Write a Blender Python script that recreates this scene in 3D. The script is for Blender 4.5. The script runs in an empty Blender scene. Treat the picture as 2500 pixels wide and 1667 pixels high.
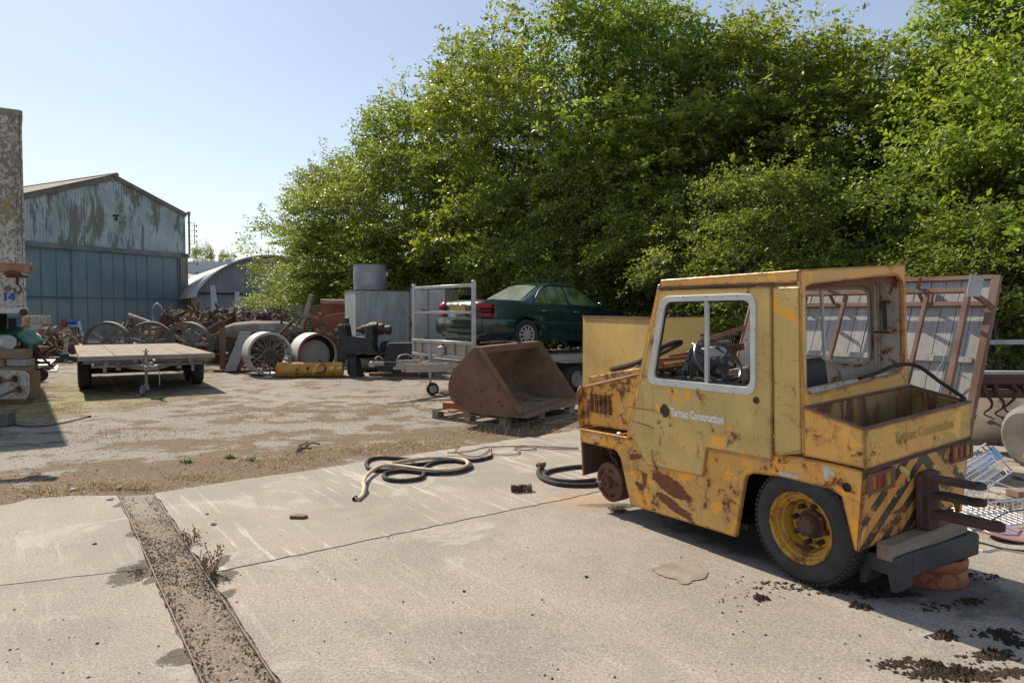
import bpy, bmesh, math, random
import numpy as np
from mathutils import Vector, Matrix, Euler
from mathutils.geometry import tessellate_polygon
R=math.radians; PI=math.pi
S=bpy.context.scene; COL=S.collection
rnd=random.Random(7)

# ---------------------------------------------------------------- camera, world, sun, exposure
CH=1.6; PITCH=math.atan(68.5/1800)
cam=bpy.data.cameras.new('camera'); camo=bpy.data.objects.new('camera',cam); COL.objects.link(camo)
cam.sensor_width=36; cam.lens=1800/2500*36; cam.clip_end=2000; cam.clip_start=.05
camo.location=(0,0,CH); camo.rotation_euler=(PI/2-PITCH,0,0); S.camera=camo
SUN_AZ=37; SUN_EL=42                      # degrees left of the view direction, and above the horizon
w=bpy.data.worlds.new('World'); S.world=w; w.use_nodes=True
wn=w.node_tree.nodes; wl=w.node_tree.links
sky=wn.new('ShaderNodeTexSky'); sky.sky_type='NISHITA'; sky.sun_disc=False
sky.sun_elevation=R(SUN_EL); sky.sun_rotation=R(-SUN_AZ)
sky.air_density=1.0; sky.dust_density=.6; sky.ozone_density=1.0
tc_=wn.new('ShaderNodeTexCoord'); sx_=wn.new('ShaderNodeSeparateXYZ'); wl.new(tc_.outputs['Generated'],sx_.inputs[0])
mr_=wn.new('ShaderNodeMapRange'); mr_.interpolation_type='SMOOTHSTEP'; wl.new(sx_.outputs[2],mr_.inputs[0]); mr_.inputs[1].default_value=-.02; mr_.inputs[2].default_value=.42
hz_=wn.new('ShaderNodeMix'); hz_.data_type='RGBA'; wl.new(mr_.outputs[0],hz_.inputs[0]); hz_.inputs[6].default_value=(.66,.72,.74,1); hz_.inputs[7].default_value=(.40,.47,.60,1)
bg2_=wn.new('ShaderNodeBackground'); wl.new(hz_.outputs[2],bg2_.inputs[0]); bg2_.inputs[1].default_value=.39      # thin even haze over the physical sky
ad_=wn.new('ShaderNodeAddShader'); wl.new(sky.outputs[0],wn['Background'].inputs[0]); wn['Background'].inputs[1].default_value=.055
wl.new(wn['Background'].outputs[0],ad_.inputs[0]); wl.new(bg2_.outputs[0],ad_.inputs[1]); wl.new(ad_.outputs[0],wn['World Output'].inputs[0])
sl=bpy.data.lights.new('sun','SUN'); sl.energy=4.7; sl.angle=R(.5); sl.color=(1,.90,.74)
so=bpy.data.objects.new('sun',sl); COL.objects.link(so)
sd=Vector((-math.sin(R(SUN_AZ))*math.cos(R(SUN_EL)),math.cos(R(SUN_AZ))*math.cos(R(SUN_EL)),math.sin(R(SUN_EL))))
so.rotation_euler=sd.to_track_quat('Z','Y').to_euler(); so.location=sd*50
S.view_settings.view_transform='Standard'; S.view_settings.look='None'; S.view_settings.gamma=1
S.view_settings.exposure=.50
S.render.engine='CYCLES'; S.cycles.max_bounces=8; S.cycles.transparent_max_bounces=8
S.cycles.diffuse_bounces=3

# ---------------------------------------------------------------- helpers
def ray(px,py):
    a=(px-1250)/1800; b=-(py-833.5)/1800
    return Vector((a,math.cos(PITCH)+b*math.sin(PITCH),-math.sin(PITCH)+b*math.cos(PITCH)))
def gp(px,py,z=0):
    r=ray(px,py); return Vector((0,0,CH))+r*((z-CH)/r.z)
def at(px,py,Y):
    r=ray(px,py); return Vector((0,0,CH))+r*(Y/r.y)
V=Vector
def tag(o,label=None,cat=None,group=None,kind=None):
    if label: o['label']=label
    if cat: o['category']=cat
    if group: o['group']=group
    if kind: o['kind']=kind
    return o
def empty(name,loc,rz=0,label=None,cat=None,group=None,rot=None):
    o=bpy.data.objects.new(name,None); COL.objects.link(o); o.location=loc; o.empty_display_size=.2
    o.rotation_euler=rot if rot else (0,0,rz)
    return tag(o,label,cat,group)
def frame_of(d):                                    # quaternion with local Z along d
    return V(d).normalized().to_track_quat('Z','Y')
class MB:
    def __init__(s): s.v=[]; s.f=[]
    def add(s,vs,fs):
        n=len(s.v); s.v+= [tuple(v) for v in vs]; s.f+=[tuple(i+n for i in f) for f in fs]; return s
    def box(s,c,d,rot=None):
        c=V(c); h=V(d)/2; q=Euler(rot).to_matrix() if rot else Matrix.Identity(3)
        vs=[c+q@V((x*h.x,y*h.y,z*h.z)) for x in(-1,1) for y in(-1,1) for z in(-1,1)]
        return s.add(vs,[(0,1,3,2),(4,6,7,5),(0,4,5,1),(2,3,7,6),(0,2,6,4),(1,5,7,3)])
    def beam(s,a,b,w,h,up=(0,0,1)):
        a=V(a);b=V(b); d=(b-a).normalized(); x=d.cross(V(up))
        if x.length<1e-4: x=d.cross(V((1,0,0)))
        x.normalize(); y=x.cross(d); vs=[p+x*i*w/2+y*j*h/2 for p in(a,b) for i,j in((-1,-1),(1,-1),(1,1),(-1,1))]
        return s.add(vs,[(3,2,1,0),(4,5,6,7),(0,1,5,4),(1,2,6,5),(2,3,7,6),(3,0,4,7)])
    def lathe(s,prof,o=(0,0,0),axis=(0,0,1),n=24,a0=0,a1=2*PI,close=False,cap=True):   # prof: (radius, height)
        q=frame_of(axis); o=V(o); full=abs(a1-a0-2*PI)<1e-4; m=n if full else n+1
        vs=[o+q@V((r*math.cos(a0+(a1-a0)*k/n),r*math.sin(a0+(a1-a0)*k/n),h)) for r,h in prof for k in range(m)]
        fs=[]; P=len(prof)
        for i in range(P if close else P-1):
            i2=(i+1)%P
            for k in range(n):
                k2=(k+1)%m; fs.append((i*m+k,i*m+k2,i2*m+k2,i2*m+k))
        if not close and full and cap:
            if prof[0][0]>1e-4: fs.append(tuple(range(m-1,-1,-1)))
            if prof[-1][0]>1e-4: fs.append(tuple((P-1)*m+k for k in range(m)))
        return s.add(vs,fs)
    def cyl(s,a,b,r,r2=None,n=16):
        a=V(a);b=V(b); L=(b-a).length
        return s.lathe([(r,0),(r if r2 is None else r2,L)],a,b-a,n)
    def tube(s,pts,r,n=8,closed=False,sub=0):
        pts=[V(p) for p in pts]
        if sub: pts=smooth(pts,sub,closed)
        m=len(pts); vs=[];fs=[]; up=V((0,0,1)); prev=None
        for i,p in enumerate(pts):
            if closed: d=pts[(i+1)%m]-pts[i-1]
            else: d=pts[min(i+1,m-1)]-pts[max(i-1,0)]
            d.normalize()
            if prev is None:
                x=d.cross(up)
                if x.length<.05: x=d.cross(V((1,0,0)))
            else: x=prev-d*prev.dot(d)
            x.normalize(); prev=x; y=d.cross(x)
            rr=r(i/(m-1)) if callable(r) else r
            vs+=[p+x*math.cos(2*PI*k/n)*rr+y*math.sin(2*PI*k/n)*rr for k in range(n)]
        for i in range(m if closed else m-1):
            j=(i+1)%m
            for k in range(n): fs.append((i*n+k,i*n+(k+1)%n,j*n+(k+1)%n,j*n+k))
        if not closed: fs+=[tuple(range(n-1,-1,-1)),tuple((m-1)*n+k for k in range(n))]
        return s.add(vs,fs)
    def plate(s,outer,holes=(),o=(0,0,0),u=(1,0,0),v=(0,0,1),t=.01):   # extruded along u x v
        o=V(o);u=V(u);v=V(v); nrm=u.cross(v).normalized()*t
        loops=[outer]+list(holes); flat=[p for l in loops for p in l]
        tris=tessellate_polygon([[V((p[0],p[1],0)) for p in l] for l in loops])
        n=len(flat); vs=[o+u*p[0]+v*p[1] for p in flat]; vs+=[p+nrm for p in vs]
        fs=[]
        for a,b,c in tris:
            A,B,Cc=flat[a],flat[b],flat[c]
            cr=(B[0]-A[0])*(Cc[1]-A[1])-(B[1]-A[1])*(Cc[0]-A[0])
            if cr<0: b,c=c,b
            fs.append((a+n,b+n,c+n)); fs.append((c,b,a))
        k=0
        for l in loops:
            m=len(l)
            ar=sum(l[i][0]*l[(i+1)%m][1]-l[(i+1)%m][0]*l[i][1] for i in range(m))
            ccw=(ar>0) if l is outer else (ar<0)
            for i in range(m):
                a=k+i;b=k+(i+1)%m
                fs.append((a,b,b+n,a+n) if ccw else (b,a,a+n,b+n))
            k+=m
        return s.add(vs,fs)
    def quad(s,*p): return s.add(p,[tuple(range(len(p)))])
    def xf(s,M): s.v=[tuple(M@V(p)) for p in s.v]; return s
    def build(s,name,mat,parent=None,loc=None,rot=None,bevel=0,smooth=35,label=None,cat=None,group=None,kind=None):
        me=bpy.data.meshes.new(name); me.from_pydata(s.v,[],s.f); me.update()
        if mat: me.materials.append(mat)
        if smooth:
            me.shade_smooth(); me.set_sharp_from_angle(angle=R(smooth))
        o=bpy.data.objects.new(name,me); COL.objects.link(o)
        if parent: o.parent=parent
        if loc is not None: o.location=loc
        if rot is not None: o.rotation_euler=rot
        if bevel:
            b=o.modifiers.new('bevel','BEVEL'); b.width=bevel; b.segments=1; b.limit_method='ANGLE'; b.angle_limit=R(40)
        return tag(o,label,cat,group,kind)
def smooth(pts,sub=4,closed=False):
    m=len(pts); out=[]
    for i in range(m if closed else m-1):
        g=(lambda k:pts[k%m]) if closed else (lambda k:pts[max(0,min(m-1,k))])
        p0,p1,p2,p3=g(i-1),g(i),g(i+1),g(i+2)
        for k in range(sub):
            t=k/sub; out.append(.5*((2*p1)+(p2-p0)*t+(2*p0-5*p1+4*p2-p3)*t*t+(3*p1-p0-3*p2+p3)*t**3))
    if not closed: out.append(pts[-1])
    return out
def rrect(x0,z0,x1,z1,r,n=4):
    out=[]
    for cx,cz,a in((x1-r,z0+r,-90),(x1-r,z1-r,0),(x0+r,z1-r,90),(x0+r,z0+r,180)):
        for k in range(n+1):
            t=R(a+90*k/n); out.append((cx+r*math.cos(t),cz+r*math.sin(t)))
    return out
def rpoly(pts,r,n=4):                                # round the corners of a polygon
    out=[];m=len(pts)
    for i in range(m):
        p=V(pts[i]).to_2d() if len(pts[i])>2 else V(pts[i]); a=V(pts[i-1]);b=V(pts[(i+1)%m])
        ri=r[i] if isinstance(r,(list,tuple)) else r
        if ri<=0: out.append(tuple(p)); continue
        pa=p+(a-p).normalized()*ri; pb=p+(b-p).normalized()*ri
        for k in range(n+1):
            t=k/n; q=pa*(1-t)**2+p*2*t*(1-t)+pb*t*t; out.append(tuple(q))
    return out
def circ(cx,cz,r,n=20): return [(cx+r*math.cos(2*PI*k/n),cz+r*math.sin(2*PI*k/n)) for k in range(n)]
def textmesh(name,s,size,mat,parent,M,extr=.002,off=0,squash=1,label=None):
    c=bpy.data.curves.new(name,'FONT'); c.body=s; c.size=size; c.extrude=extr; c.offset=off; c.resolution_u=3
    t=bpy.data.objects.new(name,c); COL.objects.link(t)
    dg=bpy.context.evaluated_depsgraph_get(); me=bpy.data.meshes.new_from_object(t.evaluated_get(dg))
    bpy.data.objects.remove(t); me.transform(M@Matrix.Diagonal((squash,1,1,1))); me.materials.clear(); me.materials.append(mat)
    o=bpy.data.objects.new(name,me); COL.objects.link(o); o.parent=parent; tag(o,label); return o
def copy_tree(o,parent=None):
    c=o.copy(); COL.objects.link(c)
    if parent: c.parent=parent
    for ch in list(o.children): copy_tree(ch,c)
    return c

# ---------------------------------------------------------------- materials
class NT:
    def __init__(s,name):
        s.m=bpy.data.materials.new(name); s.m.use_nodes=True; s.t=s.m.node_tree; s.n=s.t.nodes; s.l=s.t.links
        s.b=s.n['Principled BSDF']
        tc=s.n.new('ShaderNodeTexCoord'); oi=s.n.new('ShaderNodeObjectInfo')
        s.obj=tc.outputs['Object']; mu=s.math('MULTIPLY',oi.outputs['Random'],17.3)
        cb=s.n.new('ShaderNodeCombineXYZ'); [s.l.new(mu,cb.inputs[i]) for i in range(3)]
        s.co=s.vec('ADD',s.obj,cb.outputs[0])
    def inp(s,sock,val):
        if isinstance(val,bpy.types.NodeSocket): s.l.new(val,sock)
        elif isinstance(val,(tuple,list)) and len(val)==3 and sock.type=='RGBA': sock.default_value=(*val,1)
        else: sock.default_value=val
    def math(s,op,a,b=0,c=None,clamp=False):
        n=s.n.new('ShaderNodeMath'); n.operation=op; n.use_clamp=clamp; s.inp(n.inputs[0],a); s.inp(n.inputs[1],b)
        if c is not None: s.inp(n.inputs[2],c)
        return n.outputs[0]
    def vec(s,op,a,b):
        n=s.n.new('ShaderNodeVectorMath'); n.operation=op; s.inp(n.inputs[0],a); s.inp(n.inputs[1],b); return n.outputs[0]
    def noise(s,scale,det=6,rough=.6,co=None,stretch=None,dist=0):
        n=s.n.new('ShaderNodeTexNoise'); n.inputs['Scale'].default_value=scale; n.inputs['Detail'].default_value=det
        n.inputs['Roughness'].default_value=rough; n.inputs['Distortion'].default_value=dist
        c=co or s.co
        if stretch: c=s.vec('MULTIPLY',c,stretch)
        s.l.new(c,n.inputs['Vector']); return n.outputs['Fac']
    def vor(s,scale,feat='F1',co=None,out='Distance',stretch=None):
        n=s.n.new('ShaderNodeTexVoronoi'); n.feature=feat; n.inputs['Scale'].default_value=scale
        c=co or s.co
        if stretch: c=s.vec('MULTIPLY',c,stretch)
        s.l.new(c,n.inputs['Vector']); return n.outputs[out]
    def ramp(s,x,a,b):                        # smooth 0..1 between a and b
        n=s.n.new('ShaderNodeMapRange'); n.interpolation_type='SMOOTHSTEP'; s.inp(n.inputs[0],x)
        n.inputs[1].default_value=a; n.inputs[2].default_value=b; return n.outputs[0]
    def mix(s,f,a,b,bt='MIX'):
        n=s.n.new('ShaderNodeMix'); n.data_type='RGBA'; n.blend_type=bt; s.inp(n.inputs[0],f); s.inp(n.inputs[6],a); s.inp(n.inputs[7],b); return n.outputs[2]
    def fmix(s,f,a,b):
        n=s.n.new('ShaderNodeMix'); s.inp(n.inputs[0],f); s.inp(n.inputs[2],a); s.inp(n.inputs[3],b); return n.outputs[0]
    def sep(s,v):
        n=s.n.new('ShaderNodeSeparateXYZ'); s.l.new(v,n.inputs[0]); return n.outputs
    def out(s,col,rough=.7,metal=0,height=None,bump=.3,dist=.01,spec=None):
        s.inp(s.b.inputs['Base Color'],col); s.inp(s.b.inputs['Roughness'],rough); s.inp(s.b.inputs['Metallic'],metal)
        if spec is not None: s.b.inputs['Specular IOR Level'].default_value=spec
        if height is not None:
            b=s.n.new('ShaderNodeBump'); b.inputs['Strength'].default_value=bump; b.inputs['Distance'].default_value=dist
            s.l.new(height,b.inputs['Height']); s.l.new(b.outputs[0],s.b.inputs['Normal'])
        return s.m
def thr(a): return .5+(.5-a)*.42
def paint(name,base,base2=None,under=None,uamt=.15,us=5,rust=None,ramt=.2,rs=4,rstretch=None,rough=.55,edge=0,spots=(),bump=.4,stripes=False,vs=1.5):
    t=NT(name); base2=base2 or tuple(c*.8 for c in base)
    c=t.mix(t.ramp(t.noise(vs,5,.6),.38,.62),base,base2)
    c=t.mix(t.math('MULTIPLY',t.noise(35,4,.7),.22),c,(.05,.04,.03))
    h=t.noise(60,3,.6); ed=None
    if stripes:
        x,y,z=t.sep(t.obj)
        u=t.math('ADD',z,t.math('MULTIPLY',t.math('ABSOLUTE',t.math('ADD',y,.56)),.83))
        u=t.math('FRACT',t.math('DIVIDE',u,.155)); k=t.ramp(u,.48,.5)
        k=t.math('MULTIPLY',k,t.ramp(t.noise(9,6,.7),.43,.47))
        c=t.mix(k,c,(.035,.035,.03))
    if edge:
        bv=t.n.new('ShaderNodeBevel'); bv.samples=4; bv.inputs['Radius'].default_value=edge
        g=t.n.new('ShaderNodeNewGeometry'); d=t.n.new('ShaderNodeVectorMath'); d.operation='DOT_PRODUCT'
        t.l.new(bv.outputs[0],d.inputs[0]); t.l.new(g.outputs['Normal'],d.inputs[1])
        ed=t.ramp(d.outputs['Value'],.995,.85)
    drip=t.math('MULTIPLY',t.ramp(t.noise(1.0,6,.7,stretch=(22,22,1.6)),.52,.66),t.ramp(t.noise(2.2,4,.6),.44,.60))
    c=t.mix(t.math('MULTIPLY',drip,.40),c,(.30,.13,.045))
    c=t.mix(t.math('MULTIPLY',t.ramp(t.noise(.9,4,.6),.55,.40),.25),c,(.22,.16,.07))
    un=None
    if under:
        n=t.noise(us,7,.62,dist=.6); 
        if ed is not None: n=t.math('ADD',n,t.math('MULTIPLY',ed,.1))
        un=t.ramp(n,thr(uamt),thr(uamt)+.015); c=t.mix(un,c,under)
    if rust is None: rust=((.105,.038,.022),(.24,.085,.035))
    r=None
    if ramt>0 or spots:
        n=t.noise(rs,10,.74,stretch=rstretch,dist=.4)
        if ed is not None: n=t.math('ADD',n,t.math('MULTIPLY',ed,.30))
        for (sx,sz,rx,rz) in spots:
            x,y,z=t.sep(t.obj)
            dx=t.math('POWER',t.math('DIVIDE',t.math('SUBTRACT',x,sx),rx),2); dz=t.math('POWER',t.math('DIVIDE',t.math('SUBTRACT',z,t.math('ADD',sz,t.math('MULTIPLY',t.math('SUBTRACT',x,sx),.28))),rz),2)
            n=t.math('ADD',n,t.math('MULTIPLY',t.ramp(t.math('ADD',t.math('ADD',dx,dz),t.math('MULTIPLY',t.math('SUBTRACT',t.noise(9,6,.75,stretch=(.5,1,2.2)),.5),5.0)),1.6,.7),.34))
        r=t.ramp(n,thr(ramt),thr(ramt)+.03)
        r=t.math('MAXIMUM',r,t.math('MULTIPLY',t.ramp(t.noise(60,4,.75),.645,.66),t.ramp(t.noise(3,4,.6),.42,.55)))
        rc=t.mix(t.ramp(t.noise(22,6,.7),.35,.68),rust[0],rust[1]); c=t.mix(r,c,rc)
        st=t.ramp(n,thr(ramt)-.07,thr(ramt)); c=t.mix(t.math('MULTIPLY',st,.35),c,rust[1])
    ro=rough if r is None else t.fmix(r,rough,.92)
    hh=t.math('ADD',t.math('MULTIPLY',h,.25),t.math('MULTIPLY',t.noise(2.6,2,.4),3.0))
    if r is not None: hh=t.math('SUBTRACT',hh,t.math('MULTIPLY',r,t.math('SUBTRACT',1.2,t.noise(80,3,.7))))
    if un is not None: hh=t.math('SUBTRACT',hh,t.math('MULTIPLY',un,.5))
    return t.out(c,ro,0,hh,bump,.004)
def surf(name,c1,c2,scale=3,rough=.8,metal=0,bump=.3,bs=40,c3=None,a3=.2,s3=8,stretch=None,dist=.005,bstretch=None):
    t=NT(name); c=t.mix(t.ramp(t.noise(scale,7,.65,stretch=stretch),.36,.64),c1,c2)
    if c3: c=t.mix(t.ramp(t.noise(s3,8,.7,stretch=stretch),thr(a3),thr(a3)+.05),c,c3)
    c=t.mix(t.math('MULTIPLY',t.noise(bs*1.3,3,.7,stretch=bstretch),.25),c,tuple(x*.25 for x in c1))
    return t.out(c,rough,metal,t.noise(bs,5,.7,stretch=bstretch or stretch),bump,dist)
RUST=surf('rust',(.13,.062,.040),(.23,.11,.065),3,.93,0,.5,45,(.055,.03,.025),.25,6)
RUSTP=surf('rust_pinkish',(.16,.085,.055),(.24,.14,.10),3,.9,0,.4,45,(.10,.045,.035),.2,6)
RUSTD=surf('rust_dark',(.065,.042,.035),(.13,.068,.05),4,.9,0,.5,45)
BUCK=surf('bucket_rust',(.15,.08,.05),(.23,.125,.078),2.2,.78,0,.45,55,(.085,.045,.03),.3,7)
BUCKIN=surf('bucket_inside',(.17,.11,.07),(.27,.19,.13),1.8,.85,0,.4,50,(.34,.30,.24),.3,3)
IRON=surf('black_iron',(.018,.019,.021),(.035,.036,.038),5,.55,0,.35,50,(.1,.06,.04),.1,4)
CIRON=surf('grey_iron',(.14,.14,.13),(.24,.235,.22),4,.75,0,.4,50,(.12,.07,.045),.25,7)
DARK=surf('dark_grime',(.012,.011,.010),(.03,.026,.022),5,.9,0,.4,40)
RUB=surf('tyre_rubber',(.022,.022,.023),(.042,.041,.040),5,.75,0,.35,70,(.09,.08,.065),.12,4)
RUBG=surf('grey_rubber',(.16,.15,.145),(.23,.22,.2),5,.9,0,.3,60)
HOSE=surf('black_hose',(.022,.020,.019),(.045,.042,.040),9,.85,0,.2,90)
WOODG=surf('grey_wood',(.3,.27,.25),(.42,.39,.36),2,.9,0,.5,60,(.13,.10,.08),.18,5,(14,14,1.2))
WOODX=surf('trailer_ply',(.29,.225,.165),(.20,.155,.115),1.2,.88,0,.5,40,(.12,.085,.06),.25,3,(6,.9,2))
WOODB=surf('beam_wood',(.24,.16,.09),(.33,.24,.15),2,.9,0,.5,50,(.1,.07,.05),.25,4,(1,9,9))
WOODP=surf('pallet_wood',(.25,.2,.145),(.34,.28,.21),2,.9,0,.5,60,(.12,.09,.07),.25,5)
GALV=surf('galvanised',(.36,.375,.37),(.50,.515,.51),5,.55,.3,.15,40,(.24,.23,.21),.28,9,(1.5,1.5,.25))
GALVD=surf('dull_zinc',(.33,.35,.37),(.45,.47,.48),3,.55,.3,.15,40,(.25,.13,.08),.05,6)
ALU=surf('aluminium_frame',(.46,.47,.48),(.60,.60,.60),5,.45,.5,.1,40)
BEIGE=surf('primer_beige',(.5,.43,.36),(.42,.35,.29),2.5,.75,0,.15,40,(.2,.12,.08),.12,5)
WHITE=surf('dirty_white',(.66,.65,.62),(.52,.51,.48),3,.7,0,.15,40,(.25,.17,.1),.1,7)
PLAS=surf('recycled_plastic',(.035,.036,.038),(.06,.062,.064),4,.6,0,.9,60,(.22,.22,.22),.09,45,dist=.01)
STONE=surf('rubble_stone',(.3,.26,.22),(.4,.35,.3),5,.95,0,.6,40)
CONCB=surf('concrete_block',(.36,.33,.29),(.46,.42,.38),4,.95,0,.5,50)
YEL=paint('yellow_paint',(.76,.49,.14),(.66,.44,.14),(.80,.46,.10),.15,6,ramt=.12,rs=6)
KH=dict(base=(.74,.52,.18),base2=(.68,.46,.14),under=(.90,.42,.04))
TSIDE=paint('faded_khaki_paint',**KH,uamt=.22,us=4.2,ramt=.25,rs=6.5,edge=.026,rough=.42)
TSKIRT=paint('scuffed_yellow_paint',(.76,.45,.12),(.84,.40,.07),under=(.88,.40,.04),uamt=.42,us=5,ramt=.34,rs=7,edge=.03,rough=.45,
  spots=((1.02,.37,.17,.055),(1.0,.235,.14,.035),(1.36,.31,.05,.02)))
THOOD=paint('peeling_orange_paint',(.80,.46,.08),(.72,.33,.05),under=(.85,.50,.05),uamt=.3,us=7,ramt=.47,rs=7,edge=.03,rough=.5,bump=.8)
TREAR=paint('striped_orange_paint',(.84,.42,.09),(.74,.33,.07),under=(.62,.50,.18),uamt=.25,us=6,ramt=.36,rs=6.5,edge=.035,rough=.5,stripes=True)
TBOX=paint('orange_box_paint',(.84,.44,.09),(.72,.45,.12),under=(.84,.44,.10),uamt=.35,us=4,ramt=.30,rs=6,edge=.03,rough=.45)
TCAB=paint('cab_orange_paint',(.88,.41,.085),(.74,.42,.12),under=(.86,.46,.06),uamt=.3,us=4,ramt=.26,rs=6,edge=.025,rough=.42)
TIN=paint('cab_inner_white',(.56,.55,.50),(.45,.44,.40),under=(.5,.38,.18),uamt=.2,us=4,ramt=.33,rs=7,edge=.015,rough=.5)
RIM=paint('rim_yellow',(.80,.46,.03),(.62,.36,.03),under=(.85,.50,.05),uamt=.2,us=5,ramt=.38,rs=9,edge=.02,rough=.45)
ORANGE=paint('orange_rust_paint',(.50,.11,.03),(.36,.08,.03),ramt=.48,rs=9,rough=.6)
def flat(name,c,rough=.6,metal=0,var=.75): return surf(name,c,tuple(x*var for x in c),5,rough,metal,.12,60)
def glass(name,c,rough=.06):
    t=NT(name); return t.out(c,rough,0,None,spec=.8)
# ---------------------------------------------------------------- ground
def m_ground():
    t=NT('yard_surface'); co=t.obj
    big=t.noise(.35,5,.6,co=co); n2=t.noise(1.6,7,.68,co=co); fine=t.noise(48,4,.8,co=co)
    c=t.mix(t.ramp(big,.4,.6),(.205,.175,.142),(.148,.13,.11))
    c=t.mix(t.ramp(fine,.35,.68),c,t.mix(.55,c,(.40,.35,.29)))
    c=t.mix(t.ramp(t.noise(70,2,.6,co=co),.62,.70),c,(.55,.51,.46))
    c=t.mix(t.ramp(t.noise(55,3,.7,co=co),.42,.34),c,(.10,.085,.07))
    x,y,z=t.sep(co)
    # mossy dirt band in front of the slabs and by the trailer shadow
    band=t.math('SUBTRACT',t.math('ADD',y,t.math('MULTIPLY',x,-.87)),9.25)
    band=t.ramp(t.math('ABSOLUTE',t.math('ADD',band,-.55)),1.9,.1)
    left=t.ramp(t.math('ADD',t.math('ABSOLUTE',t.math('ADD',x,8.6)),t.math('MULTIPLY',t.math('ABSOLUTE',t.math('SUBTRACT',y,14)),.25)),3.4,1.2)
    mask=t.math('ADD',n2,t.math('ADD',t.math('MULTIPLY',band,.14),t.math('MULTIPLY',left,.10)))
    pm=None
    for (cx,cy,rx,ry) in ((-5.9,13.4,1.3,.8),(-3.1,12.2,2.3,1.3),(-1.9,9.9,1.6,.7),(-3.7,7.5,1.7,.6),(-4.6,7.1,1.5,.7),(-3.2,8.9,1.7,.8),(-8.2,11.5,1.6,2.6),(-1.2,11.9,1.2,.5)):
        d=t.ramp(t.math('ADD',t.math('POWER',t.math('DIVIDE',t.math('SUBTRACT',x,cx),rx),2),t.math('POWER',t.math('DIVIDE',t.math('SUBTRACT',y,cy),ry),2)),1.6,.1)
        pm=d if pm is None else t.math('MAXIMUM',pm,d)
    mask=t.math('ADD',mask,t.math('MULTIPLY',pm,.075))
    mask=t.math('ADD',mask,t.math('MULTIPLY',t.math('SUBTRACT',t.noise(17,6,.85,co=co),.5),.28))
    moss=t.ramp(mask,.52,.59)
    mc=t.mix(t.ramp(t.noise(5,6,.7,co=co),.4,.6),(.16,.085,.028),(.10,.068,.024))
    mc=t.mix(t.ramp(t.noise(45,4,.8,co=co),.4,.62),t.mix(.45,mc,(.03,.025,.015)),t.mix(.3,mc,(.26,.15,.065)))
    mc=t.mix(t.math('MULTIPLY',left,t.ramp(t.noise(3,5,.6,co=co),.45,.55)),mc,(.23,.21,.07))
    c=t.mix(t.math('MULTIPLY',t.ramp(t.noise(3.2,7,.75,co=co),.53,.62),.5),c,(.13,.10,.07)); c=t.mix(t.math('MULTIPLY',moss,.92),c,mc)
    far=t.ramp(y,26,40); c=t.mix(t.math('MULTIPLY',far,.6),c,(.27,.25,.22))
    h=t.math('ADD',t.math('MULTIPLY',fine,.7),t.math('ADD',t.math('MULTIPLY',t.noise(8,5,.7,co=co),.8),t.math('MULTIPLY',moss,t.noise(60,3,.8,co=co))))
    return t.out(c,.95,0,h,.6,.008)
MB().quad((-600,-60,0),(600,-60,0),(600,1200,0),(-600,1200,0)).build('ground',m_ground(),kind='structure',smooth=0)
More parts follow.
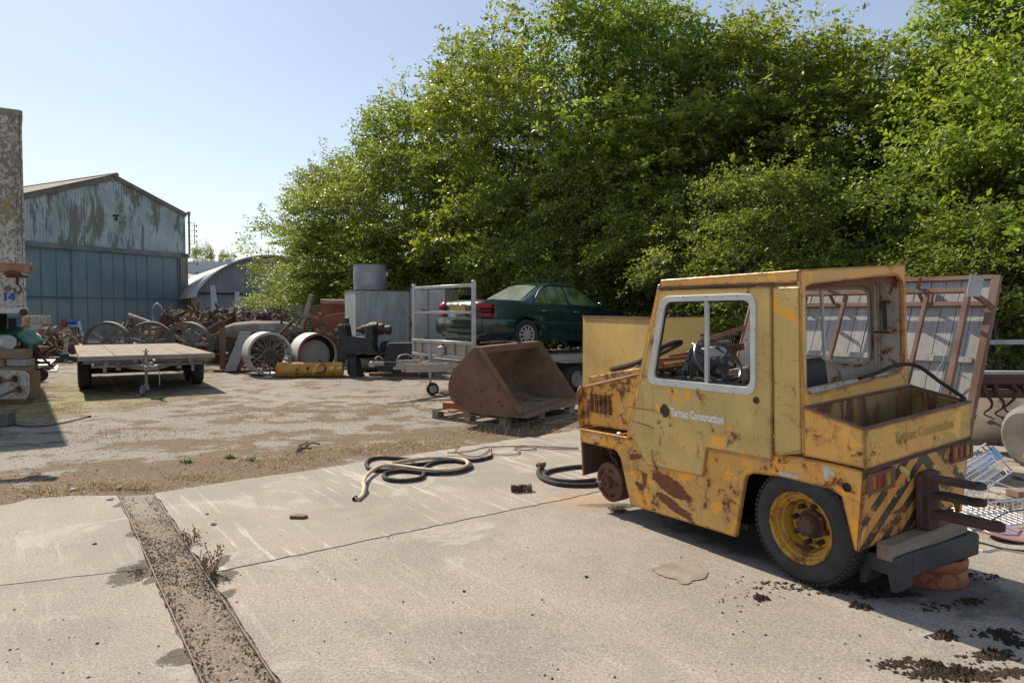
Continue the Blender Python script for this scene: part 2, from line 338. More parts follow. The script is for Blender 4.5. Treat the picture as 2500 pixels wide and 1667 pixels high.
def m_slab(name,dx,streak=.25):
    t=NT(name); co=t.vec('ADD',t.obj,(dx,dx*2,0))
    big=t.noise(.9,6,.6,co=co); fine=t.noise(70,4,.85,co=co)
    c=t.mix(t.ramp(big,.38,.62),(.335,.288,.235),(.26,.226,.187))
    # brushed / scraped streaks running towards the yard
    X,Y,Z=t.sep(co); al=t.math('SUBTRACT',t.math('MULTIPLY',X,.56),t.math('MULTIPLY',Y,.83)); ac=t.math('ADD',t.math('MULTIPLY',X,.83),t.math('MULTIPLY',Y,.56))
    cb=t.n.new('ShaderNodeCombineXYZ'); t.inp(cb.inputs[0],t.math('MULTIPLY',al,.8)); t.inp(cb.inputs[1],t.math('MULTIPLY',ac,13))
    sc=t.noise(1.0,5,.65,co=cb.outputs[0]); k=t.math('MULTIPLY',t.ramp(t.noise(.8,4,.5,co=co),.40,.56),streak)
    c=t.mix(t.math('MULTIPLY',t.math('MULTIPLY',t.ramp(sc,.54,.62),k),.5),c,(.68,.62,.54))
    c=t.mix(t.math('MULTIPLY',t.ramp(fine,.50,.40),.72),c,(.13,.105,.08))
    c=t.mix(t.math('MULTIPLY',t.ramp(fine,.56,.66),.5),c,(.62,.56,.48))
    # hairline cracks
    cr=t.vor(.45,'DISTANCE_TO_EDGE',co=t.vec('ADD',co,t.noise(1.3,4,.6,co=co)))
    c=t.mix(t.math('MULTIPLY',t.ramp(cr,.003,.0005),.15),c,(.60,.54,.46))
    c=t.mix(t.math('MULTIPLY',t.ramp(t.noise(2.2,8,.72,co=co),.62,.70),.55),c,(.22,.19,.15))
    st=t.noise(1.1,7,.7,co=t.vec('ADD',co,(3,5,0)),dist=.8); c=t.mix(t.math('MULTIPLY',t.ramp(st,.54,.66),.42),c,(.25,.215,.175)); c=t.mix(t.math('MULTIPLY',t.ramp(st,.44,.36),.35),c,(.50,.455,.395))
    x,y,z=t.sep(t.obj)
    # old oil stain below the parked tractor
    a=t.math('ADD',t.math('MULTIPLY',t.math('SUBTRACT',x,2.0),.527),t.math('MULTIPLY',t.math('SUBTRACT',y,5.0),-.85))
    b=t.math('ADD',t.math('MULTIPLY',t.math('SUBTRACT',x,2.0),.85),t.math('MULTIPLY',t.math('SUBTRACT',y,5.0),.527))
    d=t.math('ADD',t.math('POWER',t.math('DIVIDE',a,1.5),2),t.math('POWER',t.math('DIVIDE',b,.55),2))
    d=t.math('ADD',d,t.math('MULTIPLY',t.math('SUBTRACT',t.noise(4,6,.7,co=co),.5),2.2))
    c=t.mix(t.math('MULTIPLY',t.ramp(d,1.15,.6),.72),c,(.055,.05,.045))
    for (cx,cy,rx,ry) in ((-2.30,4.50,.14,.26),(-2.14,4.36,.05,.10),(-3.25,6.10,.05,.13),(-2.72,5.28,.06,.12),(-1.53,3.36,.10,.10),(-1.74,4.40,.07,.12),(-1.86,4.63,.05,.16),(-1.62,4.12,.05,.08),(.84,6.05,.30,.07)):
        d=t.math('ADD',t.math('POWER',t.math('DIVIDE',t.math('SUBTRACT',x,cx),rx),2),t.math('POWER',t.math('DIVIDE',t.math('SUBTRACT',y,cy),ry),2))
        d=t.math('ADD',d,t.math('MULTIPLY',t.math('SUBTRACT',t.noise(14,6,.8,co=co),.5),3.4))
        c=t.mix(t.math('MULTIPLY',t.ramp(d,1.1,.7),.95),c,t.mix(t.ramp(t.noise(60,3,.7,co=co),.4,.6),(.05,.043,.03),(.10,.085,.055)))
    # rust wash beside the front hub
    d2=t.math('ADD',t.math('POWER',t.math('DIVIDE',t.math('SUBTRACT',x,.62),.45),2),t.math('POWER',t.math('DIVIDE',t.math('SUBTRACT',y,6.2),.4),2))
    c=t.mix(t.math('MULTIPLY',t.ramp(t.math('ADD',d2,t.noise(5,4,.6,co=co)),1.3,.5),.35),c,(.42,.22,.10))
    h=t.math('ADD',t.math('MULTIPLY',fine,.5),t.math('MULTIPLY',t.noise(12,4,.6,co=co),.25))
    h=t.math('ADD',h,t.math('MULTIPLY',t.math('MULTIPLY',sc,k),.9))
    return t.out(c,.9,0,h,.12,.003)
ZS=.014
def ragged(a,b,n,amp,seed):
    r=random.Random(seed); a=V(a).to_2d();b=V(b).to_2d(); d=(b-a); nn=V((-d.y,d.x)).normalized(); out=[]
    for i in range(n):
        p=a+d*i/n
        if i: p+=nn*r.uniform(-amp,amp)+d/n*r.uniform(-.3,.3)
        out.append(tuple(p))
    return out
def P2(px,py): v=gp(px,py); return (v.x,v.y)
def ext(a,b,k): return (a[0]+(b[0]-a[0])*k,a[1]+(b[1]-a[1])*k)
A=P2(379,1207);B=P2(1413,1051); Bx=ext(A,B,3.2)
J0=ext(A,P2(680,1664),.607);J1=P2(1461,1203);Jx=ext(J0,J1,3.8)
D0=A; D1=P2(680,1664); Dx=ext(A,D1,2.2)
e=.010
def slab(name,pts,mat,z=ZS):
    return MB().plate(pts,t=z+.05,o=(0,0,-.05),u=(1,0,0),v=(0,1,0)).build(name,mat,kind='structure',smooth=0)
DJ=ext(D0,D1,.445)
up=ragged(A,J0,14,.012,1)+ragged(J0,J1,60,.011,2)+ragged(J1,Jx,30,.008,3)+[Jx]+ragged(Bx,B,20,.02,4)+ragged(B,A,40,.02,5)
slab('concrete_slab',up,m_slab('slab_a',0,1.0))
off=V((.008,-.015))
def o2(p): return (p[0]+off.x,p[1]+off.y)
r2=ragged(J0,J1,60,.011,2)+ragged(J1,Jx,30,.008,3)+[Jx]
lo=[o2(p) for p in r2]+[(Jx[0],-6),(3,-6)]+ragged(Dx,J0,40,.010,6)[::1]
slab('concrete_slab',lo,m_slab('slab_b',7),ZS-.002)
LA=P2(285,1213);LB=P2(385,1440);LC=P2(481,1664);LCx=ext(LB,LC,3)
LJ0=P2(0,1432);LJ1=ext(LA,LB,.85);LJx=ext(LJ1,LJ0,5)
LT=[P2(177,1213),P2(68,1223),P2(0,1240)]; LTx=ext(LT[1],LT[2],6)
slab('concrete_slab',ragged(LTx,LJx,3,.01,7)+ragged(LJx,LJ1,40,.008,8)+ragged(LJ1,LA,10,.012,9)+ragged(LA,LT[0],6,.02,10)+ragged(LT[0],LT[1],6,.02,11)+ragged(LT[1],LTx,20,.02,12),m_slab('slab_c',13))
q=[(p[0]-.004,p[1]-.014) for p in ragged(LJx,LJ1,40,.008,8)]
slab('concrete_slab',q+ragged(LJ1,LB,8,.01,13)+ragged(LB,LC,12,.01,14)+ragged(LC,LCx,12,.01,15)+[LCx,(-9,-6)],m_slab('slab_d',19),ZS-.001)
def m_drain():
    t=NT('pebbly_infill'); co=t.obj; v=t.vor(70,co=co); n=t.noise(2.6,7,.7,co=co)
    rc=t.vor(70,co=co,out='Color'); g=t.sep(rc)[0]
    c=t.mix(g,(.15,.11,.078),(.32,.255,.195)); c=t.mix(t.ramp(v,.40,.65),c,(.17,.13,.09))
    x,y,z=t.sep(t.obj)
    c=t.mix(t.math('MULTIPLY',t.ramp(n,.52,.62),.75),c,t.mix(t.ramp(t.noise(30,4,.8,co=co),.4,.6),(.075,.055,.03),(.15,.11,.055)))
    c=t.mix(t.math('MULTIPLY',t.ramp(y,5.4,6.1),.6),c,(.30,.26,.215))
    h=t.math('ADD',t.math('SUBTRACT',1,v),t.math('MULTIPLY',t.noise(50,3,.7,co=co),.4))
    return t.out(c,.95,0,h,.55,.008)
MB().plate([A,LA,LB,LCx,(Dx[0]+.3,Dx[1])]+[Dx],t=.054,o=(0,0,-.05),u=(1,0,0),v=(0,1,0)).build('drain_channel',m_drain(),kind='structure',smooth=0)
STEEL=surf('edging_steel',(.20,.16,.13),(.28,.24,.20),3,.8,.1,.3,40)
for nm,a,b in (('right',A,Dx),('left',LA,LCx)):
    dx=.02 if nm=='right' else -.02
    b_=MB()
    b_.beam((a[0]-dx,a[1],.012),(b[0]-dx,b[1],.012),.005,.014)
    b_.build('edging_strip',STEEL,label='thin rusty steel edging strip along the %s side of the pebbly drain channel'%nm,cat='edging',group='steel edgings of the drain channel')
# crumbled repair patch
pp=[P2(*p) for p in ((1590,1395),(1620,1381),(1665,1381),(1712,1388),(1729,1404),(1716,1419),(1688,1424),(1682,1431),(1664,1432),(1652,1421),(1622,1414),(1602,1405))]
pr=[]
for i in range(len(pp)): pr+=ragged(pp[i],pp[(i+1)%len(pp)],5,.008,30+i)
MB().plate(pr,t=.006,o=(0,0,ZS-.002),u=(1,0,0),v=(0,1,0)).build('repair_patch',surf('patch_mortar',(.24,.19,.14),(.32,.26,.20),6,.95,0,.5,50,(.5,.46,.4),.1,14),kind='structure',smooth=0)

# ---------------------------------------------------------------- scatter (stuff)
def scatter(name,mat,pts,size,label,flatten=.6,seed=3,jit=.35):
    rs=np.random.RandomState(seed); n=len(pts)
    base=np.array([(1,0,0),(-1,0,0),(0,1,0),(0,-1,0),(0,0,1),(0,0,-.3)],float)
    fc=np.array([(0,2,4),(2,1,4),(1,3,4),(3,0,4),(2,0,5),(1,2,5),(3,1,5),(0,3,5)])
    v=[];f=[]
    for i,p in enumerate(pts):
        s=size*rs.uniform(.35,1.6); b=base*(1+rs.uniform(-jit,jit,(6,3))); a=rs.uniform(0,6.28); c,s_=math.cos(a),math.sin(a)
        b=b@np.array([[c,s_,0],[-s_,c,0],[0,0,1]]); b[:,2]*=flatten; v.append(b*s+np.array(p)); f.append(fc+6*i)
    me=bpy.data.meshes.new(name); me.from_pydata(np.concatenate(v).tolist(),[],np.concatenate(f).tolist()); me.materials.append(mat)
    o=bpy.data.objects.new(name,me); COL.objects.link(o); return tag(o,label,name.replace('_',' '),kind='stuff')
rr=random.Random(11)
def rp(x0,x1,y0,y1,n,z=.0): return [gp(rr.uniform(x0,x1),y0+(y1-y0)*rr.random(),z) for _ in range(n)]
def inslab(p):
    # yard side of the slab front edge?
    s=(B[0]-A[0])*(p.y-A[1])-(B[1]-A[1])*(p.x-A[0])
    return s<0
yard=[p for p in rp(0,1450,930,1240,5200) if not inslab(p) and p.y>6.5]+rp(0,1300,880,960,500)
scatter('gravel',surf('gravel_stone',(.45,.41,.36),(.30,.26,.22),8,.95,0,.2,60),yard,.008,'loose pale gravel lying over the yard in front of the concrete slabs')
scatter('dirt_crumbs',surf('crumb_brown',(.08,.055,.035),(.16,.11,.07),8,.95,0,.2,60),[p for p in rp(0,1450,980,1240,2200) if not inslab(p)],.009,'dark brown crumbs of earth and moss along the yard edge',seed=5)
dr=[]
for _ in range(420):
    k=rr.random(); s_=rr.uniform(.08,.92); l=ext(LA,LCx,k) ; r_=ext(A,Dx,k); dr.append((l[0]+(r_[0]-l[0])*s_,l[1]+(r_[1]-l[1])*s_,.006))
scatter('pebbles',surf('pebble',(.46,.39,.32),(.34,.28,.22),8,.9,0,.2,60),dr,.009,'small pebbles exposed in the drain channel between the slabs',seed=8)
MOSS=surf('moss',(.032,.02,.010),(.065,.038,.016),9,.98,0,.9,70,(.13,.065,.025),.18,30,dist=.01)
mp=[]
for (cx,cy,n,sp) in ((1930,1430,16,60),(2050,1440,26,45),(2140,1450,26,40),(2210,1450,14,30),(2350,1400,8,25),(2400,1410,8,40),(2290,1480,10,40),(2440,1545,14,45),(2300,1555,12,25),(2290,1640,60,60),(2200,1620,26,60),(2420,1600,22,60),(2380,1650,40,60),(2480,1640,30,40),(2110,1440,12,40),(2360,1470,6,30)):
    for _ in range(n*5): mp.append(gp(cx+rr.gauss(0,sp*.5)+(rr.choice((-1,0,1))*sp*.4),cy+rr.gauss(0,sp*.13),ZS))
scatter('moss_clumps',MOSS,mp,.010,'dark dried moss clumps on the shaded slab behind the yellow tractor',flatten=.45,seed=9,jit=.5)
mp=[]
for k,(x,y,s_) in enumerate(((2098,1480,.05),(2150,1450,.055),(2372,1467,.045),(2442,1546,.055),(2470,1568,.06),(1855,1460,.035),(2310,1552,.045),(2280,1625,.06),(2345,1642,.07),(2440,1600,.05))):
    p=gp(x,y,ZS); rs=random.Random(k); mp+=[p+V((rs.gauss(0,s_*.45),rs.gauss(0,s_*.4),0)) for _ in range(60)]
scatter('moss_cushions',MOSS,mp,.012,'round cushions of dark moss on the slab behind the tractor',flatten=1.1,seed=3,jit=.5)
# edges of the drain channel: moss
dm=[]
for cx,cy,sx,sy,n in ((338,1398,16,16,240),(1510,1243,16,7,700),(520,1412,7,12,500),(500,1375,6,14,400)):
    for _ in range(n): dm.append(tuple(gp(cx+rr.gauss(0,sx*.7),cy+rr.gauss(0,sy*.7),ZS)))
for _ in range(3600):
    k=rr.random()**.8*.62; side=rr.random()<.6; a=ext(A,Dx,k) if side else ext(LA,LCx,k); dm.append((a[0]+(rr.gauss(-.04,.05) if side else abs(rr.gauss(0,.05))),a[1]+rr.gauss(0,.03),.008))
for _ in range(1500):
    k=rr.uniform(.20,.36); s_=rr.random(); l=ext(LA,LCx,k) ; r_=ext(A,Dx,k); dm.append((l[0]+(r_[0]-l[0])*s_,l[1]+(r_[1]-l[1])*s_,.006))
scatter('moss_edging',surf('moss_olive',(.10,.075,.035),(.07,.05,.028),9,.98,0,.9,70,(.17,.14,.04),.2,20),dm,.0045,'olive and brown moss growing along both edges of the drain channel',seed=10,jit=.5)
scatter('grit',surf('dark_grit',(.05,.04,.03),(.18,.10,.06),20,.95,0,.2,60),[gp(rr.uniform(0,2500),1230+(1667-1230)*rr.random(),ZS) for _ in range(170)]+[gp(rr.gauss(1830,60),rr.gauss(1435,22),ZS) for _ in range(60)],.006,'scattered dark grit and rust flakes on the concrete',seed=12)
# dry grass blades
def blades(name,mat,pts,h,label,seed=1,wd=.003,lean=.6,kind='stuff',cat=None):
    rs=np.random.RandomState(seed); v=[];f=[]
    for i,p in enumerate(pts):
        p=np.array(p); a=rs.uniform(0,6.28); L=h*rs.uniform(.4,1.3); le=rs.uniform(.2,1)*lean*2
        d=np.array([math.cos(a)*le,math.sin(a)*le,1]); d/=np.linalg.norm(d); s=np.array([-math.sin(a),math.cos(a),0])*wd
        m=p+d*L*.55; t=m+(d+np.array([math.cos(a),math.sin(a),-.5])*.6*lean)*L*.5
        v+=[p-s,p+s,m+s*.8,m-s*.8,t]; n=5*i; f+=[(n,n+1,n+2,n+3),(n+3,n+2,n+4)]
    me=bpy.data.meshes.new(name); me.from_pydata([tuple(x) for x in v],[],f); me.materials.append(mat)
    o=bpy.data.objects.new(name,me); COL.objects.link(o)
    if kind: return tag(o,label,cat or name.replace('_',' '),kind=kind)
    return tag(o,label,cat)
STRAW=surf('straw',(.50,.34,.17),(.36,.23,.10),6,.9,0,0,40,(.6,.46,.28),.2,9)
gr=[]
for (cx,cy,sx,sy,n) in ((1000,1085,90,12,900),(900,1100,70,9,500),(640,1130,120,18,700),(480,1165,60,12,500),(330,1190,60,8,600),(120,1200,90,16,700),(250,1185,80,12,500),(760,1110,80,14,400),(1180,1055,90,8,500),(1290,1040,40,8,260),(1350,1055,50,5,200),(980,990,60,8,260),(1010,970,30,8,160),(130,1000,60,9,700),(60,1010,40,8,300),(760,945,70,6,260),(820,930,60,5,150),(530,905,30,8,120),(2480,1180,30,12,300),(2420,1240,50,14,260)):
    for _ in range(n):
        p=gp(rr.gauss(cx,sx*.6),rr.gauss(cy,sy*.6))
        if not inslab(p) or cx>2000: gr.append(p)
blades('dry_grass',STRAW,gr,.05,'straw coloured dry grass in patches on the yard',lean=1.1,wd=.0025)
GREEN=surf('weed_green',(.12,.22,.03),(.2,.32,.05),6,.7,0,0,40)
for k,(x,y,lb) in enumerate(((563,1118,'small bright green weed tuft, right of the other one and taller, in the dry moss'),(611,1124,'bright green weed tuft nearest the concrete edge'),(458,1129,'low yellowish green weed tuft, leftmost of the three in the yard'))):
    p=gp(x,y); rs=random.Random(k); blades('weed',GREEN,[p+V((rs.gauss(0,.035),rs.gauss(0,.03),0)) for _ in range(70)],.07,lb,seed=k,wd=.004,lean=.7,kind=None,cat='weed')
REDW=surf('dry_red_weed',(.22,.08,.03),(.32,.14,.05),6,.8,0,0,40)
for k,(x,y,h,lb) in enumerate(((520,1405,.20,'dried reddish brown weed standing at the end of the slab joint'),(470,1330,.12,'short reddish dried weed leaning over the steel edging of the channel'))):
    p=gp(x,y); b=MB(); rs=random.Random(k)
    for j in range(9):
        a=rs.uniform(0,6.28); q=p+V((rs.gauss(0,.02),rs.gauss(0,.02),0)); t_=q+V((math.cos(a)*.06,math.sin(a)*.06,h*rs.uniform(.6,1.1)))
        b.tube([q,(q+t_)/2+V((rs.gauss(0,.02),0,.02)),t_],.0022,4)
        for i in range(9):
            s_=rs.random(); c=q+(t_-q)*s_+V((rs.gauss(0,.014),rs.gauss(0,.014),rs.gauss(0,.01))); d=V((rs.gauss(0,1),rs.gauss(0,1),rs.gauss(0,1))).normalized()*.013; g=d.orthogonal().normalized()*.005
            b.quad(c-d,c+g,c+d,c-g)
    b.build('dried_weed',REDW,label=lb,cat='weed')
# tall dry grass by the pallet
p0=[gp(rr.gauss(1240,50),rr.gauss(1050,8)) for _ in range(260)]
blades('dry_grass',surf('pale_straw',(.38,.31,.22),(.27,.21,.14),6,.9,0,0,40),p0,.16,'wispy pale dry grass growing against the pallet corner',seed=6,wd=.0022,lean=.5)

# ---------------------------------------------------------------- hangar
CORR=paint('weathered_corrugated',(.46,.52,.52),(.40,.46,.46),under=(.17,.18,.14),uamt=.42,us=.55,ramt=.05,rs=2,rstretch=(1,1,.3),rough=.6,vs=.6)
def m_corr():
    t=NT('hangar_cladding'); c=t.mix(t.ramp(t.noise(.5,5,.6),.4,.6),(.40,.46,.465),(.31,.36,.365))
    n=t.noise(.9,8,.72,stretch=(1.3,1.3,.30),dist=.5); k=t.math('MULTIPLY',t.ramp(n,.475,.55),.9)
    c=t.mix(k,c,t.mix(t.ramp(t.noise(.8,5,.6),.4,.6),(.13,.145,.10),(.15,.13,.11)))
    c=t.mix(t.math('MULTIPLY',t.ramp(t.noise(1.1,5,.7,stretch=(2.5,2.5,.12)),.56,.66),.5),c,(.22,.24,.13))
    return t.out(c,.7,0,t.noise(30,3,.6),.2,.004)
HB=empty('hangar',(-24.95,56,0),R(180+61.4),'large gabled hangar of pale stained corrugated sheet with blue sliding doors','hangar'); HB.scale=(1,-1,1)
# local x runs from the right corner to the left, local y points away behind
def corr(outline_top,x0,x1,z0,per,amp,step,y=0):
    vs=[];fs=[];n=int((x1-x0)/step)
    for i in range(n+1):
        x=x0+(x1-x0)*i/n; yy=y+amp*math.sin(2*PI*x/per); vs+=[(x,yy,z0 if not callable(z0) else z0(x)),(x,yy,outline_top(x))]
        if i: fs.append((2*i-2,2*i,2*i+1,2*i-1))
    m=MB(); m.v=vs; m.f=fs; return m
top=lambda x: 11.1-abs(x-5.3)*(.345 if x<5.3 else .36)
corr(lambda x:top(x)-.12,-.33,12.2,6.1,.19,.035,.0475).build('gable_cladding',m_corr(),HB,smooth=60)
RF=surf('roof_edge',(.13,.11,.09),(.19,.16,.13),1.5,.9,0,.3,20,(.2,.19,.07),.3,2)
b=MB()
for a,c in (((5.3,top(5.3)),(-.35,top(-.35))),((5.3,top(5.3)),(12.4,top(12.4)))):
    b.beam((a[0],-.09,a[1]-.12),(c[0],-.09,c[1]-.12),.10,.30,up=(0,0,1))
b.build('barge_board',RF,HB)
b=MB()
for a,c in (((5.3,top(5.3)),(-.5,top(-.5))),((5.3,top(5.3)),(12.6,top(12.6)))):
    u=V((c[0]-a[0],0,c[1]-a[1])).normalized(); L=math.hypot(c[0]-a[0],c[1]-a[1])
    nn=V((0,1,0)); b.plate([(0,-.12),(L,-.12),(L,22),(0,22)],o=(a[0],0,a[1]+.06),u=u,v=nn,t=.05)
b.build('roof',RF,HB)
MB().cyl((5.3,-.28,top(5.3)+.02),(5.3,22,top(5.3)+.02),.17,n=14).build('ridge_cap',RF,HB)
MB().box((5.9,.0,5.95),(12.9,.30,.34)).build('lintel_beam',surf('lintel',(.13,.14,.14),(.2,.2,.19),1.2,.85,0,.4,20,(.3,.3,.3),.15,3),HB,bevel=.01)
def m_doors():
    t=NT('blue_door_paint'); c=t.mix(t.ramp(t.noise(.5,5,.6),.4,.62),(.12,.195,.225),(.175,.22,.22))
    x,y,z=t.sep(t.obj)
    c=t.mix(t.math('MULTIPLY',t.ramp(z,2.6,2.2),.6),c,(.25,.26,.235))
    c=t.mix(t.ramp(t.noise(2.4,9,.72),.655,.69),c,(.17,.10,.06))
    g=t.math('ABSOLUTE',t.math('SUBTRACT',z,2.62)); c=t.mix(t.math('MULTIPLY',t.ramp(t.math('ADD',g,t.math('MULTIPLY',t.noise(4,6,.7),.3)),.22,.10),.8),c,(.20,.12,.08))
    return t.out(c,.6,0,t.noise(1.5,4,.6),.25,.02)
BD=m_doors()
rl=[]; b=MB(); xs=[.45,2.15,3.75,5.6,7.4,9.2,11.0,12.9]
for i,(x0,x1,yy) in enumerate(((.35,2.85,.06),(2.87,4.6,.06),(4.62,6.3,.06),(6.32,8.3,.06),(8.32,10.2,.16),(10.22,13,.16))):
    d=MB().box(((x0+x1)/2,yy,2.9),(x1-x0,.05,5.75))
    d.box(((x0+x1)/2,yy-.035,2.62),(x1-x0,.03,.05))
    for xx in (x0+.03,(x0+x1)/2):
        d.box((xx,yy-.027,2.9),(.05,.012,5.7))
        for z in np.arange(.2,5.7,.22): d.box((xx,yy-.05,z),(.03,.02,.03))
        rl.append((xx,yy))
    d.build('sliding_door_panel',BD,HB,smooth=0)
b=MB()
for xx,yy in rl: b.beam((xx+.045,yy-.034,.1),(xx+.045,yy-.034,5.7),.035,.012)
b.box((6.3,.015,2.66),(12,.02,.05)); b.build('rust_seams',surf('seam_rust',(.15,.11,.085),(.11,.12,.12),1.5,.9,0,.3,20),HB)
MB().box((-.05,.1,3.05),(.62,.5,6.1)).box((.38,-.02,2.9),(.06,.1,5.8)).build('corner_pier',surf('pier',(.17,.17,.16),(.22,.21,.19),1,.9,0,.3,20),HB)
MB().plate([(0,0),(22,0),(22,9),(0,9)],o=(-.1,.0,0),u=(0,1,0),v=(0,0,1),t=.1).build('side_wall',RF,HB,smooth=0)
PIPE=surf('downpipe_grey',(.18,.17,.14),(.24,.22,.18),2,.8,0,.2,30)
MB().tube([(-.52,-.15,9.0),(-.52,-.15,6.2),(-.28,-.15,5.8),(-.28,-.15,3.3),(-.52,-.15,3.0),(-.52,-.15,.6),(-.2,-.15,0)],.075,8).cyl((-.52,-.15,9.0),(-.52,-.15,9.3),.09,.14).build('downpipe',PIPE,HB)
b=MB()
b.tube([(-.35,-.2,8.5),(-.95,-.2,8.5),(-.95,-.2,6.9),(-.35,-.2,6.9)],.03,6)
for z in (8.3,7.9,7.5,7.1,5.4,4.7): b.tube([(-.5 if z>6 else -.2,-.2,z),(-1.12,-.2,z)],.015,5); b.lathe([(.0,-.1),(.045,-.08),(.03,-.02),(.06,.02),(.03,.08),(0,.1)],(-1.15,-.2,z),(0,0,1),8)
b.build('insulator_bracket',DARK,HB)
MB().box((5.35,-.16,8.35),(.28,.3,.1)).cyl((5.35,-.22,8.3),(5.35,-.22,8.0),.04,.09).build('gable_lamp',DARK,HB)

# ---------------------------------------------------------------- round-roofed shed
QO=at(662,765,50); QB=empty('arched_shed',(QO.x,QO.y,0),math.atan2(-.5,.87)*-1,'low arched shed with grey corrugated front and curved silvery roof beside the hangar','shed')
def arc(x,w=4.7,zs=2.95,rise=2.5):
    r=(w*w+rise*rise)/(2*rise); return zs+rise-r+math.sqrt(max(0,r*r-x*x))
QF=surf('shed_cladding',(.17,.175,.19),(.25,.255,.27),.8,.6,.2,.2,20,(.4,.41,.43),.12,1.2,(1,1,.6))
corr(lambda x:arc(x),-4.65,4.65,2.9,.19,.03,.0475).build('front_cladding',QF,QB,smooth=60)
corr(lambda x:2.95,-4.65,4.65,0,.19,.03,.0475,y=.08).build('lower_wall',QF,QB,smooth=60)
MB().box((0,-.02,2.9),(9.3,.12,.1)).build('sill_rail',DARK,QB)
vs=[];fs=[];n=60
for i in range(n+1):
    x=-4.9+9.8*i/n; z=arc(min(max(x,-4.7),4.7))-(.3 if abs(x)>4.7 else 0)+.03
    for j,y in enumerate((-.35,7,14,21,28)): vs.append((x,y,z))
    if i:
        for j in range(4): fs.append(((i-1)*5+j,i*5+j,i*5+j+1,(i-1)*5+j+1))
def m_rib():
    t=NT('ribbed_roof'); x,y,z=t.sep(t.obj); wv=t.math('SINE',t.math('MULTIPLY',y,2*PI/.45))
    c=t.mix(t.ramp(wv,.6,.95),(.43,.42,.42),(.28,.27,.27)); c=t.mix(t.ramp(t.noise(.6,5,.6),.4,.6),c,t.mix(.5,c,(.38,.33,.29)))
    return t.out(c,.5,.3,wv,.6,.03)
m=MB(); m.v=vs; m.f=fs; o=m.build('curved_roof',m_rib(),QB,smooth=60)
so_=o.modifiers.new('s','SOLIDIFY'); so_.thickness=.06
MB().tube([(x,-.37,arc(x)+.03) for x in np.linspace(-4.7,4.7,40)],.05,5).build('roof_rim',GALVD,QB)
# far pale shed and its trees
fb=at(515,765,85)
MB().box((0,0,3.6),(9,10,7.2)).build('far_warehouse',flat('pale_cladding',(.62,.65,.70),.6,0,.95),loc=(fb.x,fb.y,0),label='distant pale flat warehouse wall showing above the arched shed roof',cat='warehouse')
fb=at(466,765,70)
b=MB(); b.plate([(-1.6,0),(1.8,0),(1.8,4.6),(.9,5.2),(-1.6,5.2)],t=4,u=(1,0,0),v=(0,0,1)); b.build('far_barn',flat('cream_cladding',(.5,.47,.36)),loc=(fb.x,fb.y,0),label='small cream coloured gable end between hangar and arched shed',cat='barn')
# ---------------------------------------------------------------- trees
def m_leaf(name,c1,c2,tr=.42):
    t=NT(name); a=t.n.new('ShaderNodeAttribute'); a.attribute_name='tint'; f=a.outputs['Fac']
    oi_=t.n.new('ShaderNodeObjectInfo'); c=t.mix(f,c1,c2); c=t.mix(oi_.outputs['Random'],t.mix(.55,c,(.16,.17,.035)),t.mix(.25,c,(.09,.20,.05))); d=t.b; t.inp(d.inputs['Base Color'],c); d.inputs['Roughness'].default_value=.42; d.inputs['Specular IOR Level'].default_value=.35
    tb=t.n.new('ShaderNodeBsdfTranslucent'); t.inp(tb.inputs[0],t.mix(1.0,c,(1.45,1.45,.6),'MULTIPLY'))
    mx=t.n.new('ShaderNodeMixShader'); mx.inputs[0].default_value=tr; t.l.new(d.outputs[0],mx.inputs[1]); t.l.new(tb.outputs[0],mx.inputs[2])
    o=[n for n in t.n if n.type=='OUTPUT_MATERIAL'][0]; t.l.new(mx.outputs[0],o.inputs[0]); return t.m
LEAF=m_leaf('leaf_green',(.10,.16,.03),(.42,.47,.11),.46)
LEAFD=m_leaf('leaf_dark',(.10,.15,.035),(.38,.42,.11),.45)
BARK=surf('bark',(.13,.11,.09),(.2,.175,.15),5,.95,0,.6,30)
def norm(a): return a/np.maximum(np.linalg.norm(a,axis=-1,keepdims=True),1e-6)
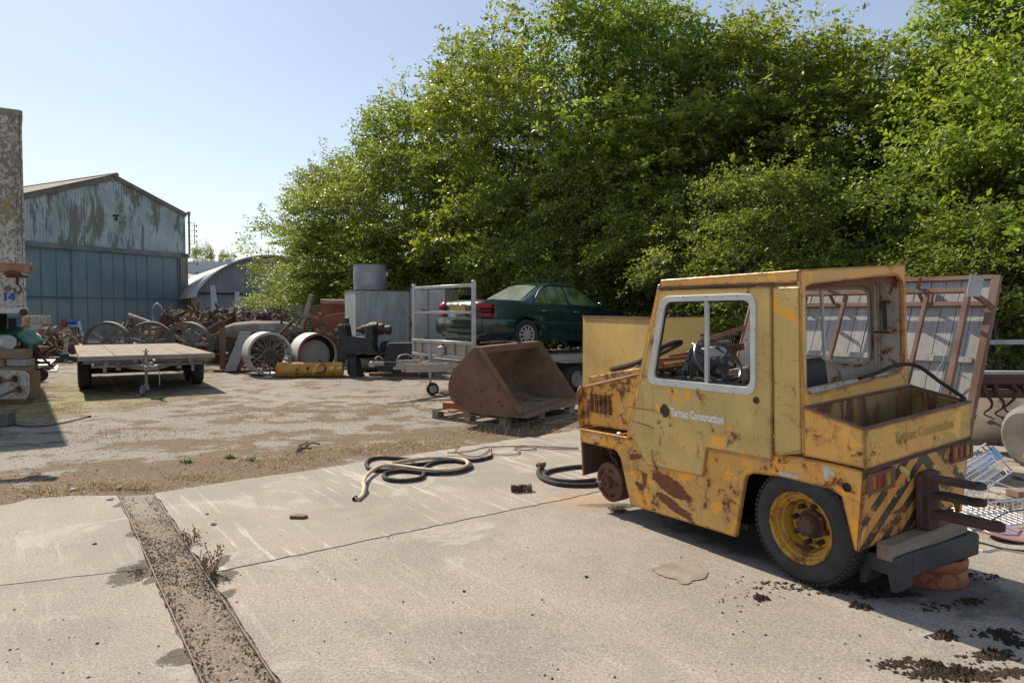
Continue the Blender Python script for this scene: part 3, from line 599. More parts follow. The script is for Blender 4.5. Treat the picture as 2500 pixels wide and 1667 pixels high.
def make_crown(seed,H,RAD,nl,ns,lp,leaf,shoots=40,low=.02,droop=0.):
    g=np.random.RandomState(seed)
    # lobes
    t=g.uniform(low,1,nl)**.9; ang=g.uniform(0,2*PI,nl); prof=RAD*np.sqrt(np.clip(1-((t-.35)/.72)**2,0.03,1))
    rad=prof*g.uniform(.45,.95,nl); L=np.stack([rad*np.cos(ang),rad*np.sin(ang),t*H*.93],1); lr=g.uniform(.5,1.3,nl)*RAD*.37
    k=g.randint(0,nl,ns); d=norm(g.normal(size=(ns,3))); d[:,2]=np.where(d[:,2]<-.25,-d[:,2]*.6,d[:,2])*.62
    outw=norm(np.concatenate([L[k,:2],np.zeros((ns,1))],1))*.5; d=norm(d+outw)
    st=L[k]+d*(lr[k]*g.uniform(.3,1.0,ns)**.5)[:,None]
    sd_=norm(d*np.array([1,1,.35])+np.array([0,0,.22-droop])+g.normal(size=(ns,3))*.22); ln=g.uniform(.45,1.05,ns)
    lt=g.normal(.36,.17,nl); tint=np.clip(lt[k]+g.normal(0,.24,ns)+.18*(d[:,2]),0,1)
    # upright shoots on top
    kk=g.randint(0,nl,shoots); top=L[kk]+np.stack([g.normal(size=shoots)*.3,g.normal(size=shoots)*.3,lr[kk]*.9],1)
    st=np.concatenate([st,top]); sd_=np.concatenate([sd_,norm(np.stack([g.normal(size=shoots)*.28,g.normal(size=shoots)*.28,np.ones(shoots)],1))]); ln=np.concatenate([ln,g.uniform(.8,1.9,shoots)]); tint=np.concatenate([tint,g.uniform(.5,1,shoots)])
    n=len(st); st[:,2]=np.maximum(st[:,2],.1)
    u=(np.arange(lp)+.5)/lp; pos=st[:,None]+sd_[:,None]*(ln[:,None]*u)[...,None]; pos[...,2]-=(.18+droop)*ln[:,None]*u**2
    rep=np.where(np.arange(n)>=n-shoots,1,1)
    side=norm(np.cross(sd_,norm(np.array([0,0,1.])+g.normal(size=(n,3))*.35))); sg=np.where(np.arange(lp)%2==0,1.,-1.)
    ld=norm(side[:,None]*sg[None,:,None]+sd_[:,None]*.55+g.normal(size=(n,lp,3))*.45)
    pos=pos+side[:,None]*(g.uniform(-.26,.26,(n,lp,1))*(1.1-u)[None,:,None])
    pos=pos+g.normal(size=pos.shape)*.025
    P=pos.reshape(-1,3); Dv=ld.reshape(-1,3); m=len(P)
    ok=P[:,2]>.05; P=P[ok];Dv=Dv[ok]; m=len(P); tt=np.repeat(tint,lp)[ok]
    up=norm(np.array([0,0,1.])+g.normal(size=(m,3))*.6); W=norm(np.cross(Dv,up)); N=norm(np.cross(W,Dv))
    l=leaf*g.uniform(.5,1.4,m)[:,None]; w_=l*.30
    v=np.stack([P,P+Dv*l*.45+W*w_+N*l*.10,P+Dv*l-N*l*.06,P+Dv*l*.45-W*w_+N*l*.10],1).reshape(-1,3)
    i=np.arange(m)*4; f=np.stack([i,i+1,i+2,i,i+2,i+3],1).reshape(-1,3)
    me=bpy.data.meshes.new('crown'); me.vertices.add(len(v)); me.vertices.foreach_set('co',v.astype(np.float32).ravel())
    me.loops.add(len(f)*3); me.loops.foreach_set('vertex_index',f.astype(np.int32).ravel())
    me.polygons.add(len(f)); me.polygons.foreach_set('loop_start',(np.arange(len(f))*3).astype(np.int32))
    me.update(); at_=me.attributes.new('tint','FLOAT','POINT'); at_.data.foreach_set('value',np.repeat(np.clip(tt+g.normal(size=m)*.12,0,1),4).astype(np.float32))
    # wood
    b=MB(); rs=random.Random(seed)
    stems=[]
    for s in range(4):
        a=s*1.57+rs.uniform(-.4,.4); x,y=math.cos(a)*RAD*.3,math.sin(a)*RAD*.3; h=H*rs.uniform(.75,.92)
        stems.append([V((x*.25,y*.25,0)),V((x*.5,y*.5,h*.35)),V((x*1.1,y*1.1,h*.7)),V((x*1.5,y*1.5,h))])
        b.tube(smooth(stems[-1],4),lambda t:.075*(1-t)+.010,6)
    br=MB()
    for j in range(nl):
        p=V(L[j]); s=stems[j%4]; tt_=max(0,min(.98,(p.z/H)*.9-.12)); q=s[min(3,int(tt_*3))].lerp(s[min(3,int(tt_*3)+1)],(tt_*3)%1)
        br.tube([q,(q+p)/2+V((0,0,.25)),p,p+V((0,0,lr[j]*.8))],lambda t:.022*(1-t)+.004,4)
    for j in range(0,n,2):
        a=V(st[j]); c=a+V(sd_[j])*ln[j]; o=V(sd_[j]).orthogonal().normalized()*.004; br.add([a-o,a+o,c-V((0,0,(.18+droop)*ln[j]))],[(0,1,2)])
    return me,b,br
TREES=[]
for i,(seed,H,RAD,nl,ns,leaf,sh,dr) in enumerate(((1,10,3.3,72,2700,.13,70,0),(2,10,3.0,64,2500,.13,70,0),(3,10,3.6,76,2900,.13,80,.1),(4,6,2.6,46,2300,.095,26,.25))):
    me,b,br=make_crown(seed,H,RAD,nl,ns,21,leaf,sh,droop=dr); me.materials.append(LEAFD if i==3 else LEAF)
    tm=b.build('trunk',BARK); bm_=br.build('branches',BARK,smooth=0); TREES.append((me,tm.data,bm_.data)); bpy.data.objects.remove(tm); bpy.data.objects.remove(bm_)
def tree(kind,x,y,rz,sc,label,name='broadleaf_tree',sz=None,group='broadleaf trees along the right side of the yard',cat='tree'):
    t=empty(name,(x,y,0),rz,label,cat,group); t.scale=(sc,sc,sz or sc)
    me,tm,bm_=TREES[kind]
    for nm,d in (('crown',me),('trunk',tm),('branches',bm_)):
        o=bpy.data.objects.new(nm,d); COL.objects.link(o); o.parent=t
    return t
TL=[ # px, Y, kind, rz, scale, z-scale, label
 (782,36,1,.3,.70,.60,'leftmost broadleaf tree of the row, low and reaching in front of the arched shed'),
 (800,34,0,1.1,.85,.80,'second broadleaf tree from the left, rising behind the rusty hopper machinery'),
 (905,31,2,2.0,.85,.88,'broadleaf tree above the round zinc drum, left part of the row'),
 (1040,28,0,3.0,.95,.98,'broadleaf tree behind the grey kiosk with tall upright shoots'),
 (1190,27.5,1,4.2,1.0,1.12,'tall broadleaf tree rising behind the boot of the dark green car'),
 (1330,24,2,5.0,1.0,1.12,'tallest broadleaf tree, behind the roof of the dark green car'),
 (1480,22.5,0,.8,1.0,1.10,'tall broadleaf tree behind the left yellow steel panel'),
 (1640,21.5,1,1.9,1.0,1.0,'tall broadleaf tree behind the front of the yellow tractor cab'),
 (1800,20.5,2,2.6,.95,.93,'broadleaf tree behind the roof of the yellow tractor cab'),
 (1960,19.5,0,3.7,.95,.90,'broadleaf tree with thin top shoots behind the rear window of the cab'),
 (2120,18.5,1,4.9,.9,.82,'broadleaf tree behind the left part of the leaning board ramp'),
 (2290,17.5,2,5.8,.85,.80,'broadleaf tree behind the right part of the leaning board ramp'),
 (2450,15.5,0,.2,.8,.86,'broadleaf tree above the rusty cultivator'),
 (2640,13,1,1.4,.8,.92,'nearest broadleaf tree, its branches entering at the right edge of the picture')]
for px,Y,k,rz,sc,sz,lb in TL:
    p=at(px,765,Y); tree(k,p.x,p.y,rz,sc,lb,sz=sz)
for px,Y,k,rz,sc,sz,lb in ((1480,20.5,3,.5,.85,.95,'dark drooping bush hanging beside the front of the dark green car'),
   (1340,22,3,2.2,.9,.95,'dark drooping bush directly behind the dark green car roof'),(1170,27,3,3.6,.9,.8,'dark drooping bush between the grey kiosk and the dark green car'),
   (1640,18.5,3,4.6,.8,.8,'dark bush behind the cab windscreen of the yellow tractor'),(960,28,3,5.5,.9,.75,'dark bush directly behind the galvanised tank'),
   (780,29,3,1.5,.85,.6,'low leafy bush behind the rusty hopper'),(1850,15.5,3,.9,.75,.75,'dark bush seen through the tractor cab side window'),
   (2150,14.5,3,2.9,.75,.72,'dark bush just behind the leaning board ramp'),(2460,12,3,3.9,.6,.55,'dark bush behind the cultivator and the grey rail')):
    p=at(px,765,Y); tree(k,p.x,p.y,rz,sc,lb,name='leafy_bush',sz=sz,group='dark bushes under the row of trees',cat='bush')
for px,Y,k,rz,sc,sz,lb in ((497,105,0,.3,.55,1.12,'small distant round tree above the arched shed, left of the pair'),(557,110,1,1.3,.6,1.09,'small distant tree above the arched shed, right of the pair')):
    p=at(px,765,Y); tree(k,p.x,p.y,rz,sc,lb,name='distant_tree',sz=sz,group='two distant trees above the shed',cat='tree')
# far hedge that closes the view below the crowns
g_=np.random.RandomState(5); 
# ---------------------------------------------------------------- yellow tow tractor (local x forward, y left, z up)
TM=Matrix.Translation((1.678,4.289,ZS))@Matrix.Rotation(R(121.8),4,'Z')@Matrix.Rotation(R(-3.7),4,'X')
def TW(x,y,z): return TM@V((x,y,z))
TT=empty('tow_tractor',(1.678,4.289,ZS),rot=(R(-3.7),0,R(121.8)),label='derelict faded yellow tow tractor with an open cab, peeling paint and a missing front wheel',cat='tractor')
W=1.06
chs=[(2.06,.64),(1.42,.652),(.66,.70),(-.07,.762),(-.444,.752),(-.398,.301),(-.376,.300)]+rpoly([(-.376,.30),(-.305,.585),(-.24,.612)],.0)[1:2]+[(-.24,.610),(.104,.618),(.30,.600),(.345,.575),(.360,.549),(.453,.155),(1.469,.138),(1.522,.333),(1.561,.480),(1.595,.520),(1.64,.536),(2.058,.534)]
MB().plate(chs,t=.03,o=(0,0,0)).build('side_panel',TSKIRT,TT,bevel=.004,smooth=0)
MB().plate(chs,t=.03,o=(0,-W+.03,0)).build('side_panel',TSKIRT,TT,smooth=0)
MB().box((1.72,-W/2,.63),(.68,W-.06,.015)).box((.55,-W/2,.62),(1.8,W-.06,.012)).build('deck_plate',TSKIRT,TT)
MB().box((.9,-W/2,.40),(2.1,.42,.36)).box((-.02,-W/2,.34),(.12,.8,.10)).box((1.82,-W/2,.24),(.10,.8,.09)).box((.9,-W/2,.22),(1.0,.95,.03)).build('chassis',DARK,TT)
b=MB().plate([(0,.253),(-W,.29),(-W,.64),(0,.64)],o=(2.045,0,0),u=(0,1,0),v=(0,0,1),t=.014)
b.beam((2.056,.004,.642),(1.44,.004,.655),.03,.012)
b.build('front_panel',TSKIRT,TT,bevel=.003,smooth=0)
MB().plate([(-.004,.262),(-W+.02,.298),(-W+.02,.62),(-.004,.62)],o=(2.030,0,0),u=(0,1,0),v=(0,0,1),t=.012).build('front_liner',RUSTD,TT,smooth=0)
b=MB().box((1.86,-.06,.60),(.012,.012,.22)).tube([(1.88,-.1,.52),(1.80,-.14,.45),(1.74,-.12,.36)],.012,6).tube([(1.75,-.15,.55),(1.70,-.13,.42),(1.72,-.2,.33)],.01,6).beam((1.95,-.2,.5),(1.76,-.1,.42),.03,.02).build('steering_linkage',RUSTD,TT)
# door with window opening
door=[(1.034,1.750),(.104,1.747),(.135,.712),(.655,.706),(.697,.505)]+[(1.235,.486),(1.30,.56),(1.372,.646),(1.425,.69)]
win=rpoly([(1.135,1.135),(.255,1.125),(.236,1.69),(.985,1.69)],.06,5)
MB().plate(door,[win],t=.022,o=(0,.022,0)).build('door',TSIDE,TT,bevel=.004,smooth=0)
D_=[c for c in TT.children if c.name=='door'][0]
wo=rpoly([(1.195,1.088),(.236,1.092),(.208,1.712),(1.015,1.708)],.085,6); wi=rpoly([(1.128,1.135),(.268,1.140),(.252,1.672),(.975,1.670)],.06,6)
MB().plate(wo,[wi],t=.02,o=(0,.034,0)).build('window_frame',flat('window_frame_white',(.66,.66,.64),.5,0,.85),D_,bevel=.004,smooth=0)
MB().plate([(.645,1.13),(.615,1.13),(.592,1.68),(.620,1.68)],t=.018,o=(0,.028,0)).build('window_divider',ALU,D_,smooth=0)
MB().tube([(x,.012,z) for x,z in rpoly([(1.122,1.14),(.274,1.146),(.258,1.666),(.972,1.664)],.06,6)],.008,5,closed=True).build('rubber_seal',RUB,D_)
MB().lathe([(.0,0),(.022,0),(.022,.006),(.011,.007),(.010,.001)],(.234,.023,1.065),(0,1,0),14).build('lock_hole',RUSTD,D_)
b=MB()
for x,z in ((1.10,1.10),(.9,1.10),(.7,1.10),(.4,1.10),(.222,1.2),(.222,1.35),(.222,1.5),(.35,1.70),(.6,1.70),(.8,1.70),(1.02,1.62),(1.08,1.4),(1.14,1.25)): b.lathe([(.0,0),(.007,.0),(.006,.004),(0,.005)],(x,.034,z),(0,1,0),6)
b.build('rivet',GALVD,D_)
b=MB().beam((1.425,.03,.90),(1.13,.03,.902),.006,.004).tube([(1.40,.024,.80),(1.2,.024,.782),(1.15,.024,.77)],.003,4).tube([(.66,.024,.70),(.14,.024,.708)],.004,4).build('pressed_crease',RUST,D_)
TXT=flat('faded_lettering',(.86,.84,.78),.8,0,.9); INK=flat('ink_black',(.03,.03,.035),.8)
Mx=Matrix(((-1,0,0,.972),(0,0,1,.0235),(0,1,0,.886),(0,0,0,1)))
sh=Matrix.Identity(4)
textmesh('lettering','Tarmac Construction',.076,TXT,D_,Mx,.001,.0040,.72,'pale grey words along the door')
b=MB()
for i in range(-3,4):
    for j in range(-3,4):
        if abs(i)+abs(j)>4 or (abs(i)==3 and abs(j)>1): continue
        x,z=1.03+i*.0135,.912+j*.0135
        for k in (-1,0,1):
            if (i+j)%2: b.box((x+k*.0042,.0232,z),(.0028,.002,.0125))
            else: b.box((x,.0232,z+k*.0042),(.0125,.002,.0028))
b.build('basket_weave_emblem',INK,D_,smooth=0)
# pillars
MB().plate([(1.066,1.79),(1.022,1.79),(1.405,.665),(1.475,.655)],t=.05,o=(0,.012,0)).build('front_pillar',TCAB,TT,bevel=.005,smooth=0)
MB().plate([(1.066,1.79),(1.022,1.79),(1.38,.72),(1.45,.72)],t=.05,o=(0,-W+.03,0)).build('front_pillar',TIN,TT,bevel=.005,smooth=0)
MB().plate([(.100,1.75),(-.085,1.75),(-.071,.785),(.122,.74)],t=.06,o=(0,.016,0)).build('door_post',TSIDE,TT,bevel=.014,smooth=0)
# roof
b=MB().plate([(1.06,1.765),(1.035,1.822),(-.087,1.835),(-.087,1.765)],t=W-.02,o=(0,.012,0))
b.build('roof',TCAB,TT,bevel=.006,smooth=0)
MB().beam((1.05,.018,1.762),(.09,.018,1.764),.012,.014).build('rain_gutter',RUSTD,TT)
# rear cab frame
rw=rpoly([(-.006,1.112),(-1.005,1.155),(-1.005,1.775),(-.004,1.745)],[.09,.12,.12,.10],5)
MB().plate([(0.012,.785),(0.012,1.833),(-W+.03,1.835),(-W+.01,.80)],[rw],o=(-.088,0,0),u=(0,1,0),v=(0,0,1),t=.025).build('rear_frame',TCAB,TT,bevel=.005,smooth=0)
# right side of the cab, seen from inside
rwh=rpoly([(.14,1.185),(.98,1.19),(.90,1.70),(.14,1.70)],.08,5)
MB().plate([(-.06,1.76),(1.04,1.76),(1.38,.66),(-.06,.66)],[rwh],t=.025,o=(0,-W+.05,0)).build('inner_side_panel',TIN,TT,bevel=.003,smooth=0)
o_=rpoly([(.135,1.18),(.985,1.185),(.905,1.705),(.135,1.705)],.085,6); i_=rpoly([(.155,1.20),(.96,1.205),(.885,1.685),(.155,1.685)],.07,6)
MB().plate(o_,[i_],t=.02,o=(0,-W+.066,0)).build('inner_window_frame',GALV,TT,smooth=0)
MB().beam((.505,-W+.055,1.69),(.49,-W+.055,1.19),.018,.02).build('window_divider',GALV,TT)
MB().beam((.085,-W+.075,1.76),(.085,-W+.075,.9),.03,.03).build('inner_post',TIN,TT,bevel=.004)
MB().beam((.012,-W+.10,1.42),(.018,-W+.10,1.60),.03,.012).box((.012,-W+.085,1.60),(.03,.04,.02)).box((.05,-W+.085,1.405),(.09,.03,.012)).build('grab_handle',IRON,TT)
b=MB().beam((-.03,-W+.06,1.75),(-.03,-.05,1.73),.02,.03).beam((1.0,-W+.06,1.75),(1.0,-.05,1.75),.03,.03)
b.build('roof_rail',RUST,TT)
MB().box((1.19,-W/2,.90),(.03,W-.1,.40)).box((.65,-W/2,.66),(1.1,W-.1,.02)).build('bulkhead',TIN,TT)
MB().plate([(-.05,1.155),(-.98,1.165),(-.98,.80),(-.05,.80)],o=(-.06,0,0),u=(0,1,0),v=(0,0,1),t=.012).build('rear_bulkhead',TIN,TT)
MB().box((.10,-.80,1.12),(.03,.40,.14)).build('beige_board',flat('board_beige',(.42,.36,.31),.9),TT,bevel=.004)
# seat
MB().box((.16,-.34,1.10),(.13,.34,.36),(0,.12,0)).box((.40,-.36,.90),(.42,.38,.12)).build('seat',flat('seat_vinyl',(.025,.027,.03),.55),TT,bevel=.03)
# dashboard and wheel
b=MB().box((1.08,-.50,1.17),(.12,.30,.24),(0,-.5,0)).box((1.10,-.34,1.2),(.16,.02,.28),(0,-.5,0))
b.tube([(1.17,-.33,1.10),(1.12,-.33,1.27),(1.06,-.33,1.33),(1.0,-.36,1.34),(.98,-.6,1.34)],.02,6,sub=3)
b.build('dashboard',flat('dash_grey',(.17,.18,.19),.5),TT,bevel=.012)
b=MB(); q=V((-.85,0,.5)).normalized()
for y,z,r in ((-.42,1.22,.036),(-.52,1.22,.036),(-.60,1.17,.025),(-.45,1.13,.022)): b.lathe([(0,0),(r,0),(r,.012),(r*.85,.014),(r*.8,.008),(0,.008)],V((1.01+(z-1.17)*.5,y,z))+q*.02,q,16)
b.build('gauge',GALV,TT)
ax=V((-.80,0,.60)); qq=frame_of(ax); c=V((.90,-.38,1.225))
pts=[c+qq@V((.19*math.cos(a),.19*math.sin(a),0)) for a in np.linspace(0,2*PI,36,endpoint=False)]
b=MB().tube(pts,.0125,8,closed=True)
for a in (.4,2.5,4.6): b.tube([c-ax*.02,c-ax*.012+qq@V((.1*math.cos(a),.1*math.sin(a),0)),c+qq@V((.185*math.cos(a),.185*math.sin(a),0))],.012,6)
b.lathe([(0,.02),(.03,.015),(.04,-.02),(.035,-.04),(0,-.04)],c,ax,14).tube([c-ax*.03,c-ax*.35],.022,8)
b.build('steering_wheel',flat('wheel_grey_plastic',(.10,.115,.13),.3),TT)
b=MB(); rs=random.Random(3)
for i in range(16):
    p=V((1.15+rs.uniform(-.22,.14),-.15+rs.uniform(-.12,.05),1.12)); b.tube([p,p+V((rs.uniform(-.1,.1),rs.uniform(-.12,.02),rs.uniform(-.03,.12))),p+V((rs.uniform(-.16,.16),rs.uniform(-.2,.0),-.06))],.006,5,sub=3)
for p,r in (((1.12,-.08,1.13),.035),((.98,-.10,1.12),.025),((1.05,-.18,1.15),.03)): b.lathe([(0,-.03),(r,-.03),(r,.03),(0,.035)],p,(-.3,1,.1),12)
b.box((1.0,-.3,1.08),(.4,.4,.06)); b.build('loose_wiring',flat('wiring_dark',(.05,.045,.04),.6),TT)
# bonnet
gh=[]
for i in range(5):
    for j in range(8):
        x0=1.685+i*.056; z0=.797+j*.0185; gh.append([(x0,z0),(x0+.044,z0-.002),(x0+.044,z0+.010),(x0,z0+.012)])
MB().plate([(2.06,.672),(1.45,.70),(1.305,1.150),(2.061,.975)],gh,t=.012,o=(0,-.04,0)).build('bonnet_side',THOOD,TT,smooth=0)
MB().plate([(2.06,.672),(1.45,.70),(1.305,1.150),(2.061,.975)],t=.012,o=(0,-1.0,0)).build('bonnet_side',THOOD,TT,smooth=0)
b=MB().add([(2.061,-.035,.975),(1.305,-.035,1.152),(1.305,-.10,1.165),(2.061,-.10,.999)],[(3,2,1,0)])
b.add([(2.061,-.80,.995),(1.305,-.80,1.165),(1.305,-1.01,1.152),(2.061,-1.01,.975)],[(3,2,1,0)])
b.build('bonnet_top',RUST,TT,smooth=0)
b=MB().plate([(2.05,.99),(1.305,1.16),(1.305,1.195),(2.05,1.06)],t=.86,o=(0,-.10,0)); b.build('engine_cover',THOOD,TT,bevel=.006,smooth=0)
MB().plate([(-.0,.64),(-.0,.955),(-.03,.99),(-.2,1.0),(-.2,1.03),(-W+.2,1.03),(-W+.2,1.0),(-W+.03,.99),(-W,.955),(-W,.64)],o=(2.062,0,0),u=(0,1,0),v=(0,0,1),t=.018).build('bonnet_front',THOOD,TT,bevel=.004,smooth=0)
b=MB().tube([(1.575,.0,.668),(1.545,.0,.668)],.016,10); b.build('bonnet_catch',GALVD,TT)
# stickers and exhaust hole
ST=surf('worn_sticker',(.62,.63,.62),(.50,.48,.42),20,.7,0,.1,60,(.35,.25,.12),.3,14)
b=MB().box((1.86,.0015,.598),(.12,.002,.026)); b.build('reflector_sticker',ST,TT)
MB().box((.035,.0015,.640),(.13,.002,.026)).build('reflector_sticker',ST,TT)
MB().plate([(-.20,.68),(-.20,.735),(-.225,.74),(-.245,.735),(-.25,.715),(-.27,.71),(-.262,.690),(-.235,.700),(-.225,.675),(-.24,.66),(-.21,.655)],o=(0,.002,0),t=.003).build('torn_sticker',ST,TT,smooth=0)
MB().lathe([(.026,0),(.026,.004),(.021,.005),(.0205,.0005),(0,.0005)],(-.341,.0,.643),(0,1,0),18).build('round_hole',DARK,TT)
# rear box
T_=.018
MB().plate([(-.072,1.056),(-.452,.974),(-.452,.766),(-.071,.774)],t=T_,o=(0,.006,0)).build('box_side',TBOX,TT,bevel=.003,smooth=0)
MB().plate([(-.072,1.056),(-.452,.985),(-.452,.766),(-.071,.774)],t=T_,o=(0,-W+T_,0)).build('box_side',TBOX,TT,bevel=.003,smooth=0)
MB().plate([(0.004,.762),(0.004,.974),(-W,.985),(-W,.775)],o=(-.456,0,0),u=(0,1,0),v=(0,0,1),t=T_).build('box_rear',TBOX,TT,bevel=.003,smooth=0)
MB().plate([(0,.79),(0,1.05),(-W+.02,1.05),(-W+.02,.79)],o=(-.112,0,0),u=(0,1,0),v=(0,0,1),t=.014).build('box_front',paint('box_inner_grime',(.40,.29,.08),(.16,.11,.04),ramt=.5,rs=5,rstretch=(1,1,.3)),TT,smooth=0)
INR=bpy.data.materials['box_inner_grime']
MB().plate([(-.11,1.045),(-.44,.972),(-.44,.80),(-.11,.80)],t=.004,o=(0,-W+T_+.005,0)).build('box_lining',INR,TT,smooth=0)
MB().box((-.27,-W/2,.80),(.34,W-.04,.012)).build('box_floor',DARK,TT)
b=MB().beam((-.448,.004,.978),(-.448,-W,.989),.03,.012).beam((-.448,-.004,.979),(-.08,-.004,1.058),.022,.01).beam((-.448,-W+.008,.989),(-.08,-W+.008,1.06),.022,.01).beam((-.085,0,1.057),(-.085,-W,1.06),.04,.012)
b.build('box_rim',RUSTP,TT,bevel=.002)
Mr=Matrix(((0,0,-1,-.4575),(-1,0,0,-.27),(0,1,0,.862),(0,0,0,1)))
BR=[c for c in TT.children if c.name=='box_rear'][0]
textmesh('faded_lettering','Tarmac Construction',.080,flat('ghost_lettering',(.58,.38,.11),.8),BR,Mr,.001,.0025,.85,'worn grey green words across the back of the box')
# striped rear plate, leaning slightly inwards
pl=[(0,.30),(0,.752),(-W,.765),(-W,.40),(-.80,.335),(-.40,.31)]
MB().plate([(y,(z-.30)/.995) for y,z in pl],o=(-.402,0,.30),u=(0,1,0),v=(-.098,0,.995),t=.016).build('rear_plate',TREAR,TT,bevel=.003,smooth=0)
MB().beam((-.446,0,.754),(-.446,-W,.764),.02,.024).build('rear_seam',RUSTD,TT)
LR=flat('lens_red',(.32,.02,.01),.25); LO=flat('lens_orange',(.55,.14,.02),.3); LY=flat('lens_amber',(.5,.28,.05),.3)
for y0,y1,z0,z1 in ((-.02,-.25,.622,.734),(-.845,-W-.01,.648,.757)):
    hw=(y1-y0); hs=[]
    for k in range(3):
        a=y0+hw*(.10+.29*k); c_=a+hw*.20; hs.append([(a,z0+.02),(c_,z0+.02),(c_,z1-.02),(a,z1-.02)])
    fr=MB().plate([(y0,z0),(y1,z0),(y1,z1),(y0,z1)],hs,o=(-.4635,0,0),u=(0,1,0),v=(0,0,1),t=.024).build('tail_lamp',RUST,TT,smooth=0)
    for k,m in enumerate((LO,LR,LY)):
        a=y0+hw*(.10+.29*k); MB().box((-.452,a+hw*.10,(z0+z1)/2),(.012,abs(hw)*.22,z1-z0-.03)).build('lens',m,fr)
# hitch
b=MB().box((-.47,-.57,.49),(.06,.11,.33)).box((-.455,-.57,.49),(.03,.18,.30)); b.build('hitch_block',RUSTD,TT,bevel=.006)
for z,L,t_ in ((.618,.27,.022),(.528,.27,.024),(.418,.36,.034)):
    oc=[(-.45,-.615),(-.45,-.525),(-.46-L*.5,-.515)]+[(-.46-L+.045*math.cos(a),-.57-.045*math.sin(a)) for a in np.linspace(-PI*.55,-PI*1.45,9)][::1]+[(-.46-L*.5,-.625)]
    ho=circ(-.46-L,-.57,.015,10)
    MB().plate(oc,[ho],o=(0,0,z-t_/2),u=(1,0,0),v=(0,1,0),t=t_).lathe([(.034,0),(.034,.008),(.017,.008),(.017,0)],(-.46-L,-.57,z+t_/2),(0,0,1),16).build('hitch_prong',RUSTD,TT,bevel=.003,smooth=0)
# wheels
def tractor_wheel(y,zc,flip=1):
    c=(-.03,y,zc)
    w_=MB().lathe([(.20,-.012),(.215,-.002),(.25,.004),(.295,-.003),(.322,-.022),(.335,-.05),(.338,-.10),(.335,-.16),(.322,-.185),(.25,-.205),(.20,-.19)],(0,0,0),(0,flip,0),56,cap=False)
    for k in range(64):
        a=2*PI*k/64; cc,ss=math.cos(a),math.sin(a)
        for h_,r_ in ((-.036,.331),(-.082,.338),(-.125,.338)):
            w_.box((cc*r_,h_*flip,ss*r_),(.012,.034,.020),(0,-a,0))
    ty=w_.build('wheel_tyre',RUB,None,smooth=40)
    root=empty('rear_wheel',c); root.parent=TT; ty.parent=root
    MB().lathe([(.19,-.19),(.205,-.012),(.214,0),(.208,.006),(.196,-.004),(.190,-.030),(.176,-.036),(.170,-.055),(.158,-.062),(.152,-.10),(.146,-.125),(.10,-.130),(0,-.130)],(0,0,0),(0,flip,0),48,cap=False).lathe([(.004,0),(.004,.03)],(.19,0,0),(0,1,0),6).build('rim',RIM,root)
    b=MB().lathe([(.085,-.13),(.085,-.105),(.066,-.10),(.062,-.055),(.055,-.045),(0,-.045)],(0,0,0),(0,flip,0),20,cap=False)
    for k in range(8):
        a=k*PI/4+.2; b.cyl((.112*math.cos(a),-.13*flip,.112*math.sin(a)),(.112*math.cos(a),-.085*flip,.112*math.sin(a)),.016,n=6).cyl((.112*math.cos(a),-.09*flip,.112*math.sin(a)),(.112*math.cos(a),-.068*flip,.112*math.sin(a)),.009,n=8)
        b.cyl((.05*math.cos(a),-.05*flip,.05*math.sin(a)),(.05*math.cos(a),-.036*flip,.05*math.sin(a)),.008,n=6)
    b.build('hub',RUSTD,root)
tractor_wheel(0.0,.338,1); tractor_wheel(-W+.01,.338-.066,-1)
for y,f in ((-.085,1),(-W+.085,-1)):
    b=MB().lathe([(.160,-.13),(.160,-.012),(.150,-.004),(.122,0),(.118,-.012),(.05,-.012),(.045,.035),(.030,.045),(.026,.085),(.018,.095),(0,.095)],(1.825,y,.225-(0 if f>0 else .06)),(0,f,0),36)
    for k in range(5):
        a=k*2*PI/5+.6; b.cyl((1.825+.105*math.cos(a),y-.012*f,.225-(0 if f>0 else .06)+.105*math.sin(a)),(1.825+.105*math.cos(a),y+.03*f,.225-(0 if f>0 else .06)+.105*math.sin(a)),.011,n=8)
    b.build('brake_drum',RUST,TT)

# things lying on the tractor
b=MB().tube([TW(*p) for p in ((-.10,-.50,1.165),(-.12,-.66,1.185),(-.14,-.82,1.215),(-.20,-.95,1.20),(-.30,-1.02,1.10),(-.42,-1.05,1.01),(-.43,-1.0,.995))],.012,8,sub=6)
b.build('rubber_strip',HOSE,label='bent black rubber strip lying across the open rear box of the yellow tractor',cat='rubber strip')
P_=[TW(1.90,-.24,1.125),TW(1.84,-.22,1.13),TW(1.60,-.24,1.19),TW(1.38,-.22,1.27),TW(1.24,-.20,1.34),TW(1.16,-.28,1.36),TW(1.35,-.36,1.30),TW(1.6,-.38,1.21),TW(1.86,-.34,1.13)]
MB().tube(P_,.021,8,closed=True,sub=6).build('rubber_seal_loop',HOSE,label='flattened black rubber loop lying on the rusty bonnet of the yellow tractor',cat='rubber loop')
b=MB(); rs=random.Random(9)
SC=surf('scrap_brown',(.22,.10,.07),(.15,.06,.04),5,.85,0,.4,40)
def scrap(pts,w_,h_,lab,mat=SC,name='scrap_bar',cat='scrap bar',group=None):
    b=MB()
    for a,c in zip(pts[:-1],pts[1:]): b.beam(a,c,w_,h_)
    return b.build(name,mat,bevel=.003,label=lab,cat=cat,group=group)
scrap([TW(1.7,-.45,1.17),TW(1.1,-.62,1.25)],.07,.03,'rusty flat bar lying on the bonnet, seen left of the steering wheel')
scrap([TW(1.55,-.55,1.2),TW(.95,-.7,1.30)],.05,.05,'thicker rusty channel lying on the bonnet beside the dashboard')
scrap([TW(1.62,-.30,1.13),TW(1.40,-.31,1.19)],.05,.04,'short brown metal bracket under the black rubber loop on the bonnet')
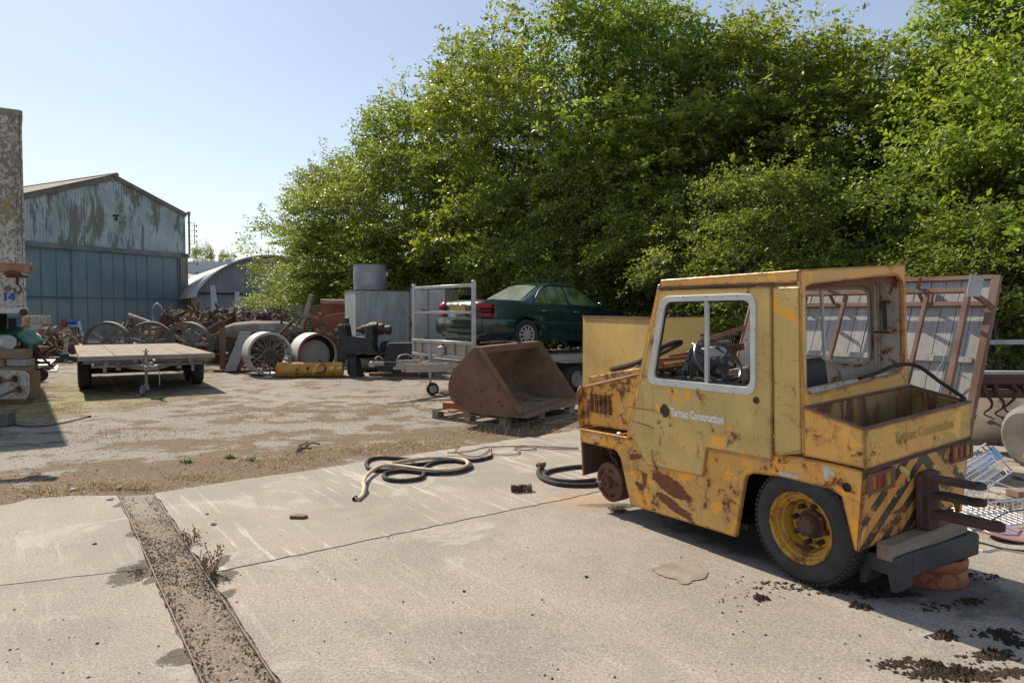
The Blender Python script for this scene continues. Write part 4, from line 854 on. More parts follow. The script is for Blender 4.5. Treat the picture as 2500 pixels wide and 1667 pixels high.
scrap([TW(1.45,-.66,1.24),TW(1.05,-.55,1.31)],.04,.015,'pale metal strip lying across the bonnet scrap',GALV)
scrap([TW(1.60,-.25,1.13),TW(1.60,-.25,1.19)],.035,.035,'small upright grey metal stub standing on the bonnet',GALV,'metal_stub','metal stub')

# supports under the rear
d=V((math.cos(R(31.8)),math.sin(R(31.8)),0)); ang=R(31.8)      # across the tractor
def tw2(x,y,z): p=TW(x,y,0); return V((p.x,p.y,z))
o=tw2(-.42,-.54,.155)
us=[(-.13,-.055),(-.085,-.055),(-.06,.03),(.06,.03),(.085,-.055),(.13,-.055),(.13,.11),(.115,.13),(-.115,.13),(-.13,.11)]
b=MB().plate(us,t=.14,o=(-.40,0,0),u=(0,1,0),v=(0,0,1)).plate([(y,max(z,.0)) for y,z in us],t=.70,o=(-.26,0,0),u=(0,1,0),v=(0,0,1))
for x in (-.33,-.1,.12,.36): b.lathe([(.038,0),(.038,.004),(.028,.005),(.024,-.01),(0,-.01)],(x,-.02,.131),(0,0,1),14)
b.v=[(x,y*.85,z+.006*math.sin(x*19)+.004*math.sin(y*60+x*7)) for x,y,z in b.v]
b.build('plastic_block',PLAS,loc=o,rot=(0,0,ang),bevel=.016,label='speckled dark grey recycled plastic block supporting the back of the yellow tractor',cat='block')
p=tw2(-.455,-.52,.283); MB().box((0,0,.04),(.78,.09,.09)).build('wooden_block',surf('old_timber',(.26,.205,.15),(.34,.28,.215),2,.9,0,.6,60,(.12,.09,.06),.25,5,(1,12,12)),loc=p,rot=(0,R(-3.2),ang),bevel=.005,label='weathered squared timber wedged between plastic block and tractor rear plate',cat='timber')
MB().lathe([(.0,.03),(.135,.03),(.15,.07),(.148,.115),(.155,.122),(.166,.118),(.170,.10),(.166,.075),(.160,.068),(.165,.05),(.172,.02),(.168,.0),(0,0)],(2.49,4.44,ZS),(0,0,1),40).xf(Matrix.Translation((2.50,4.39,ZS))@Matrix.Diagonal((1.28,1.28,1.25,1))@Matrix.Translation((-2.49,-4.44,-ZS))).build('wheel_rim',ORANGE,label='orange rusted steel wheel rim lying flat under the plastic block',cat='wheel rim')
# ---------------------------------------------------------------- generic builders
def wheel(b,c,axis,r,w_,n=32):
    b.lathe([(r*.62,-w_/2),(r*.9,-w_/2),(r*.98,-w_*.36),(r,-w_*.2),(r,w_*.2),(r*.98,w_*.36),(r*.9,w_/2),(r*.62,w_/2)],c,axis,n,cap=False)
    return b
def thing_wheel(parent,name,c,axis,r,w_,tm,rm,dish=.02):
    root=empty(name,c); root.parent=parent
    wheel(MB(),(0,0,0),axis,r,w_).build('wheel_tyre',tm,root)
    MB().lathe([(r*.63,-w_/2),(r*.60,-w_*.3),(r*.55,-dish),(r*.2,-dish),(r*.18,w_*.3),(0,w_*.32)],(0,0,0),axis,24,cap=False).lathe([(r*.63,w_/2),(r*.60,w_*.35),(r*.52,w_*.1),(r*.2,w_*.1),(0,w_*.1)],(0,0,0),axis,24,cap=False).build('rim',rm,root)
    return root
def spoked(b,c,axis,r,w_,ns,rs_=.02,hub=.09,hw=.14,rt=.02,cyl=True):
    q=frame_of(axis); c=V(c)
    b.lathe([(r,-w_/2),(r,w_/2),(r-rt,w_/2),(r-rt,-w_/2)],c,axis,48,close=True)
    b.lathe([(hub,-hw/2),(hub,hw/2),(hub*.45,hw/2),(hub*.45,-hw/2)],c,axis,20,close=True)
    for k in range(ns):
        a=2*PI*k/ns+.1; u=q@V((math.cos(a),math.sin(a),0)); b.beam(c+u*hub*.9,c+u*(r-rt*.5),rs_,rs_*1.6,up=axis)
    return b

# ---------------------------------------------------------------- flatbed trailer
FB=empty('flatbed_trailer',(-8.28,14.1,0),R(31.3),'low wooden flatbed trailer with jockey wheel parked alone in the middle of the yard','trailer')
FG=surf('trailer_frame_paint',(.26,.22,.20),(.36,.31,.28),3,.85,0,.3,40,(.14,.08,.06),.2,7)
b=MB(); L=6.0;Wd=2.42
for i in range(4): b.box((Wd*(i+.5)/4,L/2,.745+.003*(i%2)),(Wd/4-.006,L,.05))
b.build('deck_board',WOODX,FB,bevel=.004)
b=MB().box((Wd/2,-.012,.725),(Wd+.02,.02,.09)).box((-.006,L/2,.72),(.02,L,.09)).box((Wd+.006,L/2,.72),(.02,L,.09)); b.build('deck_edge',FG,FB,bevel=.003)
b=MB()
for y in (.18,1.6,3,4.5,5.8): b.box((Wd/2,y,.66),(Wd-.1,.08,.10))
for x in (.45,Wd-.45): b.box((x,L/2,.60),(.08,L-.2,.12))
b.box((Wd/2,.16,.565),(2.02,.05,.055)); 
for x in (.42,.66,1.76,2.02): b.box((x,.15,.58),(.09,.03,.22) if x in(.66,1.76) else (.06,.04,.34))
b.build('underframe',FG,FB,bevel=.003)
MB().box((1.2,.4,.62),(1.9,.02,.12)).build('rear_board',RUSTD,FB)
for x,y in ((.11,1.62),(2.31,1.72),(.11,2.52),(2.31,2.62)): thing_wheel(FB,'wheel',(x,y,.345),(1,0,0),.345,.24,RUB,RUSTD)
b=MB()
for y in (1.65,2.55): b.cyl((.15,y,.345),(2.27,y,.345),.035,n=10).box((.55,y,.44),(.10,.5,.10)).box((1.87,y,.44),(.10,.5,.10))
b.build('axle',RUSTD,FB)
b=MB().beam((.55,1.0,.56),(1.12,-.45,.54),.07,.10).beam((1.9,1.0,.56),(1.22,-.45,.54),.07,.10).box((1.17,-.5,.54),(.22,.3,.08)).beam((1.17,-.5,.55),(1.22,-.95,.56),.06,.07)
b.build('drawbar',FG,FB,bevel=.004)
b=MB().lathe([(.0,-.05),(.045,-.03),(.05,.02),(.03,.06),(0,.07)],(1.23,-.98,.56),(0,0,1),12).tube([(1.2,-.7,.6),(1.2,-.75,.72),(1.22,-.9,.70)],.015,6).tube([(1.05,-.55,.58),(1.02,-.5,.74)],.012,6)
b.lathe([(.05,0),(.055,.03),(.05,.06)],(1.17,-.6,.60),(0,0,1),10); b.build('coupling',surf('coupling_steel',(.35,.33,.31),(.22,.2,.18),6,.5,.4,.2,40),FB)
JW=MB().cyl((1.11,-.36,.20),(1.11,-.36,.84),.028,n=10).cyl((1.11,-.36,.84),(1.11,-.36,.92),.014).tube([(1.05,-.36,.86),(1.17,-.36,.86)],.01,5).beam((1.11,-.36,.22),(1.11,-.36,.10),.03,.09); JW.build('jockey_post',FG,FB)
thing_wheel(FB,'jockey_wheel',(1.04,-.36,.105),(1,.15,0),.105,.06,RUBG,GALVD,.01)
pts=[V((1.30,-.8,.5))+V((.005*math.sin(k*1.7),0,-.013*k)) for k in range(22)]
MB().tube(pts,.009,5).build('safety_chain',GALVD,FB)
for x in (.95,1.95): MB().box((x,-.026,.655),(.07,.01,.07)).build('reflector',flat('old_reflector',(.42,.18,.12),.5),FB)

# ---------------------------------------------------------------- large spoked iron wheels behind the flatbed
for k,(px,py,Y,rz,lb) in enumerate(((264,866,22.0,.1,'leftmost of the three big iron spoked wheels behind the flatbed'),(367,866,21.9,-.15,'middle one of the three big iron spoked wheels behind the flatbed'),(461,857,21.2,.28,'rightmost and fully visible iron spoked wheel behind the flatbed'))):
    c=at(px,py,Y); c.z=.68
    root=empty('spoked_wheel',(c.x,c.y,.68),0,lb,'wheel','big iron spoked wheels behind the flatbed')
    ax=V((math.sin(rz)-.25,1,0.06)).normalized()
    m=CIRON
    b=MB().lathe([(.68,-.10),(.68,.10),(.645,.10),(.635,.03),(.58,.03),(.58,-.03),(.635,-.03),(.645,-.10)],(0,0,0),ax,56,close=True); b.build('rim',m,root)
    b=MB().lathe([(.10,-.10),(.10,.10),(.04,.10),(.04,-.10)],(0,0,0),ax,20,close=True); b.build('hub',m,root)
    q=frame_of(ax)
    for j in range(10):
        a=2*PI*j/10+k*.3; u=q@V((math.cos(a),math.sin(a),0)); MB().beam(u*.09,u*.59,.13 if k==0 else .085,.05,up=ax).build('spoke',m,root,bevel=.008)

# ---------------------------------------------------------------- roller wheels
ax=V((-.5,.87,0)).normalized()
c=at(660,864,18.8); c.z=.56
root=empty('iron_roller',c,0,'wide iron roller wheel with many spokes standing left of the other drum','wheel')
MB().lathe([(.56,0),(.56,.80),(.535,.80),(.535,.03),(.50,.03),(.50,0)],(0,0,0),ax,56,close=True).build('rolling_drum',surf('drum_steel',(.40,.38,.35),(.52,.50,.47),3,.7,.15,.25,40,(.22,.15,.11),.15,6),root)
MB().lathe([(.088,-.03),(.088,.55),(.03,.55),(.03,.0),(.0,.0)],(0,0,0),ax,24).build('hub',RUSTD,root)
q=frame_of(ax)
for j in range(16):
    a=2*PI*j/16; u=q@V((math.cos(a),math.sin(a),0)); MB().beam(u*.08+ax*.03,u*.515+ax*.06,.040,.03,up=ax).build('spoke',surf('spoke_paint',(.13,.10,.09),(.17,.13,.12),4,.9,0,.3,40) if j==0 else bpy.data.materials['spoke_paint'],root,bevel=.006)
for j in range(16):
    if j%2==0:
        a=2*PI*(j+.5)/16; u=q@V((math.cos(a),math.sin(a),0)); MB().beam(u*.08+ax*.5,u*.52+ax*.55,.04,.03,up=ax).build('rear_spoke',bpy.data.materials['spoke_paint'],root)
MB().box((-.62,.25,.06),(.06,.12,.2)).box((-.57,.25,.14),(.14,.06,.03)).build('bracket',RUST,root)
c=at(780,868,18.9); c.z=.545
root=empty('roller_drum',c,0,'pale hollow roller drum with a rust stained round plate inside, behind the yellow tank','drum')
MB().lathe([(.545,0),(.545,.95),(.52,.95),(.50,.0)],(0,0,0),ax,56,close=True).build('rolling_drum',surf('drum_pale',(.58,.57,.54),(.50,.49,.47),2,.65,.1,.2,40,(.30,.24,.2),.12,5),root)
MB().lathe([(.551,-.012),(.551,.05),(.492,.05),(.488,-.012)],(0,0,0),ax,56,close=True).build('rust_ring',RUST,root)
MB().lathe([(.40,.26),(.40,.24),(.38,.22),(.06,.20),(0,.19)],V((-.06,0,-.03)),ax,40).build('end_plate',surf('stained_plate',(.32,.27,.25),(.42,.36,.34),2,.8,.1,.3,30,(.22,.11,.07),.3,4),root)
MB().lathe([(.49,.30),(.0,.30)],(0,0,0),ax,40,cap=False).build('back_plate',DARK,root)  # added dark disc, its colour stands in for the shade inside the drum
# yellow tank lying in front
a=at(678,903,18.35); c=at(838,900,18.55); a.z=.19;c.z=.19
root=empty('yellow_tank',(a.x,a.y,0),0,'grimy yellow steel gas cylinder lying on the ground in front of the roller drums','cylinder')
d=(c-a); Lk=d.length
MB().lathe([(.0,-.04),(.13,-.035),(.185,0),(.19,.02),(.195,.02),(.195,.05),(.19,.06),(.19,Lk-.24),(.194,Lk-.235),(.194,Lk-.03),(.18,Lk),(0,Lk)],(0,0,a.z),d,36,cap=False).build('shell',paint('tank_yellow',(.72,.36,.03),(.58,.26,.02),under=(.74,.48,.12),uamt=.2,us=3,ramt=.28,rs=5,rust=((.06,.035,.02),(.14,.07,.03)),rough=.45),root)
u=d.normalized()
MB().lathe([(.06,-.07),(.06,-.03)],(0,0,a.z),d,16).lathe([(.03,-.16),(.045,-.12),(.045,-.07)],(0,0,a.z),d,12).build('valve_cap',RUST,root)
p=V((0,0,.19))+u*1.20
MB().tube([p+V((-.18,-.0,.24)),p+V((-.10,-.08,.15)),p+V((.0,-.17,.08)),p+V((.0,-.2,-.02)),p+V((-.08,-.21,-.06))],.022,8,sub=3).tube([p+V((-.26,-.2,-.08)),p+V((-.1,-.21,-.06))],.018,6).build('outlet_pipe',IRON,root)
MB().lathe([(.022,0),(.022,.012),(.012,.012)],V((0,0,.19))+u*.78+V((0,-.185,.04)),(0,-1,0),12).build('plug',DARK,root)

# ---------------------------------------------------------------- corrugated radiator, post, boiler tank
p0=at(562,888,19.9);p0.z=.03
root=empty('radiator_panel',p0,0,'white ribbed radiator panel leaning diagonally left of the spoked roller wheel','radiator')
u=V((.36,.25,1.08)); wv=V((.16,.04,0)); nn=V((0,-1,.2)).normalized()
b=MB()
for i in range(19):
    a=u*((i+.5)/19); b.beam(a-wv*.9+nn*.01,a+wv*.9+nn*.01,.034,.07,up=nn)
b.build('ribs',WHITE,root)
MB().add([-wv*.95,wv*.95,wv*.95+u,-wv*.95+u,-wv*.95-nn*.07,wv*.95-nn*.07,wv*.95+u-nn*.07,-wv*.95+u-nn*.07],[(0,1,2,3),(5,4,7,6),(1,5,6,2),(4,0,3,7),(3,2,6,7),(4,5,1,0)]).build('back_case',flat('case_grey',(.16,.16,.16),.8),root,smooth=0)
MB().beam(wv*1.15-nn*.04,wv*1.15+u-nn*.04,.05,.07).build('side_rail',RUST,root)
p=at(544,892,20.3);p.z=0
root=empty('steel_post',p,0,'tall flat pinkish brown steel post on a base plate left of the radiator panel','post')
MB().box((0,0,.62),(.16,.05,1.18)).build('plate_post',RUSTP,root,bevel=.004)
MB().box((.35,-.1,.04),(.95,.45,.06)).build('base_plate',RUST,root,bevel=.004)
c=at(650,808,23)
root=empty('old_tractor',(c.x,c.y,0),R(6),'old brown tractor with a bulbous bonnet and thin steering wheel behind the spoked roller','tractor')
TB=surf('boiler_brown',(.22,.185,.145),(.30,.26,.21),2,.85,0,.3,30,(.15,.09,.06),.25,5)
MB().lathe([(.02,-1.15),(.18,-1.12),(.28,-.85),(.33,-.3),(.33,.55),(.25,.95),(.12,1.2),(0,1.22)],(-.1,0,1.03),(1,0,0),28).xf(Matrix.Translation((0,0,0))).build('bonnet',TB,root)
MB().box((-.55,-.1,.62),(1.2,.35,.35)).box((.3,0,.55),(1.6,.2,.12)).build('gearbox',RUSTD,root,bevel=.02)
MB().beam((.1,-.32,1.05),(.1,-.325,1.22),.42,.006,up=(0,1,0)).build('bare_patch',flat('bare_metal_blue',(.38,.44,.47),.6),root)
MB().beam((.52,-.15,.9),(.50,-.2,1.5),.05,.05).build('steering_column',RUSTD,root)
MB().tube([V((.50,-.2,1.53))+V((.27*math.cos(t),.26*math.sin(t),.03*math.sin(t))) for t in np.linspace(0,2*PI,28,endpoint=False)],.012,6,closed=True).tube([(.23,-.2,1.53),(.77,-.2,1.53)],.01,5).tube([(.5,-.2,1.52),(.4,.05,1.55)],.01,5).build('steering_wheel',RUSTD,root)
thing_wheel(root,'front_wheel',(-.72,-.45,.37),(0,1,0),.37,.16,RUB,RUSTD)
thing_wheel(root,'rear_wheel',(.75,-.55,.42),(0,1,0),.42,.2,RUB,RUSTD)
MB().beam((.5,-.5,.86),(3.2,-.3,.86),.04,.07).beam((1.2,-.45,.82),(1.2,-.45,.4),.04,.04).beam((2.5,-.35,.82),(1.9,-.38,.45),.04,.04).build('side_rail',RUST,root)

# ---------------------------------------------------------------- wire mesh rack
p=at(722,800,26); root=empty('mesh_rack',(p.x,p.y,0),R(-8),'pale wire mesh rack standing in front of the trees, right of the old tractor bonnet','rack')
b=MB()
for i in range(13): b.beam((-.55-.02*i*0,0,.55+i*.105),(.85,0.12,.62+i*.105),.012,.018)
for i in range(26): b.beam((-.55+i*.055+.0,0.0,.55),(-.42+i*.055,.1,1.86),.006,.006)
b.build('mesh',flat('mesh_grey',(.50,.50,.48),.5),root,smooth=0)
# zinc bowl on top of the long rail
p=at(746,771,23.0); MB().lathe([(.0,-.06),(.14,-.06),(.24,.04),(.26,.05),(.24,.05),(.13,-.04),(0,-.04)],p,(0,.1,1),28).build('enamel_bowl',flat('enamel_blue_white',(.45,.52,.58),.35),label='shallow pale blue enamel bowl beside the wire mesh rack',cat='bowl')
MB().lathe([(.28,-.03),(.28,.03),(.25,.03),(.25,-.03)],at(763,795,22.6),(.2,1,.0),30,close=True,a0=0,a1=2*PI).build('iron_hoop',RUSTP,label='thin rusty iron hoop standing upright left of the rusty hopper',cat='hoop')
# rusty hopper machine
p=at(812,840,24); root=empty('rusty_hopper',(p.x,p.y,0),R(5),'heavily rusted hopper machine with a round roller on top, left of the galvanised tank','machine')
RR=surf('red_rust',(.26,.09,.05),(.36,.15,.09),3,.9,0,.5,30,(.10,.05,.03),.25,6)
MB().plate([(-.55,.75),(.6,.75),(.75,1.3),(.45,1.62),(-.1,1.55),(-.5,1.25)],t=.7,o=(0,0,0)).build('body',RR,root,bevel=.02)
MB().cyl((-.35,-.1,1.98),(.9,-.1,1.95),.085,n=18).build('top_roller',surf('roller_pink',(.42,.28,.22),(.33,.2,.15),3,.7,0,.2,30),root)
MB().plate([(-.45,1.55),(.8,1.6),(.8,1.9),(-.35,1.9)],t=.05,o=(0,.1,0)).build('back_plate',RR,root)
MB().beam((-1.05,-.1,.7),(-.62,-.15,2.2),.20,.12).build('side_beam',surf('beam_grey_pink',(.36,.31,.29),(.28,.22,.2),3,.85,0,.3,30),root,bevel=.01)
MB().lathe([(.17,-.06),(.17,.06)],(-.42,-.2,1.45),(.2,1,0),20).lathe([(.12,-.08),(.12,.0)],(-.38,-.2,1.20),(.2,1,0),20).box((-.5,-.15,1.1),(.22,.2,.9)).build('gear_head',RR,root)
MB().box((0,.2,.4),(1.2,.6,.75)).build('stand',RUSTD,root)

# ---------------------------------------------------------------- galvanised tank with drum on top
a=at(868,765,20.6); c=at(1000,765,21.4); e_=at(842,765,21.6)
root=empty('galvanised_tank',(0,0,0),0,'tall grey galvanised steel box tank behind the black lathe','tank')
P=[V((a.x,a.y)),V((c.x,c.y)),V((c.x-.45,c.y+1.05)),V((e_.x,e_.y))]
zt=1.6+58/1800*21
MB().plate([tuple(p) for p in P],t=zt-.16,o=(0,0,.12),u=(1,0,0),v=(0,1,0)).build('tank_body',GALV,root,bevel=.01)
cen=V((sum(p.x for p in P)/4,sum(p.y for p in P)/4)); P2_=[cen+(p-cen)*1.02 for p in P]
MB().plate([tuple(p) for p in P2_],t=.03,o=(0,0,zt-.04),u=(1,0,0),v=(0,1,0)).build('rusty_rim',RUST,root)
b=MB()
for k in (.08,.92):
    p=P[0].lerp(P[1],k); MB().beam((p.x,p.y-.006,.14),(p.x,p.y-.006,zt-.05),.012,.012).build('seam',GALVD,root)
dc=at(904,765,21.35); c=V((dc.x,dc.y,zt))
root=empty('zinc_drum',(dc.x,dc.y,zt-.01),0,'open round dull zinc drum standing on top of the galvanised tank','drum')
MB().lathe([(.46,0),(.475,.35),(.465,.74),(.455,.74),(.46,.35),(.45,.02),(0,.02)],(0,0,0),(0,0,1),40).build('shell',surf('zinc_drum_skin',(.30,.315,.335),(.40,.415,.43),2.5,.55,.3,.2,30,(.22,.18,.14),.14,6),root)
MB().lathe([(.485,.72),(.485,.75),(.455,.75),(.455,.72)],(0,0,0),(0,0,1),40,close=True).build('rolled_rim',RUSTP,root)
MB().box((.50,-.05,.46),(.06,.05,.12)).build('lug',GALV,root)

# ---------------------------------------------------------------- pale kiosk behind the trailer
a=at(1088,765,22.2); e_=at(1003,765,23.6); c=at(1175,765,23.4)
root=empty('grey_kiosk',(0,0,0),0,'low pale panelled cabin with a dark opening, behind the headboard of the car trailer','cabin')
zt=1.6+58/1800*22.5
P=[V((a.x,a.y)),V((c.x,c.y)),V((c.x-.8,c.y+1.6)),V((e_.x,e_.y))]
MB().plate([tuple(p) for p in P],t=zt-.3,o=(0,0,.3),u=(1,0,0),v=(0,1,0)).build('cabin_body',surf('cabin_panel',(.60,.58,.54),(.5,.48,.45),2,.6,.1,.15,30,(.3,.22,.16),.08,5),root,smooth=0)
b=MB()
for k in (.02,.5,.98): p=P[0].lerp(P[3],k); b.beam((p.x-.01,p.y-.02,.3),(p.x-.01,p.y-.02,zt+.06),.05,.03)
b.build('corner_trim',ALU,root)
p=P[0].lerp(P[1],.6); MB().box((p.x-.02,p.y-.05,zt-.42),(.75,.05,.5),(0,0,R(50))).build('opening',DARK,root)
p=P[0].lerp(P[1],.22); MB().box((p.x,p.y-.06,zt-.62),(.10,.01,.10),(0,0,R(50))).build('warning_sign',flat('sign_amber',(.7,.4,.03),.5),root)
MB().box(((a.x+e_.x)/2,a.y+.9,.18),(1.6,1.2,.3)).build('plinth',DARK,root)

# ---------------------------------------------------------------- old lathe
p=at(868,915,19.0)
root=empty('lathe',(p.x,p.y,0),R(-3),'old black cast iron lathe standing in front of the galvanised tank','lathe')
hs=[(-.30,.42),(-.32,.85),(-.22,.92),(-.30,.98),(-.32,1.28),(-.25,1.32),(-.12,1.32),(-.08,1.02),(.38,1.00),(.42,1.30),(.56,1.30),(.60,1.02),(.58,.80)]
prof=hs+[(.62,.66),(.72,.60),(.86,.62),(.92,.72),(.95,.86),(2.2,.86),(2.2,.60),(1.75,.58),(1.50,.46),(1.30,.22),(.95,.14),(.68,.20),(.45,.42),(.10,.52)]
MB().plate(prof,t=.50,o=(0,.0,0)).build('bed_casting',IRON,root,bevel=.02)
MB().plate([(-.16,0),(.14,0),(.05,.12),(.02,.45),(.06,.60),(-.26,.60),(-.14,.30)],t=.5,o=(.12,0,0)).build('foot',IRON,root,bevel=.015)
MB().plate([(-.30,.0),(-.14,0),(-.18,.60),(-.30,.60)],t=.1,o=(.0,.4,0)).build('foot',IRON,root,bevel=.015)
MB().plate([(-.12,0),(.14,0),(.05,.25),(-.05,.25)],t=.5,o=(1.9,0,0)).build('foot',IRON,root,bevel=.015)
MB().lathe([(.05,0),(.05,.08),(.07,.08),(.07,.15),(.115,.15),(.115,.26),(.145,.26),(.145,.34),(.18,.36),(.19,.50),(.19,.56),(.15,.58),(.15,.70)],(-.02,.2,1.17),(1,0,.03),28).build('step_pulley',surf('pulley_rust',(.16,.09,.06),(.09,.06,.05),6,.6,.3,.3,40),root)
b=MB().lathe([(.07,0),(.07,.16),(.11,.16),(.12,.20),(.12,.30),(.10,.31),(.0,.31)],(.58,.2,1.17),(1,0,0),20); b.build('chuck',surf('chuck_rust',(.20,.09,.06),(.10,.06,.05),6,.6,.3,.3,40),root)
MB().lathe([(.15,0),(.15,.10),(.11,.10),(.11,0)],(-.34,.28,1.36),(1,0.2,0),24,close=True).build('gear_wheel',IRON,root)
MB().box((-.34,.2,1.16),(.12,.06,.16)).cyl((-.56,.1,1.16),(-.34,.1,1.16),.03).build('bracket_handle',CIRON,root)
MB().lathe([(.16,0),(.16,.06)],(.80,-.03,.74),(0,1,0),24).build('end_wheel',IRON,root)
MB().box((.22,-.012,.90),(.16,.02,.09)).build('maker_plate',surf('brass_plate',(.3,.24,.13),(.2,.15,.09),9,.6,.2,.2,60),root)
MB().box((1.0,-.1,.04),(1.2,.2,.08)).build('wooden_sleeper',RUSTP,label=None,parent=root)
p=at(955,895,19.3); p.z=.14
MB().box((0,0,0),(.62,.35,.24)).build('grey_box',flat('ash_grey',(.2,.2,.2),.8),loc=p,bevel=.01,label='small grey metal box on the ground right of the lathe foot',cat='box')
p=at(900,880,20.3); MB().cyl((p.x-.4,p.y,.24),(p.x+.9,p.y+.1,.24),.22,n=24).build('lying_drum',surf('drum_grey_beige',(.3,.27,.23),(.22,.19,.16),3,.7,.1,.2,30),label='dull beige cylinder lying beneath the bed of the lathe',cat='cylinder')

# ---------------------------------------------------------------- car trailer
ang=math.atan2(.6,.8)
CT=empty('car_trailer',(-1.38,14.55,0),ang,'galvanised car trailer with a tall headboard frame carrying the dark green car','trailer')
b=MB()
for y in (1.12,-1.12): b.box((0,y,1.48),(.06,.075,1.46))
b.box((0,0,2.12),(.05,2.24,.06)).box((0,0,1.62),(.05,2.24,.05)).box((-.01,0,1.04),(.06,2.3,.06)).box((-.01,0,.76),(.06,2.3,.06))
b.build('headboard_frame',ALU,CT,bevel=.004)
b=MB().box((.03,0,.90),(.02,2.2,.26)); b.build('headboard_panel',BEIGE,CT)
b=MB()
for y in (-.85,-.45,0,.05,.45,.8): b.box((-.015,y,.90),(.04,.035,.24))
b.build('panel_ribs',BEIGE,CT)
b=MB()
for y in (1.08,-1.08): b.box((2.5,y,.68),(5.0,.07,.12))
for x in (.1,1.2,2.3,3.4,4.6): b.box((x,0,.66),(.07,2.1,.08))
b.box((2.5,.75,.74),(5,.45,.025)).box((2.5,-.75,.74),(5,.45,.025)).box((.0,0,.60),(.06,1.5,.10)).box((.0,.72,.68),(.05,.05,.2)).box((.0,-.72,.68),(.05,.05,.2))
b.build('chassis',BEIGE,CT,bevel=.003)
for x in (2.4,3.15):
    for y in (1.25,-1.25): thing_wheel(CT,'wheel',(x,y,.28),(0,1,0),.28,.17,RUB,GALVD)
for y in (-1.25,1.25): MB().box((2.8,y,.62),(1.5,.24,.03)).build('mudguard',GALVD,CT)
b=MB().beam((.4,.55,.56),(-.85,.06,.56),.06,.16).beam((.4,-.55,.56),(-.85,-.06,.56),.06,.16).beam((-.8,0,.58),(-1.05,0,.60),.1,.12)
b.build('drawbar',BEIGE,CT,bevel=.003)
MB().cyl((-1.02,0,.64),(-1.3,0,.66),.045,n=12).build('rubber_bellows',RUB,CT)
b=MB().box((-1.42,0,.665),(.26,.10,.07)).lathe([(.0,-.05),(.05,-.05),(.06,0),(.04,.05),(0,.06)],(-1.52,0,.66),(0,0,1),12).tube([(-1.4,0,.70),(-1.45,0,.77),(-1.36,0,.80),(-1.3,0,.74)],.012,6,sub=3).tube([(-1.0,0,.68),(-.95,0,.79),(-.78,.0,.82),(-.66,0,.76),(-.6,0,.70)],.014,6,sub=4).box((-.75,.0,.68),(.5,.07,.06))
b.build('coupling',surf('coupling_galv',(.48,.46,.42),(.36,.33,.30),6,.45,.4,.2,40),CT,bevel=.004)
MB().box((-.10,-.40,.60),(.14,.0015,.06)).build('sticker',WHITE,CT)
MB().box((-.22,.09,.66),(.05,.05,.62)).cyl((-.22,.09,.95),(-.22,.09,1.0),.012,n=8).tube([(-.28,.09,1.0),(-.14,.09,1.0)],.01,5).cyl((-.22,.09,.36),(-.22,.09,.10),.022,n=10).tube([(-.24,.09,.12),(-.24,.0,.115)],.014,6).build('jockey_post',GALV,CT)
thing_wheel(CT,'jockey_wheel',(-.24,-.03,.125),(.25,1,0),.125,.07,RUB,GALV,.01)
MB().lathe([(.10,-.03),(.11,0),(.10,.03)],(-.05,-.05,.86),(1,0,0),16).box((-.05,-.05,.86),(.1,.14,.18)).build('winch',GALV,CT,bevel=.01)

# ---------------------------------------------------------------- dark green saloon car on the trailer
CAR=empty('saloon_car',(-1.10,14.76,.90),rot=(0,R(1.8),ang),label='dark green four door saloon car loaded on the car trailer, seen from behind',cat='car')
t=NT('car_green_paint'); PAINT=t.out(t.mix(t.ramp(t.noise(3,4,.6),.4,.6),(.010,.032,.036),(.016,.042,.045)),t.fmix(t.ramp(t.noise(2,6,.7),.4,.65),.16,.3),.25,None,spec=.6); t.b.inputs['Coat Weight'].default_value=.6; t.b.inputs['Coat Roughness'].default_value=.12
t=NT('car_glass'); GL=t.out((.07,.10,.07),.05,0,None,spec=1.0); t.b.inputs['Alpha'].default_value=.62
CHR=surf('chrome_trim',(.55,.56,.57),(.45,.46,.47),9,.25,.9,0,40); BLK=flat('car_black',(.012,.012,.013),.5)
def tz(x):
    xs=[0,.06,.2,.5,.95,1.4,2.4,3.3,3.6,4.1,4.35,4.48]; zs=[.86,.93,.975,1.0,1.0,.975,.95,.93,.90,.82,.74,.60]
    return float(np.interp(x,xs,zs))
def hw(x): return float(np.interp(x,[0,.05,.2,.6,1.2,3.2,4.0,4.35,4.48],[.74,.79,.825,.85,.86,.86,.83,.74,.60]))
b=MB(); st=[0,.03,.08,.2,.4,.7,1.0,1.3,1.6,2.0,2.4,2.8,3.2,3.5,3.8,4.1,4.3,4.42,4.48]
half=lambda x:[(0,.22),(hw(x)*.88,.22),(hw(x)*.965,.30),(hw(x),.50),(hw(x)*1.0,.60),(hw(x)*.99,.72),(hw(x)*.965,min(tz(x)-.035,.88)),(hw(x)*.90,tz(x)-.012),(hw(x)*.7,tz(x)),(0,tz(x)+.01)]
vs=[];fs=[];N=0
for x in st:
    h=half(x); ring=[(x,-y,z) for y,z in h]+[(x,y,z) for y,z in reversed(h[1:-1])]; N=len(ring); vs+=ring
for i in range(len(st)-1):
    for k in range(N): fs.append((i*N+k,(i+1)*N+k,(i+1)*N+(k+1)%N,i*N+(k+1)%N))
fs+=[tuple(range(N)),tuple(len(vs)-1-k for k in range(N))]
m=MB(); m.v=vs;m.f=fs; body=m.build('body',PAINT,CAR,smooth=38)
for x in (1.10,3.78):
    ct=MB().cyl((x,-1,.31),(x,-.58,.31),.355,n=32).cyl((x,.58,.31),(x,1,.31),.355,n=32).build('wheel_arch',BLK,CAR); ct.hide_render=True; ct.hide_viewport=True
    bo=body.modifiers.new('arch','BOOLEAN'); bo.object=ct; bo.operation='DIFFERENCE'; bo.solver='EXACT'
